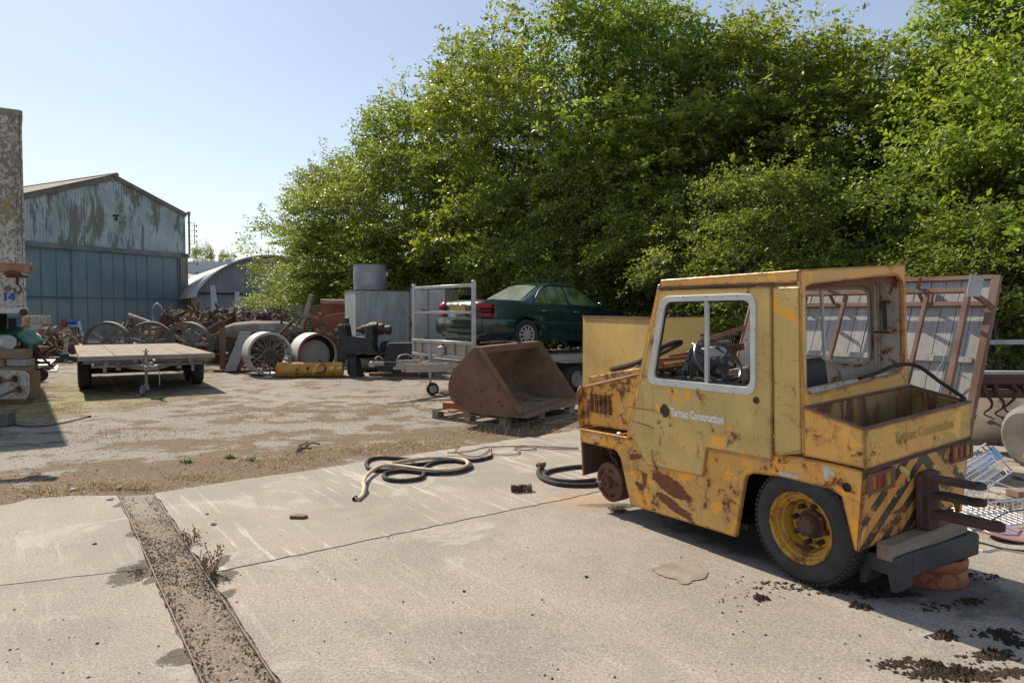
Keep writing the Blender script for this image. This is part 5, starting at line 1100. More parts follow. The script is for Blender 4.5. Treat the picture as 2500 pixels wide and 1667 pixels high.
dg=bpy.context.evaluated_depsgraph_get(); nm=bpy.data.meshes.new_from_object(body.evaluated_get(dg)); body.modifiers.clear(); body.data=nm
for c in [c for c in CAR.children if c.name.startswith('wheel_arch')]: bpy.data.objects.remove(c)
for x in (1.10,3.78):
    MB().box((x,0,.42),(.66,1.1,.5)).build('inner_arch',BLK,CAR)
# greenhouse
def gw(z): t=(z-.93)/.49; return .80-.205*t-.03*t*t
def gx0(z): return float(np.interp(z,[.93,1.0,1.2,1.36,1.41,1.425],[.90,1.02,1.36,1.63,1.82,2.05]))
def gx1(z): return float(np.interp(z,[.93,1.0,1.2,1.36,1.41,1.425],[3.42,3.28,2.94,2.66,2.48,2.3]))
zs=[.90,.97,1.05,1.15,1.25,1.34,1.385,1.41,1.422]; vs=[];fs=[]
for z in zs:
    x0,x1,w_=gx0(z),gx1(z),gw(z)-(0 if z<1.36 else (z-1.36)*1.6)
    ring=rpoly([(x0,-w_),(x1,-w_),(x1,w_),(x0,w_)],.16,4); ring=[(x+(abs(y)/w_)**2*(.10 if x<2 else -.10),y,z) for x,y in ring]; n_=len(ring); vs+=ring
for i in range(len(zs)-1):
    for k in range(n_): fs.append((i*n_+k,i*n_+(k+1)%n_,(i+1)*n_+(k+1)%n_,(i+1)*n_+k))
fs.append(tuple((len(zs)-1)*n_+k for k in range(n_))); m=MB(); m.v=vs; m.f=fs; m.build('roof',PAINT,CAR,smooth=60)
INT=flat('car_interior',(.10,.12,.08),.9)
def side_glass(poly,y_s,nm='side_window'):
    b=MB(); o=[(x,y_s*(gw(z)+.006),z) for x,z in poly]; b.add(o,[tuple(range(len(o)))] if y_s<0 else [tuple(reversed(range(len(o))))]); return b.build(nm,GLS,CAR,smooth=0)
t=NT('car_side_glass'); GLS=t.out(t.mix(t.ramp(t.noise(5,4,.6),.4,.6),(.15,.19,.09),(.05,.08,.035)),.06,0,None,spec=1.0)  # mottled greens put reflections of the trees into the glass colour
t=NT('car_rear_glass'); GLR=t.out(t.mix(t.ramp(t.noise(2.5,4,.6),.4,.6),(.17,.20,.16),(.24,.27,.23)),.12,0,None,spec=1.0)
for ys in (-1,1):
    side_glass([(1.33,.965),(1.62,.955),(1.62,1.24),(1.52,1.18)],ys,'quarter_window')
    side_glass([(1.65,.955),(2.20,.95),(2.14,1.325),(1.80,1.325),(1.65,1.255)],ys)
    side_glass([(2.27,.95),(3.08,.945),(2.95,1.06),(2.62,1.28),(2.50,1.32),(2.21,1.325)],ys)
b=MB(); o=[]
for z,wf in ((.985,.80),(1.33,.76)):
    x=gx0(z)-.012; w_=gw(z)*wf; o.append([(x+.06*(abs(k)/4)**2*1.2,w_*k/4,z) for k in range(-4,5)])
for k in range(8): b.add([o[0][k],o[0][k+1],o[1][k+1],o[1][k]],[(3,2,1,0)])
b.build('rear_window',GLR,CAR,smooth=60)
b=MB(); pts=o[0]+o[1][::-1]; b.tube(pts,.012,6,closed=True); b.build('window_seal',BLK,CAR)
for ys in (-1,1):
    b=MB().tube([(x,ys*(gw(z)+.004),z) for x,z in ((1.28,.955),(1.50,1.20),(1.66,1.30),(1.82,1.345),(2.5,1.342),(2.66,1.28),(3.12,.95))],.010,5).tube([(x,ys*(hw(x)*.97),.93) for x in (1.28,2,2.6,3.12)],.008,5); b.build('window_trim',BLK,CAR)
    b=MB().box((2.1,ys*.862,.56),(2.1,.014,.05)); b.build('side_moulding',flat('moulding',(.03,.05,.05),.35),CAR,bevel=.005)
    for x in (2.215,3.1): MB().beam((x,ys*.863,.30),(x,ys*.855,.86),.008,.006).build('door_gap',BLK,CAR)
    MB().tube([(1.50,ys*.858,.86),(1.36,ys*.862,.72),(1.32,ys*.862,.40)],.004,4).build('door_gap',BLK,CAR)
    for x in (1.55,2.42): MB().box((x,ys*.858,.80),(.18,.03,.025)).build('door_handle',CHR,CAR,bevel=.008)
    MB().box((3.02,ys*.93,.98),(.12,.16,.11)).build('wing_mirror',PAINT,CAR,bevel=.03)
# bumper, lamps, plate, boot details
b=MB(); prof=[(-.05,.28),(-.09,.34),(-.10,.55),(-.09,.60),(-.02,.63),(.06,.63),(.06,.28)]
sec=[]; path=[(.72,-.87,90),(.25,-.875,85),(.05,-.80,45),(-.02,-.62,8),(-.04,0,0),(-.02,.62,-8),(.05,.80,-45),(.25,.875,-85),(.72,.87,-90)]
vs=[];fs=[];n_=len(prof)
for x,y,a in path:
    ca,sa=math.cos(R(a)),math.sin(R(a))
    for px_,pz in prof: q=px_+.02; vs.append((x+q*ca,y+q*sa,pz))
for i in range(len(path)-1):
    for k in range(n_): fs.append((i*n_+k,(i+1)*n_+k,(i+1)*n_+(k+1)%n_,i*n_+(k+1)%n_))
fs+=[tuple(range(n_)),tuple(len(vs)-1-k for k in range(n_))]
m=MB(); m.v=vs;m.f=fs; bm=m.build('rear_bumper',PAINT,CAR,smooth=50)
MB().tube([(x-.08*math.cos(R(a)),y-.08*math.sin(R(a)),.575) for x,y,a in path],.012,5).build('bumper_trim',flat('bumper_trim_teal',(.10,.17,.17),.25),CAR)
LRD=flat('tail_red',(.42,.01,.015),.2); LSM=flat('tail_smoke',(.05,.01,.012),.2)
for ys in (-1,1):
    def lamp(z0,z1,i0,m,nm):
        pl=[(-.012,ys*.46),(-.014,ys*.60),(.0,ys*.72),(.05,ys*.81),(.14,ys*.852),(.27,ys*.868)]
        b=MB(); n_=len(pl)
        top=[(x+.015,y*.985,z1-(0 if z1<.9 else .05*k/n_)) for k,(x,y) in enumerate(pl)]; bot=[(x,y,z0) for x,y in pl]
        b.add(bot+top,[(k,k+1,n_+k+1,n_+k) if ys>0 else (k+1,k,n_+k,n_+k+1) for k in range(n_-1)]); o=b.build(nm,m,CAR,smooth=60); sm=o.modifiers.new('s','SOLIDIFY'); sm.thickness=.02; sm.offset=0
    lamp(.64,.72,0,LRD,'tail_lamp'); lamp(.722,.80,0,LSM,'indicator_lamp'); lamp(.802,.93,0,LRD,'tail_lamp')
MB().box((-.012,0,.79),(.012,.56,.12)).build('number_plate',flat('plate_yellow',(.72,.50,.10),.5),CAR,bevel=.004)
NP=[c for c in CAR.children if c.name.startswith('number_plate')][0]
b=MB()
for k in range(7): b.box((-.0195,-.22+k*.073+(.02 if k>3 else 0),.79),(.002,.035,.06))
b.build('plate_smudges',flat('plate_smudge',(.52,.38,.12),.6),NP)
MB().box((-.012,0,.87),(.02,.62,.025)).build('boot_trim',CHR,CAR,bevel=.006)
b=MB().lathe([(.047,-.003),(.047,.003),(.041,.003),(.041,-.003)],(-.012,0,.935),(1,0,-.2),28,close=True)
for k in range(3):
    a=PI/2+k*2*PI/3; b.beam((-.012,0,.935),(-.012,.044*math.cos(a),.935+.044*math.sin(a)),.005,.009)
b.build('round_badge',CHR,CAR)
b=MB()
for y0 in (.62,.57,.53,.49): b.box((.0,y0,.90),(.006,.028,.028))
b.build('boot_lettering',CHR,CAR)
MB().beam((-.028,0,.64),(-.028,0,.73),.008,.006).build('boot_keyline',BLK,CAR)
MB().box((1.9,-.42,1.02),(.1,.42,.35)).box((1.9,.42,1.02),(.1,.42,.35)).box((2.7,-.42,1.05),(.1,.42,.35)).build('seats',flat('seat_cream',(.30,.31,.22),.9),CAR,bevel=.04)
for x in (1.10,3.78):
    for y in (-.76,.76):
        w_=thing_wheel(CAR,'wheel',(x,y,.31),(0,1,0),.31,.19,RUB,flat('hub_cap_dark',(.06,.06,.06),.5) if not bpy.data.materials.get('hub_cap_dark') else bpy.data.materials['hub_cap_dark'])
        s_=1 if y>0 else -1; b=MB(); b.lathe([(.195,.085*s_),(.185,.098*s_),(.165,.09*s_)],(0,0,0),(0,1,0),28,cap=False).lathe([(.05,.07*s_),(.045,.10*s_),(0,.10*s_)],(0,0,0),(0,1,0),16,cap=False)
        for k in range(10):
            a=2*PI*k/10; b.beam((.04*math.cos(a),.09*s_,.04*math.sin(a)),(.175*math.cos(a),.092*s_,.175*math.sin(a)),.038,.012,up=(0,1,0))
        b.build('hub_cap',flat('alloy_silver',(.55,.53,.52),.35,.3) if not bpy.data.materials.get('alloy_silver') else bpy.data.materials['alloy_silver'],w_)

# ---------------------------------------------------------------- bucket on pallet
PL=empty('wooden_pallet',(-.086,10.31,0),R(51.5),'worn wooden pallet under the rusty loader bucket','pallet')
b=MB(); Lx,Ly=1.76,1.46
for y in (.06,.40,.73,1.06,1.40): b.box((Lx/2,y,.139),(Lx,.12,.022))
b.build('top_boards',WOODP,PL,bevel=.003)
b=MB()
for x in (.05,Lx/2,Lx-.05): b.box((x,Ly/2,.119),(.12,Ly,.016)); b.box((x,Ly/2,.012),(.11,Ly,.02))
b.box((Lx/2,.05,.012),(Lx,.10,.02)).box((Lx/2,Ly-.05,.012),(Lx,.10,.02)); b.build('cross_boards',WOODP,PL,bevel=.003)
for x in (.07,Lx/2,Lx-.07):
    for y in (.07,Ly/2,Ly-.07): MB().box((x,y,.066),(.14,.12,.088)).build('foot_block',WOODP,PL,bevel=.004)
BK=empty('loader_bucket',(.163,10.1,.165),R(157.7),'large brown rusty loader bucket resting on the wooden pallet','bucket')
pr=[(.0,0.0),(.45,.0),(.80,.03),(.97,.095),(1.09,.17),(1.155,.28),(1.16,.44),(1.11,.58),(1.01,.71),(.757,.955)]
prs=smooth([V((x,z,0)) for x,z in pr],3); outl=[(p.x,p.y) for p in prs]
WB=2.4
side=outl+[(.64,.955),(.01,.075)]
# shell
b=MB(); n_=len(outl); vs=[];fs=[]
inn=[]
for i,(x,z) in enumerate(outl):
    a=V(outl[max(i-1,0)]);c=V(outl[min(i+1,n_-1)]); d=(c-a).normalized(); inn.append((x-d.y*.022,z+d.x*.022))
loop=outl+inn[::-1]
MB().plate(loop,t=WB-.06,o=(0,-.03,0),u=(1,0,0),v=(0,0,1)).build('curved_shell',BUCKIN,BK,smooth=40)
MB().plate(side,t=.028,o=(0,0,0)).build('side_plate',BUCK,BK,bevel=.004,smooth=30)
MB().plate(side,t=.028,o=(0,-WB+.028,0)).build('side_plate',BUCKIN,BK,bevel=.004,smooth=30)
MB().beam((.655,.004,.935),(.03,.004,.055),.06,.05,up=(0,1,0)).build('side_edge',BUCK,BK,bevel=.004)
MB().beam((.655,-WB-.002,.935),(.03,-WB-.002,.055),.06,.05,up=(0,1,0)).build('side_edge',BUCK,BK,bevel=.004)
MB().box((.70,-WB/2,.955),(.13,WB-.02,.02)).box((.640,-WB/2,.905),(.02,WB-.06,.085)).build('top_edge',BUCK,BK,bevel=.004)
MB().add([(-.06,.006,-.006),(.14,.006,-.006),(.14,-WB-.006,-.006),(-.06,-WB-.006,-.006),(.02,.006,.03),(.14,.006,.024),(.14,-WB-.006,.024),(.02,-WB-.006,.03)],[(0,1,2,3),(7,6,5,4),(0,4,5,1),(1,5,6,2),(2,6,7,3),(3,7,4,0)]).build('cutting_lip',BUCK,BK,smooth=0)
MB().tube([(.30,-.9,.15),(.55,-1.35,.07),(.35,-1.7,.03)],.006,4).build('weld_seam',DARK,BK)
p=BK.matrix_basis@V((.66,-1.2,.975)); MB().tube([p+V((-.5,-.1,.01)),p+V((-.1,0,.03)),p+V((.08,-.1,.01)),p+V((.2,-.1,.0))],.012,6,sub=3).build('broken_strap',RUSTP,label='thin broken strap lying over the top edge of the loader bucket',cat='strap')
for k,(x,y) in enumerate(((1100,992),(1140,1001))):
    p=gp(x+10,y+6,.14); b=MB().box((0,0,.045),(.36,.14,.09))
    for j in range(9): b.box((-.16+j*.04,-.073,.045),(.022,.01,.085))
    b.build('clay_block',flat('terracotta',(.52,.17,.07),.85),loc=(p.x,p.y,.148),rot=(0,0,R(-32)),bevel=.003,label='ribbed orange clay block under the bucket, %s one of the pair on the pallet'%('left' if k==0 else 'right'),cat='brick',group='clay blocks on the pallet')

# ---------------------------------------------------------------- yellow steel panels and rusty rake behind
root=empty('yellow_steel_bin',(2.14,11.46,0),0,'open yellow steel bin corner of two tall panels behind the tractor bonnet','steel bin')
MB().plate([(0,.06),(2.05,.06),(2.05,1.545),(0,1.528)],t=.03,o=(0,0,0),u=(-.42,.907,0),v=(0,0,1)).build('left_panel',YEL,root,bevel=.004,smooth=0)
MB().plate([(0,.06),(1.12,.06),(1.12,1.535),(0,1.528)],t=.03,o=(.0,0,0),u=(.866,.5,0),v=(0,0,1)).build('right_panel',YEL,root,bevel=.004,smooth=0)
b=MB().beam((0,0,1.535),(-.86,1.86,1.55),.05,.02).beam((0,0,1.535),(.97,.56,1.54),.05,.02); b.build('folded_edge',RUSTP,root)
p=at(1770,860,9.6); root=empty('hay_rake',(p.x,p.y,0),0,'rusty hay rake frame with a row of tines seen through the tractor cab windows','farm machine')
def A(px,py,Y): q=at(px,py,Y); return V((q.x-p.x,q.y-p.y,q.z))
b=MB().beam(A(1708,836,9.8),A(1845,790,9.4),.05,.05).beam(A(1834,745,9.5),A(1800,885,9.5),.05,.05).beam(A(1856,800,9.3),A(1828,930,9.3),.045,.045).beam(A(1700,872,9.8),A(1850,880,9.3),.06,.05).beam(A(1720,838,9.9),A(1800,880,9.5),.04,.04)
for x,y in ((1705,9.9),(1850,9.3)): q=A(x,875,y); b.beam(q,V((q.x,q.y,0)),.06,.06)
b.build('frame',RUSTP,root,bevel=.003)
b=MB()
for k in range(18):
    x=1712+k*4.8; b.tube([A(x,818,10.3),A(x-3,836,10.2),A(x+1,856,10.1)],.008,5)
b.beam(A(1708,818,10.3),A(1800,815,10.3),.03,.03); b.build('tines',RUST,root)

# ---------------------------------------------------------------- leaning board ramp
Xv=V((.61,-.79,0)).normalized(); s_=.40; nh=V((.79,.61,0)); Zv=(nh*s_+V((0,0,.9165))).normalized(); Yv=Zv.cross(Xv)
Mt=Matrix((Xv,Yv,Zv)).transposed().to_4x4(); Mt.translation=V((2.78,8.9,0))
RP=empty('board_ramp',(0,0,0),0,'big grey boarded ramp in a rusty angle frame leaning behind the tractor cab','ramp'); RP.rotation_euler=Mt.to_euler(); RP.location=Mt.translation
RWd,RH=2.40,2.13
b=MB(); nb=16; rs=random.Random(4)
for i in range(nb): b.box((RWd*(i+.5)/nb,rs.uniform(-.002,.002),RH/2),(RWd/nb-rs.uniform(.004,.012),.03,RH-.04))
b.build('boards',surf('ramp_boards',(.42,.40,.38),(.33,.31,.30),2.2,.9,0,.5,60,(.22,.19,.16),.2,4,(9,9,.8)),RP,bevel=.002)
b=MB().beam((RWd+.02,-.02,0),(RWd+.02,-.02,RH+.02),.06,.08).beam((-.02,-.02,0),(-.02,-.02,RH+.02),.06,.08).beam((0,-.02,RH),(RWd,-.02,RH),.06,.05)
b.build('edge_frame',RUSTP,RP,bevel=.003)
b=MB().beam((.0,-.04,1.83),(RWd-.02,-.04,1.83),.04,.05).beam((.0,-.16,1.93),(RWd-.14,-.16,1.93),.04,.05)
b.beam((RWd-.16,-.16,1.94),(RWd-.16,-.16,.2),.06,.05).beam((RWd-.56,-.14,1.90),(RWd-.58,-.14,.3),.045,.04).beam((.95,-.14,1.90),(.92,-.14,.3),.045,.04).beam((.45,-.14,1.90),(.42,-.14,.3),.045,.04)
for x in (.3,.75,1.3,1.75): b.beam((x,-.17,1.96),(x+.06,-.30,2.03),.03,.03).beam((x+.02,-.02,1.84),(x,-.16,1.93),.03,.03)
b.beam((RWd-.56,-.05,2.0),(RWd-.56,-.05,1.8),.04,.04).beam((RWd-.16,-.16,1.93),(RWd-.0,-.02,1.83),.04,.05)
b.build('stand_off_rails',RUSTP,RP,bevel=.003)
MB().beam((.0,-.035,1.22),(RWd-.05,-.035,1.22),.04,.06).build('grey_batten',WOODG,RP)
MB().tube([(RWd-.48,-.09,1.24),(RWd-.36,-.1,1.26),(RWd-.28,-.11,1.20),(RWd-.33,-.1,1.05),(RWd-.32,-.1,.95)],.004,5,sub=3).build('teal_string',flat('string_teal',(.35,.55,.5),.8),RP)
p=at(2368,700,7.45); MB().plate([(-.03,-.10),(.09,-.10),(.12,.08),(0,.13),(-.02,0)],t=.01,o=p,u=(1,-.2,0),v=(0,0,1)).build('metal_sheet',GALVD,label='small grey metal sheet standing at the top right corner of the board ramp',cat='metal sheet')

# ---------------------------------------------------------------- right edge: rail, cultivator, wheel, wire racks
p=at(2400,836,9.2);q=at(2640,833,8.8); b=MB().beam(p,q,.03,.055)
b.beam((q.x,q.y,0),(q.x,q.y,q.z+.02),.05,.05).beam((p.x-.4,p.y+.1,0),(p.x-.4,p.y+.1,p.z+.02),.05,.05).beam(p,(p.x-.4,p.y+.1,p.z),.03,.055); b.build('guard_rail',GALVD,label='thin grey guard rail in front of the bushes at the right edge',cat='rail')
CU=empty('cultivator',(5.6,8.3,0),R(-4),'rusty spring tine cultivator standing behind the tractor at the right edge','farm machine')
b=MB().box((.55,.05,.93),(2.4,.14,.035)); b.build('top_strip',GALVD,CU)
MB().box((.55,.0,.855),(2.4,.12,.10)).box((.55,.05,.77),(2.4,.06,.05)).build('tool_bar',surf('maroon_steel',(.13,.055,.045),(.09,.04,.035),3,.8,0,.3,40),CU,bevel=.006)
MB().cyl((-.6,-.04,.70),(1.8,-.04,.70),.05,n=14).build('cross_tube',RUST,CU)
for k in range(9):
    x=-.48+k*.155+(.03 if k%2 else 0); s_=1 if k%3 else -1
    pts=[(x,-.06,.80),(x-.02*s_,-.12,.72),(x+.05*s_,-.13,.62),(x+.08*s_,-.06,.54),(x+.02*s_,-.04,.47),(x+.10*s_,-.12,.42)]
    MB().tube(pts,lambda t:.022-.015*t,6,sub=4).box((x,-.06,.74),(.035,.05,.09)).build('tine',RUSTD,CU)
b=MB(); vs=[];fs=[]
for i in range(9):
    a=R(95-11*i); z=.72-.62*(i/8); y=.28-.42*math.sin(PI*i/16*1.0)+.25; vs+=[(-.55,y-.1*i/8,z),(1.8,y-.1*i/8,z)]
    if i: fs.append((2*i-2,2*i-1,2*i+1,2*i))
b.v=vs;b.f=fs; o=b.build('curved_shield',surf('shield_beige',(.36,.30,.22),(.26,.21,.16),2,.8,0,.2,30,(.1,.09,.05),.25,4),CU,smooth=60); m_=o.modifiers.new('s','SOLIDIFY'); m_.thickness=.01
MB().box((.55,.15,.17),(2.5,.10,.12)).build('lower_bar',surf('maroon_dark',(.09,.035,.03),(.05,.03,.025),3,.8,0,.3,40),CU,bevel=.006)
MB().box((-.45,.3,.45),(.06,.06,.9)).box((1.5,.3,.45),(.06,.06,.9)).box((-.35,.1,.42),(.08,.1,.05)).build('support',RUSTD,CU)
c=at(2552,1088,7.6); GW=MB().lathe([(.20,-.27),(.26,-.27),(.32,-.22),(.35,-.12),(.355,0),(.35,.12),(.32,.22),(.26,.27),(.20,.27)],(0,0,0),(1,.25,.08),40,cap=True)
q=frame_of(V((.55,.83,.1)))
GTY=GW.build('discarded_tyre',RUBG,loc=(c.x,c.y,.34),label='worn pale grey tyre standing at the right edge beside the wire racks',cat='tyre')
b=MB()
for h_,r_ in ((-.18,.333),(-.10,.3515),(-.03,.3545),(.04,.3545),(.11,.351),(.18,.333)): b.lathe([(r_,h_-.005),(r_+.003,h_),(r_,h_+.005)],(0,0,0),(1,.25,.08),40,cap=False)
b.build('tread_groove',RUB,GTY)
WIRE=flat('white_wire',(.80,.80,.80),.4,0,.95)
def rack(name,loc,rot,L,Wd_,H_,nx,ny,label,plates=True):
    root=empty(name,loc,rot=rot,label=label,cat='wire rack',group='white wire racks dumped at the right edge')
    b=MB()
    for z in (0,H_*.55,H_): b.tube([(0,0,z),(L,0,z),(L,Wd_,z),(0,Wd_,z)],.008,5,closed=True)
    b.build('rim_wires',WIRE,root)
    b=MB()
    for i in range(nx+1): x=L*i/nx; b.tube([(x,0,H_),(x,0,0),(x,Wd_,0),(x,Wd_,H_)],.0042,4)
    for j in range(1,ny): y=Wd_*j/ny; b.tube([(0,y,H_*.55),(0,y,0),(L,y,0),(L,y,H_*.55)],.0042,4)
    b.build('mesh_wires',WIRE,root)
    if plates:
        b=MB()
        for i in range(1,nx,1): x=L*i/nx; b.tube([(x,Wd_*.2,.0),(x+.01,Wd_*.22,H_*.9),(x+.02,Wd_*.35,H_*.95),(x+.02,Wd_*.38,0)],.0045,4); b.tube([(x,Wd_*.6,.0),(x+.01,Wd_*.62,H_*.9),(x+.02,Wd_*.75,H_*.95),(x+.02,Wd_*.78,0)],.0045,4)
        b.build('plate_prong_rows',WIRE,root)
    return root
p=gp(2368,1222,.04); rack('wire_rack',(p.x,p.y,.05),(R(48),R(-9),R(36)),.66,.30,.10,16,6,'white wire dish rack tilted upwards, the farther of the two at the right edge')
p=gp(2372,1292,.02); rack('wire_rack',(p.x,p.y,.02),(R(3),R(-2),R(12)),.60,.46,.19,12,6,'white wire basket lying flat beside the hitch of the yellow tractor',False)
p=gp(2400,1180,.05); MB().box((0,0,0),(.55,.13,.004)).build('blue_tray',flat('tray_blue',(.35,.52,.72),.4),loc=p+V((.10,.12,.20)),rot=(R(48),R(-9),R(36)),label='pale blue translucent strip lying in the tilted wire rack',cat='plastic strip')
p=gp(2475,1112,.16); MB().box((0,0,0),(.03,.02,.10)).build('orange_clip',flat('clip_orange',(.75,.16,.03),.4),loc=(p.x+.05,p.y-.1,.2),rot=(0,.3,.2),bevel=.004,label='small orange clip at the top of the tilted wire rack',cat='clip')
p=gp(2452,1315); MB().lathe([(0,0),(.10,.0),(.16,.03),(.165,.035),(.16,.04),(.1,.012),(0,.012)],(p.x,p.y,.02),(.1,-.15,1),32).build('copper_plate',surf('copper_pink',(.45,.22,.15),(.50,.35,.42),3,.35,.3,.1,40),label='broken pinkish copper coloured plate below the wire racks',cat='plate')
p=gp(2500,1250); MB().box((0,0,.04),(.24,.12,.05)).build('cardboard_box',flat('carton_brown',(.33,.21,.14),.8),loc=p+V((0,0,.12)),rot=(0,0,.2),label='small brown carton on the wire basket at the right edge',cat='carton')
for k,(pts,lb) in enumerate((([(2330,1290),(2370,1318),(2400,1325),(2450,1338),(2510,1345)],'long dark cable trailing from the hitch towards the right edge'),([(2385,1300),(2378,1325),(2400,1345),(2440,1340),(2520,1352)],'thin grey cable looping below the copper plate'),([(2420,1270),(2460,1250),(2490,1245),(2520,1240)],'short black cable across the flat wire basket'))):
    MB().tube([gp(x,y,.02+(.16 if k==2 else 0)) for x,y in pts],.005 if k else .006,5,sub=5).build('electric_cable',HOSE if k!=1 else GALVD,label=lb,cat='cable')
rs=random.Random(21)
LIT=[('litter_piece',(.35,.20,.12)),('litter_piece',(.6,.57,.5)),('litter_piece',(.2,.13,.08))]
for k,(x,y,c_,lb) in enumerate(((2420,1222,(.34,.19,.12),'brown splinter of wood under the tilted wire rack'),(2465,1205,(.55,.5,.42),'pale torn board between the two wire racks'),(2440,1240,(.22,.13,.08),'dark bark piece beside the flat wire basket'),(2490,1165,(.45,.40,.33),'beige fragment right of the tilted wire rack'))):
    p=gp(x,y,.03); MB().box((0,0,0),(.16,.06,.02)).build('wood_fragment',surf('frag%d'%k,c_,tuple(v*.6 for v in c_),5,.9,0,.3,40),loc=p,rot=(rs.uniform(-.3,.3),.1,rs.uniform(0,3)),bevel=.004,label=lb,cat='wood piece')
# ---------------------------------------------------------------- white box trailer body at the left edge
BT=empty('box_trailer',(-8.9,13.5,0),R(34.2),'tall white lorry box with rust, lichen and the number 14 at the left edge','lorry box')
t=NT('lichen_white'); c=t.mix(t.ramp(t.noise(1.5,5,.6),.4,.6),(.56,.53,.48),(.46,.43,.38))
x,y,z=t.sep(t.obj); up_=t.ramp(z,2.2,3.6)
n=t.noise(16,6,.78,stretch=(1,1,.8)); c=t.mix(t.math('MULTIPLY',t.ramp(t.math('ADD',n,t.math('MULTIPLY',up_,.06)),.535,.57),.85),c,(.16,.14,.11))
n=t.noise(3.5,8,.75,stretch=(2.2,2.2,.5)); c=t.mix(t.math('MULTIPLY',t.ramp(t.math('ADD',n,t.math('MULTIPLY',up_,.07)),.565,.62),t.ramp(t.noise(30,3,.7),.4,.55)),c,(.30,.21,.06))
LICH=t.out(c,.8,0,n,.3,.004)
z0,z1=1.60,5.18
MB().plate([(p[0],p[1]) for p in rpoly([(-3.0,0),(0,0),(0,8.0),(-3.0,8.0)],[0,.07,0,0],5)],t=z1-z0,o=(0,0,z0),u=(1,0,0),v=(0,1,0)).build('box_body',LICH,BT,smooth=40)
b=MB(); b.plate([(p[0],p[1]) for p in rpoly([(-3.02,-.03),(.03,-.03),(.03,8.03),(-3.02,8.03)],[0,.10,0,0],5)],t=.11,o=(0,0,z1-.02),u=(1,0,0),v=(0,1,0)); b.build('roof_cap',surf('mossy_cap',(.33,.30,.24),(.22,.19,.13),4,.9,0,.4,30),BT,bevel=.03)
MB().box((-1.5,-.02,1.655),(3.0,.05,.11)).box((.02,4,1.655),(.05,8,.11)).build('bottom_rail',WHITE,BT,bevel=.01)
MB().beam((-.115,-.012,1.7),(-.115,-.012,5.15),.05,.012).beam((0,-.0,1.7),(0,0,5.15),.03,.03).build('corner_strip',LICH,BT)
b=MB()
for k in range(44): b.lathe([(.012,0),(.008,.007),(0,.008)],(-.115,-.018,1.74+k*.078),(0,-1,0),6)
for k in range(20): b.lathe([(.010,0),(.007,.006),(0,.007)],(-.2-k*.09,-.045,1.69),(0,-1,0),6)
b.build('rivets',flat('rivet_rust',(.16,.11,.08),.8),BT)
MB().lathe([(.062,0),(.066,.03),(.045,.045),(.040,.02),(.018,.02),(.016,.05),(0,.05)],(-.03,-.04,1.62),(0,-1,0),18).build('marker_lamp',flat('lamp_maroon',(.12,.045,.035),.5),BT)
MB().plate(rpoly([(-.33,1.725),(-.17,1.725),(-.14,1.755),(-.17,1.79),(-.33,1.79),(-.36,1.755)],0),[[(-.32,1.733),(-.18,1.733),(-.18,1.782),(-.32,1.782)]],t=.006,o=(0,-.010,0)).box((-.25,-.006,1.757),(.13,.006,.045)).build('label_holder',flat('label_pink_white',(.62,.52,.47),.7),BT)
MB().plate([(-.31,2.02),(-.27,2.0),(-.22,2.01),(-.19,2.04),(-.20,2.075),(-.23,2.10),(-.27,2.095),(-.30,2.08),(-.33,2.05)],t=.004,o=(0,-.006,0)).build('rust_blotch',flat('rust_blotch',(.20,.15,.08),.9),BT)
textmesh('number','14',.19,flat('blue_paint',(.03,.10,.42),.6),BT,Matrix(((1,0,0,-.345),(0,0,-1,-.004),(0,1,0,1.835),(0,0,0,1))),0.002,.012,1.0,'bold blue figures 14')
MB().box((-1.6,4.6,1.45),(2.6,6.8,.28)).box((-1.5,2.0,1.2),(2.4,.12,.55)).build('undercarriage',DARK,BT)
MB().box((-.20,2.2,.75),(.14,.14,1.5)).build('landing_leg',flat('leg_blue_grey',(.07,.08,.12),.8),BT)
MB().box((-1.6,6.5,.5),(2.4,1.6,1.0)).build('wheel_bogie',DARK,BT)
# ---------------------------------------------------------------- hoist
HO=empty('beam_hoist',(-8.6,8.3,0),0,'rusty hoist beam with a trolley and hanging hook sticking in from the left edge','hoist')
tip=at(76,655,9.0)-HO.location; tail=V((0,0,tip.z+.02))
HR=surf('hoist_rust',(.28,.10,.05),(.36,.20,.12),3,.8,0,.4,30,(.12,.05,.03),.3,7)
MB().beam(tail,tip,.10,.115).build('beam',HR,HO,bevel=.01)
MB().cyl((0,0,0),(0,0,2.4),.09).build('post',HR,HO)
tr=at(42,675,9.0)-HO.location; b=MB().plate([(-.10,0),(.10,0),(.05,.05),(-.05,.05)],t=.10,o=tr+V((0,-.05,.012)),u=(.95,.2,0),v=(0,0,1)); b.box(tr,(.21,.12,.03)); b.build('trolley',surf('maroon_trolley',(.16,.05,.035),(.10,.04,.03),4,.8,0,.3,40),HO,bevel=.005)
b=MB().cyl(tr,tr+V((0,0,-.10)),.016,n=8); c_=tr+V((0.0,0,-.15)); b.tube([c_+V((.042*math.sin(a),0,.05*math.cos(a))) for a in np.linspace(0,5.0,16)],.010,6); b.build('hook',RUSTD,HO)
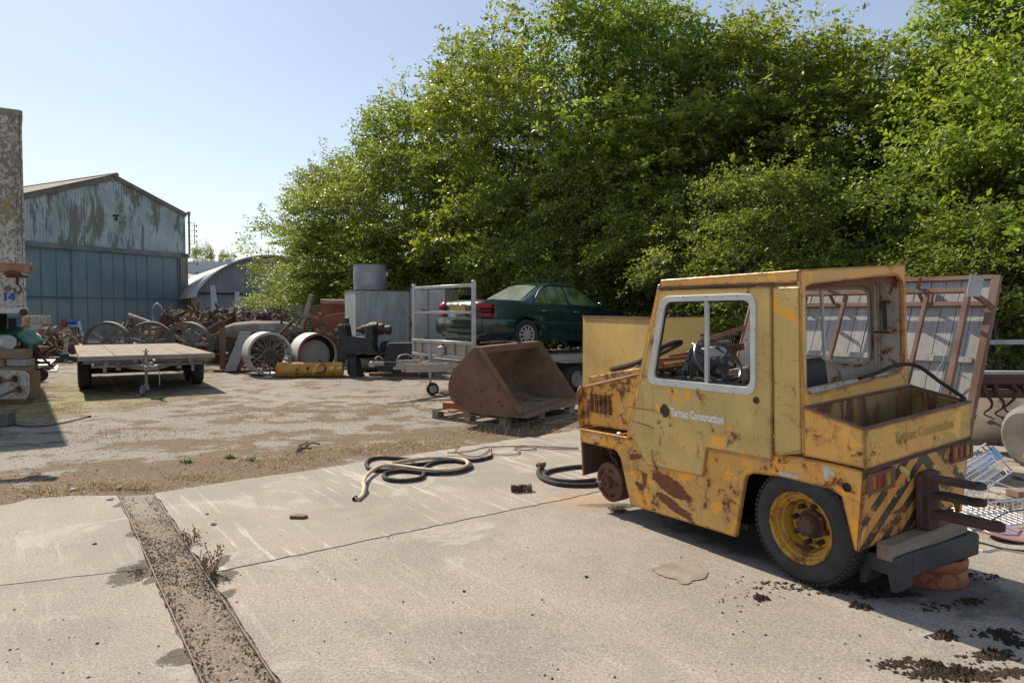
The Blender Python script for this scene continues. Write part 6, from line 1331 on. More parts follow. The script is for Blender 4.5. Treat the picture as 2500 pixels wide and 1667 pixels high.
# ---------------------------------------------------------------- engine block, timbers, tank, tarpaulin
p=at(30,985,13.0); EB=empty('engine_block',(p.x,p.y,0),R(3),'white painted engine block with round rusty openings standing on a rusty base','engine block')
face=[(-.42,.08),(.22,.08),(.27,.14),(.29,.22),(.29,.52),(.20,.585),(-.05,.60),(-.42,.60)]
hs=[circ(.06,.44,.062),circ(-.19,.42,.062),circ(.12,.25,.062),[(-.34,.12),(-.25,.12),(-.25,.34),(-.34,.34)]]
EW=surf('engine_white',(.50,.47,.43),(.36,.34,.31),4,.7,0,.3,30,(.22,.14,.09),.25,6)
MB().plate(face,hs,t=.04,o=(0,.04,0),u=(1,0,0),v=(0,0,1)).build('end_plate',EW,EB,bevel=.006)
MB().plate([(x*.96,z*.97+.01) for x,z in face],t=.14,o=(-.06,.18,0),u=(1,0,0),v=(0,0,1)).build('block',flat('engine_dark',(.12,.08,.06),.8),EB)
for x,z in ((.06,.44),(-.19,.42),(.12,.25)):
    MB().lathe([(.095,0),(.10,.012),(.066,.018),(.060,-.05)],(x,.0,z),(0,-1,0),22,cap=False).build('bore_ring',surf('bore_rust_white',(.30,.17,.09),(.42,.33,.24),9,.8,0,.4,50) if not bpy.data.materials.get('bore_rust_white') else bpy.data.materials['bore_rust_white'],EB)
MB().cyl((-.17,-.02,.42),(.02,-.02,.43),.02,n=8).build('connecting_rod',RUST,EB)
MB().box((-.12,.12,.045),(.66,.28,.09)).build('base_skid',RUST,EB,bevel=.01)
b=MB()
for x,z in ((.25,.50),(.26,.44),(.26,.30),(.24,.20),(.1,.56),(-.05,.57),(-.3,.57),(.0,.14)): b.lathe([(.011,0),(.011,.003)],(x,-.001,z),(0,-1,0),8)
b.build('bolt_holes',DARK,EB)
for k,(x0,x1,z,h_,dy,lb,m) in enumerate(((-.6,.33,.86,.17,0,'thick brown timber on top of the stack above the engine block',WOODB),(-.7,-.02,.70,.14,-.05,'short grey brown timber second from the top, left part of the stack',WOODB),(.0,.36,.70,.13,.03,'weathered grey timber end just under the top beam',WOODG),(-.5,.38,.575,.11,0,'lowest visible rusty brown timber resting behind the engine block',WOODB))):
    q=at(24,870,13.55); MB().box((0,0,0),(x1-x0,.26,h_)).build('timber_beam',m,loc=(q.x+(x0+x1)/2,q.y+dy,z),rot=(0,.01*k,R(4-2*k)),bevel=.008,label=lb,cat='timber',group='timbers stacked behind the engine block')
q=at(0,870,13.6); b=MB()
MB().box((0,0,.26),(1.0,.3,.52)).build('timber_crib',WOODB,loc=(q.x+.05,q.y+.15,0),bevel=.01,label='dark timber crib carrying the stack behind the engine block',cat='timber')
q=at(2,836,13.9); MB().lathe([(0,0),(.2,.0),(.235,.03),(.235,.60),(.2,.64),(0,.65)],(-.32,0,.135),(1,0,0),28).xf(Matrix.Diagonal((1,1,.62,1))).build('white_tank',flat('tank_white',(.68,.70,.74),.35,0,.95),loc=(q.x-.15,q.y,.97),label='rounded white plastic tank lying on top of the timber stack',cat='tank')
q=at(30,818,14.3); rs=random.Random(5); vs=[];fs=[]; nx,ny=12,8
for i in range(nx+1):
    for j in range(ny+1):
        u=i/nx; v_=j/ny; vs.append((-.55+1.05*u,-.2+.5*v_,.12*math.sin(PI*min(1,u*1.05))-(.16*max(0,u-.65)/.35)**1-.10*(1-v_)**2+rs.uniform(-.018,.018)))
for i in range(nx):
    for j in range(ny): a=i*(ny+1)+j; fs.append((a,a+ny+1,a+ny+2,a+1))
b=MB(); b.v=vs;b.f=fs; o=b.build('green_tarpaulin',flat('tarp_green',(.01,.16,.06),.35),loc=(q.x,q.y,1.20),smooth=60,label='crumpled bright green tarpaulin draped over the pile at the left edge',cat='tarpaulin'); m_=o.modifiers.new('s','SOLIDIFY'); m_.thickness=.008
q=at(30,840,14.5); MB().lathe([(0,0),(.12,0),(.14,.04),(.10,.16),(0,.18)],(0,0,0),(0,0,1),20).build('pale_tub',flat('tub_green_grey',(.38,.45,.40),.6),loc=(q.x,q.y,.96),label='pale grey green tub under the green tarpaulin',cat='tub')
q=at(48,880,15.0); MB().lathe([(0,0),(.25,0),(.27,.2),(.27,.62),(.24,.66),(0,.66)],(0,0,0),(0,0,1),26).build('grey_barrel',surf('barrel_grey_green',(.13,.16,.15),(.2,.22,.21),3,.6,0,.3,30),loc=(q.x,q.y,0),label='dark greenish grey barrel standing right of the timber stack',cat='barrel')
q=at(47,812,15.2); MB().box((0,0,0),(.12,.1,.12)).build('red_box',flat('red_small',(.45,.05,.04),.6),loc=(q.x,q.y,q.z),rot=(0,0,.3),bevel=.01,label='small red box on the pile beside the green tarpaulin',cat='box')
MB().box((0,0,.55),(.2,.2,1.1)).build('pile_post',RUSTD,loc=(q.x,q.y+.2,0),label='dark post hidden among the pile behind the green tarpaulin',cat='post')
q=at(52,918,14.6); MB().plate([(-.15,0),(.14,0),(.16,.10),(.02,.19),(-.12,.13)],t=.05,u=(1,0,0),v=(0,.2,1)).build('blue_bag',flat('bag_pale_blue',(.50,.60,.68),.5),loc=(q.x,q.y,.22),label='pale blue plastic bag between engine block and trolley wheels',cat='bag')
AX=empty('axle_pair',(at(72,927,15.9).x,15.9,0),0,'old axle with two dark flanged wheels lying beside the engine block','axle')
w1=V((0,0,.17)); w2=V((at(97,905,17.2).x-AX.location.x,1.3,.17))
d=(w2-w1).normalized()
for w_ in (w1,w2): MB().lathe([(.10,-.05),(.165,-.05),(.17,-.02),(.17,.02),(.145,.03),(.145,.06),(.04,.06),(.04,-.05)],w_,d,30,close=True).build('flanged_wheel',RUSTD,AX)
MB().cyl(w1,w2,.035).build('axle_shaft',SC,AX)
q=gp(12,1040); MB().box((0,0,0),(.42,.2,.19)).build('timber_block',surf('timber_dark',(.10,.085,.07),(.16,.13,.11),3,.9,0,.5,40),loc=(q.x-.12,q.y,.10),rot=(0,0,.1),bevel=.01,label='short dark timber block lying in the shade at the left edge',cat='timber')
q=gp(10,1000); MB().beam((-.35,0,.05),(.22,.15,.30),.05,.04).build('brown_bar',RUST,loc=(q.x-.1,q.y,.02),label='brown bar leaning on the timber block at the left edge',cat='bar')
MB().tube([gp(x,y,.015+dz) for x,y,dz in ((28,1034,0),(60,1040,0),(107,1040,.01),(150,1033,.04),(190,1024,.08),(222,1016,.11))],lambda t:.010 if t<.93 else .018,6,sub=5).build('black_rod',HOSE,label='long thin black rod with a thicker tip lying across the shadow edge',cat='rod')
# boards and things on the ground beyond
def at0(px,py,Y): q=at(px,py,Y); return V((q.x,q.y,0))
q=at0(90,880,20.5); MB().box((0,0,.06),(1.0,1.3,.03)).build('dark_sheet',flat('sheet_brown',(.13,.085,.075),.6),loc=q,rot=(R(4),0,R(30)),label='dark brown flat sheet lying on the ground, lower of two',cat='sheet')
MB().box((0,0,.20),(.80,1.2,.05)).build('dark_sheet',flat('sheet_grey_brown',(.26,.22,.2),.6),loc=q+V((-.15,.2,0)),rot=(R(5),0,R(24)),label='greyish sheet on top of the dark brown sheet on the ground',cat='sheet')
q=at0(133,872,23); b=MB().box((0,0,.16),(.5,.16,.16)).box((.28,0,.26),(.25,.08,.18)).tube([(-.25,0,.2),(-.4,-.1,.35),(-.15,-.1,.42),(0,0,.22)],.015,5,sub=3).box((.45,0,.2),(.14,.06,.12)); b.build('green_scrap_part',flat('dark_green_scrap',(.03,.06,.05),.6),loc=q,rot=(0,0,.2),bevel=.01,label='small dark green machine part lying beyond the flat sheets',cat='machine part')
# rubble stack pillars
k_=0; q=at0(92,860,26); rs=random.Random(8)
for r_ in range(6):
    nn_=2 if r_<3 else 1
    for c_ in range(nn_):
        MB().box((0,0,0),(.42 if nn_==2 else .62,.36,.20)).build('concrete_block',CONCB if r_!=4 else STONE,loc=(q.x-.28*(nn_-1)+.52*c_,q.y+rs.uniform(-.05,.05),.10+.205*r_),rot=(0,0,rs.uniform(-.12,.12)),bevel=.015,label='block stacked behind the dark sheets, course %s from the ground%s'%(['one','two','three','four','five','six'][r_],'' if nn_==1 else (', left one' if c_==0 else ', right one')),cat='block',group='blocks stacked behind the dark sheets')
q2=at0(92,800,26.2); b=MB()
for j in range(9): b.box((-.36+j*.09,-.16,1.38),(.05,.03,.30))
b.box((0,0,1.38),(.78,.28,.30)); b.build('pale_drum_stack',flat('bundle_cream',(.50,.47,.40),.8),loc=(q.x+.02,q.y,0),bevel=.01,label='cream banded bundle on top of the stack of blocks',cat='bundle')
q=at(63,782,24); MB().lathe([(.10,0),(.11,.2),(.10,.22)],(0,0,0),(0,0,1),16).build('orange_tin',flat('tin_orange',(.5,.26,.08),.6),loc=(q.x,q.y,1.25),label='small orange rimmed tin on the posts left of the block stack',cat='tin')
MB().box((0,0,.62),(.2,.2,1.25)).build('stone_post',STONE,loc=(q.x,q.y,0),bevel=.02,label='rough stone post carrying the small orange tin',cat='post')
for k,(a,c_) in enumerate((((55,795),(88,862)),((62,795),(94,862)),((50,815),(80,868)))):
    p=at(a[0],a[1],21.0); q=at(c_[0],c_[1],20.3); q.z=.05; MB().beam(p,q,.05,.05).build('angle_bar',SC,label='long thin brown bar leaning to the right, %s of three behind the barrel'%['first','second','third'][k],cat='bar',group='leaning bars behind the barrel')
q=at(85,827,22); MB().lathe([(0,-.17),(.10,-.15),(.17,-.04),(.17,.05),(.10,.15),(0,.17)],(0,0,0),(.8,-.5,.2),22).build('white_float',flat('float_white',(.62,.60,.57),.6),loc=(q.x,q.y,q.z),label='round white float among the scrap left of the block stack',cat='float')
MB().box((0,0,.3),(.5,.4,.62)).build('scrap_box',SC,loc=(q.x,q.y+.1,0),bevel=.02,label='brown scrap box under the round white float',cat='box')
# rusty press beside blocks
q=at0(125,850,25.5); MC=empty('scrap_machine',q,R(-10),'brownish scrap machine with a cylinder head between the block stack and the leaning plank','machine')
MB().cyl((-.25,0,.95),(.32,0,1.0),.17,n=18).cyl((.0,0,.95),(.0,0,1.25),.08).build('cylinder_head',surf('cast_pinkish',(.30,.22,.19),(.22,.15,.12),4,.9,0,.4,30),MC)
MB().plate([(-.35,.0),(.4,.0),(.3,.5),(.15,.9),(-.3,.85)],t=.3,o=(0,.15,0)).build('frame',RUST,MC,bevel=.02)
MB().beam((-.2,-.1,.9),(.35,-.15,.02),.08,.06).beam((.1,-.1,.6),(.55,-.1,.05),.06,.06).build('brace',SC,MC)
q=at(160,832,25.0); MB().beam(at(153,806,24.8),at(185,838,24.6),.38,.04,up=(.3,-1,.5)).build('leaning_plank',surf('plank_brown',(.36,.25,.18),(.28,.19,.13),2,.85,0,.3,30),label='wide brown plank leaning left of the flatbed trailer',cat='plank')
MB().beam(at(165,815,24.3),V((at(156,855,24.3).x,24.3,.03)),.14,.05,up=(0,1,0)).build('white_post',flat('post_cream',(.55,.50,.42),.8),label='short cream post leaning against the wide brown plank',cat='post')
rs=random.Random(31); LOCS=['left of the brown plank','under the brown plank','beside the cream post','in front of the scrap machine','behind the cream post','beside the flatbed corner']
for k in range(6):
    p=at0(130+k*10,852,24+rs.uniform(-.5,.5)); b=MB().box((0,0,0),(rs.uniform(.2,.5),rs.uniform(.1,.2),rs.uniform(.08,.2))); b.build('rubble_piece',[STONE,SC,RUST,CONCB][k%4],loc=p+V((0,0,.12)),rot=(rs.uniform(-.4,.4),rs.uniform(-.4,.4),rs.uniform(0,3)),bevel=.015,label=['pale','brown','rusty','grey','light','dull brown'][k]+' piece of rubble '+LOCS[k],cat='rubble')

# ---------------------------------------------------------------- blue car in front of the hangar
q=at0(88,800,41); CB=empty('blue_car',q,R(6),'teal blue hatchback parked in front of the hangar door, half hidden by scrap','car')
BP=flat('car_blue',(.035,.085,.11),.3); prof=[(-2.2,.35),(1.75,.35),(1.8,.62),(1.6,.80),(.75,.95),(.05,1.42),(-1.5,1.45),(-2.1,1.0)]
MB().plate(rpoly(prof,[.05,.15,.15,.2,.1,.15,.2,.2]),t=1.55,o=(0,-.78+1.55,0),u=(1,0,0),v=(0,0,1)).xf(Matrix.Translation((0,-.78+.0,0))).build('body',BP,CB,bevel=.06)
MB().plate([(.62,.97),(.05,1.36),(-.55,1.38),(-.55,.97)],t=.02,o=(0,-.78,0)).build('side_window',flat('window_blue_grey',(.10,.15,.19),.1),CB,smooth=0)
MB().box((1.55,-.79,.74),(.32,.05,.12)).build('headlight',flat('lamp_clear',(.55,.56,.56),.2),CB,bevel=.03)
for x in (1.15,-1.4): thing_wheel(CB,'wheel',(x,-.72,.30),(0,1,0),.30,.18,RUB,CIRON)
# gas bottles, table, stools
def bottle(px,Y,h,r,m,lb,grp=None):
    q=at0(px,800,Y); root=empty('gas_bottle',q,0,lb,'gas bottle')
    MB().lathe([(r*.8,0),(r*.8,.04),(r,.08),(r,h*.80),(r*.8,h*.9),(r*.35,h*.95),(0,h*.96)],(0,0,0),(0,0,1),24).build('body',m,root)
    MB().lathe([(r*.5,h*.90),(r*.5,h),(r*.42,h)],(0,0,0),(0,0,1),16,cap=False).cyl((0,0,h*.95),(0,0,h*1.0),.03).build('valve_guard',m,root)
RP_=flat('bottle_red',(.36,.05,.03),.55); RP2=flat('bottle_bright_red',(.45,.03,.02),.5)
bottle(157,43,1.25,.27,RP_,'tall dull red gas bottle standing right of the blue car'); bottle(351,36,.62,.16,RP2,'small bright red gas bottle beside the trestle under the sloping pipe')
q=at0(180,800,43); TBt=empty('work_table',q,0,'small pale topped table right of the tall red gas bottle','table')
MB().box((0,0,.88),(.5,.4,.16)).build('top',flat('top_pale',(.42,.40,.36),.7),TBt,bevel=.01)
for x in (-.2,.2):
    for y in (-.15,.15): MB().box((x,y,.4),(.04,.04,.8)).build('leg',DARK,TBt)
MB().box((0,0,0),(.40,.3,.28)).build('blue_crate',flat('crate_blue',(.02,.13,.50),.5),loc=q+V((-.02,0,1.10)),rot=(0,.0,.2),bevel=.06,label='bright blue plastic crate on the small table',cat='crate')
MB().lathe([(0,0),(.17,0),(.18,.24),(.17,.25),(.16,.02),(0,.02)],(0,0,0),(0,0,1),20,cap=False).build('steel_pot',GALV,loc=q+V((-.05,-.6,.45)),label='shiny steel pot on the stool in front of the small table',cat='pot')
st=empty('stool',q+V((0,-.6,0)),0,'small dark stool carrying the steel pot','stool')
MB().box((0,0,.43),(.4,.3,.03)).build('seat',DARK,st)
for x in (-.17,.17): MB().beam((x,0,.42),(x*1.3,0,0),.03,.03).build('leg',DARK,st)
MB().beam(at(192,785,41)-V((0,0,0)),V((at(207,815,40).x,40,.02)),.16,.03,up=(0,1,0)).build('pale_board',flat('board_pale_blue',(.40,.47,.52),.7),label='small pale blue board leaning right of the stool',cat='board')
# trestle and pipe
q=at0(308,830,29); TR=empty('trestle',q,0,'brown pipe trestle stand behind the middle spoked wheel','trestle')
for a,c_ in (((-.1,0,1.12),(-.35,-.2,0)),((.05,0,1.12),(-.0,-.2,0)),((.2,0,1.12),(.30,-.1,0))): MB().beam(a,c_,.08,.06).build('leg',RUSTD,TR)
MB().box((.05,0,1.12),(.5,.1,.08)).build('top_rail',RUSTD,TR)
MB().cyl(at(315,769,29),at(388,795,28),.075,n=14).build('sloping_pipe',surf('pipe_brown',(.18,.13,.11),(.26,.2,.17),3,.8,0,.3,30),label='long brown pipe sloping down to the right from the trestle',cat='pipe')
MB().beam(at(321,765,30),V((at(321,800,30).x,30,0)),.09,.09).build('upright_post',RUSTD,label='thin upright post beside the trestle',cat='post')
MB().beam(at(347,768,30.5),V((at(347,800,30.5).x,30.5,0)),.06,.06).build('upright_post',RUSTD,label='thin upright post between the pipe and the small red bottle',cat='post')
b=MB().tube([at(x,y,28.9) for x,y in ((376,790),(373,765),(375,748),(382,741),(390,744),(396,756),(399,782))],.022,8,sub=4); b.build('white_hoop',flat('hoop_white',(.60,.60,.60),.5),label='upright white plastic hoop above the rusty red panel',cat='hoop')
b=MB().plate(rpoly([(-.35,0),(.30,0),(.33,.7),(.2,1.05),(-.2,1.1),(-.35,.95)],[0,0,.1,.15,.15,.1]),t=.3,o=(0,.1,0)); b.box((0,.1,1.15),(1.0,.25,.03)); b.build('rusty_cabinet',surf('cabinet_red_white',(.26,.10,.06),(.45,.40,.36),2.2,.8,0,.3,30),loc=at0(377,800,29),bevel=.01,label='red and white rusty cabinet standing inside the white hoop',cat='cabinet')
MB().beam(at(374,752,28.3),at(366,797,28.0),.05,.05).build('blue_rod',flat('rod_blue',(.12,.2,.28),.6),label='thin blue grey rod leaning in front of the rusty cabinet',cat='rod')
MB().box((0,0,0),(.38,.3,.12)).build('papers_box',flat('box_beige',(.50,.46,.36),.8),loc=at(369,812,27.0),rot=(0,0,.2),bevel=.01,label='beige box on top of the middle spoked wheel',cat='box')
MB().box((0,0,.35),(.34,.3,.72)).build('grey_crate',CONCB,loc=at0(369,820,27.2),bevel=.01,label='grey crate under the beige box behind the middle spoked wheel',cat='crate')
MB().lathe([(.14,0),(.14,.05),(.15,.05),(.15,.3),(.14,.32)],(0,0,0),(0,0,1),16).build('striped_tin',flat('tin_white_black',(.4,.4,.4),.5),loc=at0(338,815,33),label='small pale tin left of the small red gas bottle',cat='tin')
# rusty box with rollers
q=at0(430,835,25.5); BX=empty('roller_box',q,R(-12),'big rusty steel box with round rollers on top behind the right spoked wheel','machine')
MB().box((0,0,.72),(.78,.6,1.05)).build('casing',surf('casing_brown',(.20,.09,.065),(.13,.06,.045),2.5,.9,0,.4,30),BX,bevel=.015)
for k,(x,r_) in enumerate(((-.32,.10),(-.14,.12),(.05,.11),(.26,.14))): MB().cyl((x,-.35,1.28),(x,.3,1.28),r_,n=16).cyl((x,-.36,1.28),(x,-.30,1.28),r_*1.25,n=16).build('roller',RUSTD,BX)
MB().beam((-.75,-.3,.25),(-.40,-.35,1.02),.22,.03,up=(0,1,0)).build('side_flap',RUSTP,BX)
# scrap pile between box and radiator
MB().box((0,0,0),(1.0,.6,.42)).build('yellow_crate',flat('crate_yellow',(.42,.30,.06),.6),loc=at(463,779,29),bevel=.02,label='yellow crate in the scrap pile beneath the shed wall, right of the roller box',cat='crate')
MB().box((0,0,0),(.8,.6,.36)).build('yellow_crate',flat('crate_ochre',(.30,.23,.08),.7),loc=at(444,768,30.5),bevel=.02,label='ochre crate behind and left of the yellow crate',cat='crate')
for px_,Y_,h_,m_,lb in ((452,30,1.2,SC,'brown block of scrap carrying the yellow crates'),(575,27.5,.9,RUSTD,'dark heap of scrap steel behind the steel post')): MB().box((0,0,h_/2),(1.6,.8,h_)).build('scrap_heap',m_,loc=at0(px_,800,Y_),rot=(0,0,.1),bevel=.06,label=lb,cat='scrap heap')
b=MB().box((0,0,0),(1.0,.7,.50))
for k in range(14): b.lathe([(.022,.0),(.018,.10),(0,.11)],(-.46+k*.07,-.2,.25),(0,0,1),6)
b.build('bottle_crate',flat('crate_mauve',(.20,.13,.12),.8),loc=at(496,776,32),label='mauve brown crate with a row of small white tops, below the shed',cat='crate')
q=at0(608,800,25.5); GC=empty('scrap_table',q,R(2),'long low grey table with white legs carrying scrap, behind the old tractor','table')
MB().box((.1,0,.98),(3.4,1.1,.05)).box((.1,-.5,.80),(3.4,.06,.34)).build('top',flat('table_grey',(.30,.28,.26),.8),GC,bevel=.005)
for x in (-1.45,-.35): MB().plate([(x-.14,.0),(x+.16,.0),(x+.16,.96),(x-.14,.96)],[circ(x+.01,.45,.10,12)],t=.05,o=(0,-.55,0)).build('leg',flat('leg_cream',(.52,.49,.40),.8) if not bpy.data.materials.get('leg_cream') else bpy.data.materials['leg_cream'],GC)
MB().box((1.7,0,.45),(.08,.9,.9)).build('leg',RUSTD,GC)
SCRAP=[(570,763,598,757,.10,'dull yellow drum end'),(597,762,604,739,.16,'brown upright steel stub'),(611,765,625,733,.05,'thin cream rod pointing up'),(640,768,655,748,.05,'crossed cream lath'),(652,768,660,752,.05,'short brown lath'),(560,756,640,754,.05,'long straight brown bar'),(580,751,672,757,.06,'long pinkish bar'),(620,754,640,752,.09,'ochre bundle'),(590,768,650,769,.05,'dark flat rail'),(664,766,668,750,.07,'rusty hinge bracket'),(545,768,565,764,.08,'brown bracket'),(672,770,690,765,.05,'cream strip')]
mats=[YEL,RUST,flat('lath_cream',(.5,.46,.38),.8),bpy.data.materials['leg_cream'],RUST,SC,RUSTP,flat('ochre_bundle',(.45,.30,.10),.8),RUSTD,RUST,SC,bpy.data.materials['leg_cream']]
for (x0,y0,x1,y1,t_,lb),m_ in zip(SCRAP,mats):
    a=at(x0,y0,25.3+rs.uniform(-.3,.3)); c_=at(x1,y1,25.5); zz=1.02+t_/2-min(a.z,c_.z)
    a.z+=zz;c_.z+=zz; MB().beam(a,c_,t_,t_).build('scrap_bar',m_,bevel=.01,label=lb+' lying on the long grey scrap table',cat='scrap bar',group='scrap on the long table')
rs=random.Random(77)
PILE=[('leaning rusty plate',538,793,.30,RUST),('brown angle iron',527,800,.12,SC),('pink brown board',500,800,.2,RUSTP),('yellow straw heap',475,802,.25,STRAW),('cream box lid',488,797,.2,bpy.data.materials['leg_cream']),('dark red plate',511,806,.2,RR),('dull brown block',520,815,.22,SC),('grey plate',492,812,.2,CIRON),('dark casting',530,818,.25,RUSTD),('rusty elbow',508,820,.15,RUST),('rust brown slab',484,818,.2,RUST),('pale brick',548,820,.14,STONE),('black gear case',535,835,.3,IRON),('copper brown strip',500,832,.12,RR),('short grey tube',470,822,.15,CIRON)]
for k,(lb,px_,py_,s_,m_) in enumerate(PILE):
    p=at(px_,py_,25.2-k*.16); b=MB()
    if k%3==0: b.box((0,0,0),(s_*3,s_*.5,s_*1.7)).beam((-s_,0,0),(s_*1.8,0,s_*1.2),.06,.06)
    elif k%3==1: b.beam((-s_*4,0,-s_*2),(s_*4,.1,s_*2),.10,.08).beam((-s_*2,0,s_),(s_*2,.1,-s_),.08,.08)
    else: b.plate([(-s_*2,-s_),(s_*1.6,-s_*1.2),(s_*2.1,s_*.8),(-s_*1.2,s_*1.5)],t=.08)
    b.build('scrap_piece',m_,loc=p,rot=(rs.uniform(-.3,.3),rs.uniform(-.5,.5),rs.uniform(-.6,.6)),bevel=.012,label=lb+' in the scrap pile between the roller box and the radiator panel',cat='scrap')
for k,(px_,py_,w_,h_,Y_) in enumerate(((476,830,1.0,.45,25.4),(510,835,.9,.55,24.8),(540,842,.6,.5,23.9))): MB().box((0,0,h_/2),(w_,.6,h_)).build('scrap_heap',[RUSTD,SC,RUST][k],loc=at0(px_,py_,Y_),rot=(0,0,.3*k),bevel=.07,label=['dark','brown','rusty'][k]+' heap at the foot of the scrap pile, '+['left','middle','right'][k]+' one',cat='scrap heap')
# rods against the shed
for k,(x0,x1,w_) in enumerate(((516,524,.13),(520,532,.16),(523,540,.10),(577,579,.16),(582,582,.12))):
    a=at(x0,698 if k<3 else 712,45.8); q=at0(x1,765,44.6); MB().beam(a,q,w_,.08).build('leaning_pole',GALVD,label=['long grey pole leaning on the shed wall, leftmost of three','long grey pole leaning on the shed wall, middle and thickest of three','long grey pole leaning on the shed wall, rightmost and most tilted of three','short upright grey pole on the shed wall right of the leaning ones','short upright dark pole beside the other short one on the shed wall'][k],cat='pole',group='poles against the shed wall')
q=at0(686,765,40); RK=empty('steel_rack',q,0,'dark rusty rack with white panels in front of the arched shed beside the tree','rack')
for x in (-.62,0.0,.75): MB().box((x,0,1.5),(.08,.08,3.2)).build('upright',RUST,RK)
for z in (2.7,2.35,1.75): MB().box((.1,0,z),(1.6,.07,.09)).build('shelf_rail',RUST,RK)
MB().box((.0,.1,2.05),(1.2,.3,.45)).box((.35,.1,2.9),(1.0,.3,.2)).build('white_panel',flat('panel_bluish_white',(.5,.52,.56),.5),RK)

# ---------------------------------------------------------------- hoses and bits on the slab
def zp(pts,z=.0): return [gp(800+x/3.36,1050+y/3.36,ZS+z) for x,y in pts]
BH=surf('beige_hose_skin',(.60,.47,.30),(.52,.40,.25),5,.6,0,.2,60,(.22,.42,.50),.28,5)
pts=zp([(248,538),(285,505),(300,470),(295,425),(325,365),(410,305),(520,288),(650,302),(800,322),(950,330),(1080,315),(1145,285),(1130,248),(1000,228),(850,228),(700,243),(540,270)],.045); pts[0].z=.03;pts[1].z=.03
o=MB().tube(pts,.019,10,sub=6).build('beige_hose',BH,label='beige hose with a worn blue stripe coiled over the black hose on the slab',cat='hose')
MB().lathe([(.021,0),(.022,.05),(.012,.055)],pts[0]-V((0.03,.0,.0)),pts[1]-pts[0],10,cap=False).build('hose_mouth',DARK,o)
MB().tube(zp([(1350,212),(1270,236),(1180,247),(1060,225),(985,222),(860,262),(700,282),(560,290),(470,285),(430,240),(560,232),(660,238)],.02)[:9],.019,8,sub=6).build('black_hose',HOSE,label='straight end of black hose running out to the right of the coil',cat='hose')
MB().tube(zp([(700,243),(560,230),(430,225),(335,245),(318,290),(380,325),(560,328),(700,337),(850,352),(1000,348),(1110,328),(1172,300),(1155,262),(1060,252),(960,252),(860,268),(800,305),(790,350),(770,385),(700,405),(600,412),(500,402),(458,378),(480,350),(560,335),(700,320)],.022),.020,8,sub=6).build('black_hose',HOSE,label='long black hose lying in two flat loops under the beige hose',cat='hose')
o=MB().tube(zp([(1752,300),(1728,330),(1735,370),(1790,410),(1900,440),(2050,450),(2180,445),(2300,420),(2360,370),(2300,320),(2180,300),(2060,298),(1930,312),(1820,335),(1775,362),(1800,390),(1900,412),(2050,420),(2200,405)],.022),.021,8,sub=6).build('coiled_hose',HOSE,label='black ribbed hose coiled in a ring beside the front hub of the tractor',cat='hose')
p=zp([(1750,290)],.04)[0]; MB().box(p,(.07,.05,.05),(.2,.3,.4)).cyl(p+V((-.05,0,.0)),p+V((.05,.0,.02)),.02).build('hose_coupling',RUST,o)
WR=surf('wire_brown',(.22,.12,.08),(.32,.2,.14),7,.8,0,.2,40)
MB().tube(zp([(980,185),(1150,172),(1260,146),(1330,137),(1500,130),(1700,130),(1900,140),(2060,145)],.01),.006,5,sub=4).build('rusty_wire',WR,label='long rusty wire lying straight towards the front of the tractor',cat='wire')
MB().tube(zp([(1075,128),(1045,160),(1130,205),(1230,215),(1300,180),(1335,140),(1345,190),(1450,200),(1550,195),(1570,165),(1530,142),(1600,125),(1700,140),(1680,160),(1580,160),(1530,145),(1640,128),(1800,150),(1950,155),(2060,158)],.016),.007,5,sub=5).build('tangled_wire',WR,label='tangled brown wire looping on the slab behind the hoses',cat='wire')
for k,(x,y) in enumerate(((1548,476),(1632,472))):
    p=zp([(x,y)],.03)[0]; b=MB().lathe([(.018,-.045),(.032,-.045),(.032,-.01),(.022,-.01),(.022,.02),(.034,.02),(.034,.045),(.018,.045)],p,(1,.3*(k-.5),.1),14,close=True).box(p+V((-.02,-.02,.02)),(.05,.03,.03)).box(p+V((.02,.02,-.01)),(.03,.05,.03)); b.build('pipe_coupling',surf('coupling_brown%d'%k,(.12,.07,.045) if k==0 else (.30,.19,.11),(.07,.045,.035),14,.8,0,.4,60),label=('dark','light brown')[k]+' rusty pipe coupling, '+('left','right')[k]+' one of the pair in the middle of the slab',cat='coupling',group='rusty couplings on the slab')
p=gp(728,1264,ZS); MB().plate([(-.06,-.025),(.05,-.035),(.075,.0),(.06,.04),(-.03,.045),(-.07,.015)],t=.022,o=p,u=(1,0,0),v=(0,1,0)).build('bark_chip',surf('chip_brown',(.20,.10,.075),(.12,.06,.045),9,.8,0,.5,60),bevel=.004,label='flat reddish brown chip lying alone on the slab left of the hoses',cat='chip')
for k,(x,y,s_,c_,lb) in enumerate(((268,1220,.035,(.45,.42,.38),'small pale stone at the far left edge of the drain channel'),(231,1328,.018,(.10,.06,.04),'tiny dark crumb on the left slab'),(522,1281,.025,(.22,.15,.09),'thin brown twig piece on the slab right of the channel'),(506,1255,.016,(.12,.08,.06),'small dark crumb near the top of the steel edging'),(1432,1408,.014,(.02,.02,.02),'small black fragment in the middle of the slab'),(237,1570,.010,(.05,.04,.03),'dark speck of stone on the near left slab'),(1133,1443,.012,(.03,.03,.03),'leftmost black crumb of the group on the near slab'),(290,1190,.03,(.5,.47,.43),'white stone in the dry grass above the channel'),(178,1195,.03,(.55,.52,.47),'white stone in the moss left of the channel'))):
    p=gp(x,y,ZS); rs=random.Random(k+50); b=MB().lathe([(0,-.3*s_),(s_*.8,-.2*s_),(s_,.1*s_),(s_*.6,.45*s_),(0,.5*s_)],p,(rs.uniform(-.3,.3),rs.uniform(-.3,.3),1),7).xf(Matrix.Identity(4)); b.build('loose_stone',surf('stone_bit%d'%k,c_,tuple(v*.7 for v in c_),9,.95,0,.3,60),smooth=0,label=lb,cat='stone')
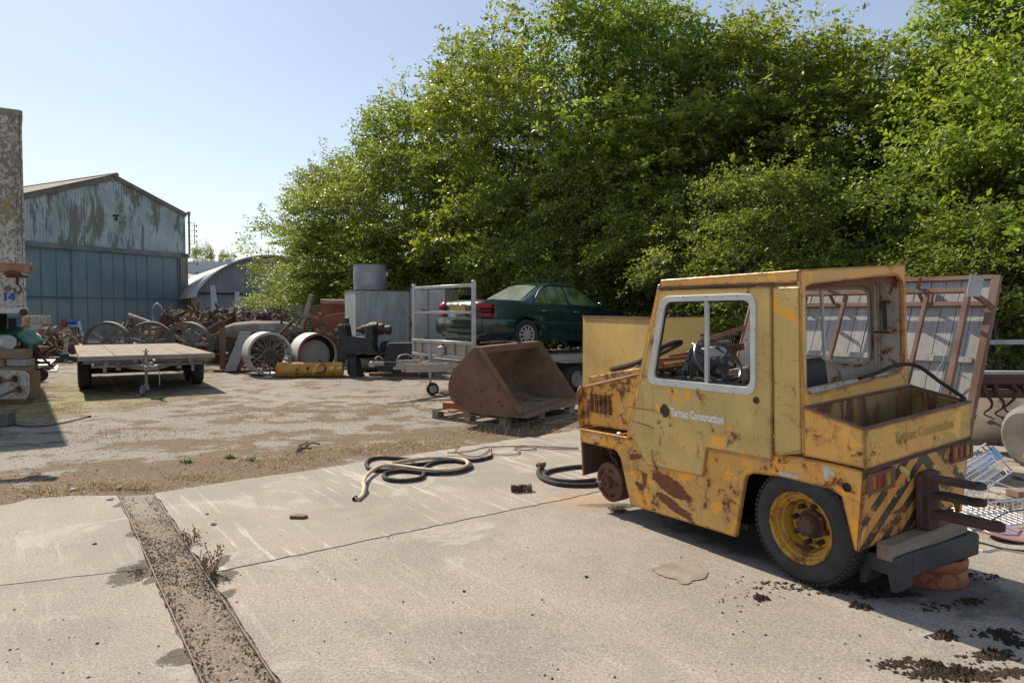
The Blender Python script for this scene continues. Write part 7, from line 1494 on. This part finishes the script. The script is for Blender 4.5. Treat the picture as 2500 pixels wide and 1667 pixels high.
# dark twig in the yard
b=MB()
for a,c_ in (((722,1108),(752,1085)),((728,1104),(760,1102)),((722,1108),(735,1090)),((745,1092),(782,1090))): 
    p=gp(*a);q=gp(*c_); b.tube([p+V((0,0,.02)),(p+q)/2+V((0,0,.05)),q+V((0,0,.03))],.009,5)
b.build('dead_branch',surf('branch_dark',(.05,.04,.03),(.09,.07,.05),6,.9,0,.4,40),label='small dark dead branch on the dry grass above the slab edge',cat='branch')

# ---------------------------------------------------------------- tangles of scrap nobody could count
def tangle(name,mat,regs,seed,label,sz=1.0):
    rs=random.Random(seed); b=MB()
    for (px0,px1,py0,py1,Y0,Y1,n) in regs:
        for _ in range(n):
            p=at(rs.uniform(px0,px1),rs.uniform(py0,py1),rs.uniform(Y0,Y1)); p.z=max(.05,p.z); k=rs.random()
            d=V((rs.gauss(0,1),rs.gauss(0,.6),rs.gauss(0,.7))).normalized(); L=rs.uniform(.12,.5)*sz
            if k<.42: b.beam(p-d*L,p+d*L,rs.uniform(.02,.07),rs.uniform(.015,.05))
            elif k<.62: b.cyl(p-d*L*.7,p+d*L*.7,rs.uniform(.012,.05),n=7)
            elif k<.80: b.box(p,(rs.uniform(.08,.35)*sz,rs.uniform(.05,.2),rs.uniform(.05,.25)*sz),(rs.uniform(-.7,.7),rs.uniform(-.7,.7),rs.uniform(0,3)))
            elif k<.90: r=rs.uniform(.06,.18)*sz; b.lathe([(r,-.03),(r,.03),(r*.75,.03),(r*.75,-.03)],p,d,14,close=True)
            else:
                q=d.orthogonal().normalized(); b.tube([p,p+d*L*.5+q*.12,p+d*L+V((0,0,-.06)),p+d*L*1.2+q*.1],.008,4,sub=2)
    return b.build(name,mat,smooth=30,label=label,cat='scrap',kind='stuff')
tangle('rusty_scrap_tangle',surf('tangle_rust',(.18,.10,.065),(.10,.06,.045),1.2,.92,0,.4,30,(.32,.23,.16),.3,2),((480,700,755,780,25.6,27,45),(395,460,765,790,26,28,25),(395,560,785,838,24,27,150),(470,700,760,800,25.5,27,110),(690,850,800,870,21.5,23,60),(560,760,850,892,20.5,21.5,40),(60,200,815,862,24,26.5,70),(290,400,790,825,27,31,45),(900,1010,860,905,20,21,22)),1,'tangle of small rusty steel parts heaped through the middle of the scrap yard')
tangle('dark_scrap_tangle',RUSTD,((400,700,760,845,23.8,26,150),(0,110,850,900,14.5,17,30),(700,850,820,885,21,22.5,50),(60,190,830,868,24,26,50),(0,60,840,905,14.2,15.2,26),(545,680,860,895,20.3,21.2,30),(1180,1400,860,930,16.3,17.5,26)),2,'dark greasy scrap pieces lying between the rusty ones')
tangle('pale_scrap_tangle',surf('tangle_pale',(.42,.38,.32),(.28,.25,.22),1.5,.9,0,.3,30,(.5,.35,.12),.2,2),((400,700,755,835,24,26.5,70),(480,680,757,772,25.2,26.2,36),(70,190,815,860,24,26,36)),3,'pale and grey scrap pieces scattered among the rusty parts',.7)
g2=[]
for (cx,cy,sx,sy,n) in ((560,905,60,5,160),(760,925,90,5,200),(960,930,60,6,200),(420,870,60,6,160),(150,880,60,10,260),(330,985,120,10,260),(620,1010,140,14,420),(880,1010,120,12,320),(300,1060,160,14,420)):
    for _ in range(n): g2.append(gp(rr.gauss(cx,sx*.7),rr.gauss(cy,sy*.8)))
blades('dead_grass',surf('dead_grass_brown',(.26,.16,.08),(.18,.11,.05),6,.9,0,0,40),g2,.045,'thin brown dead grass and moss tufts over the yard',seed=14,lean=1.2,wd=.003)
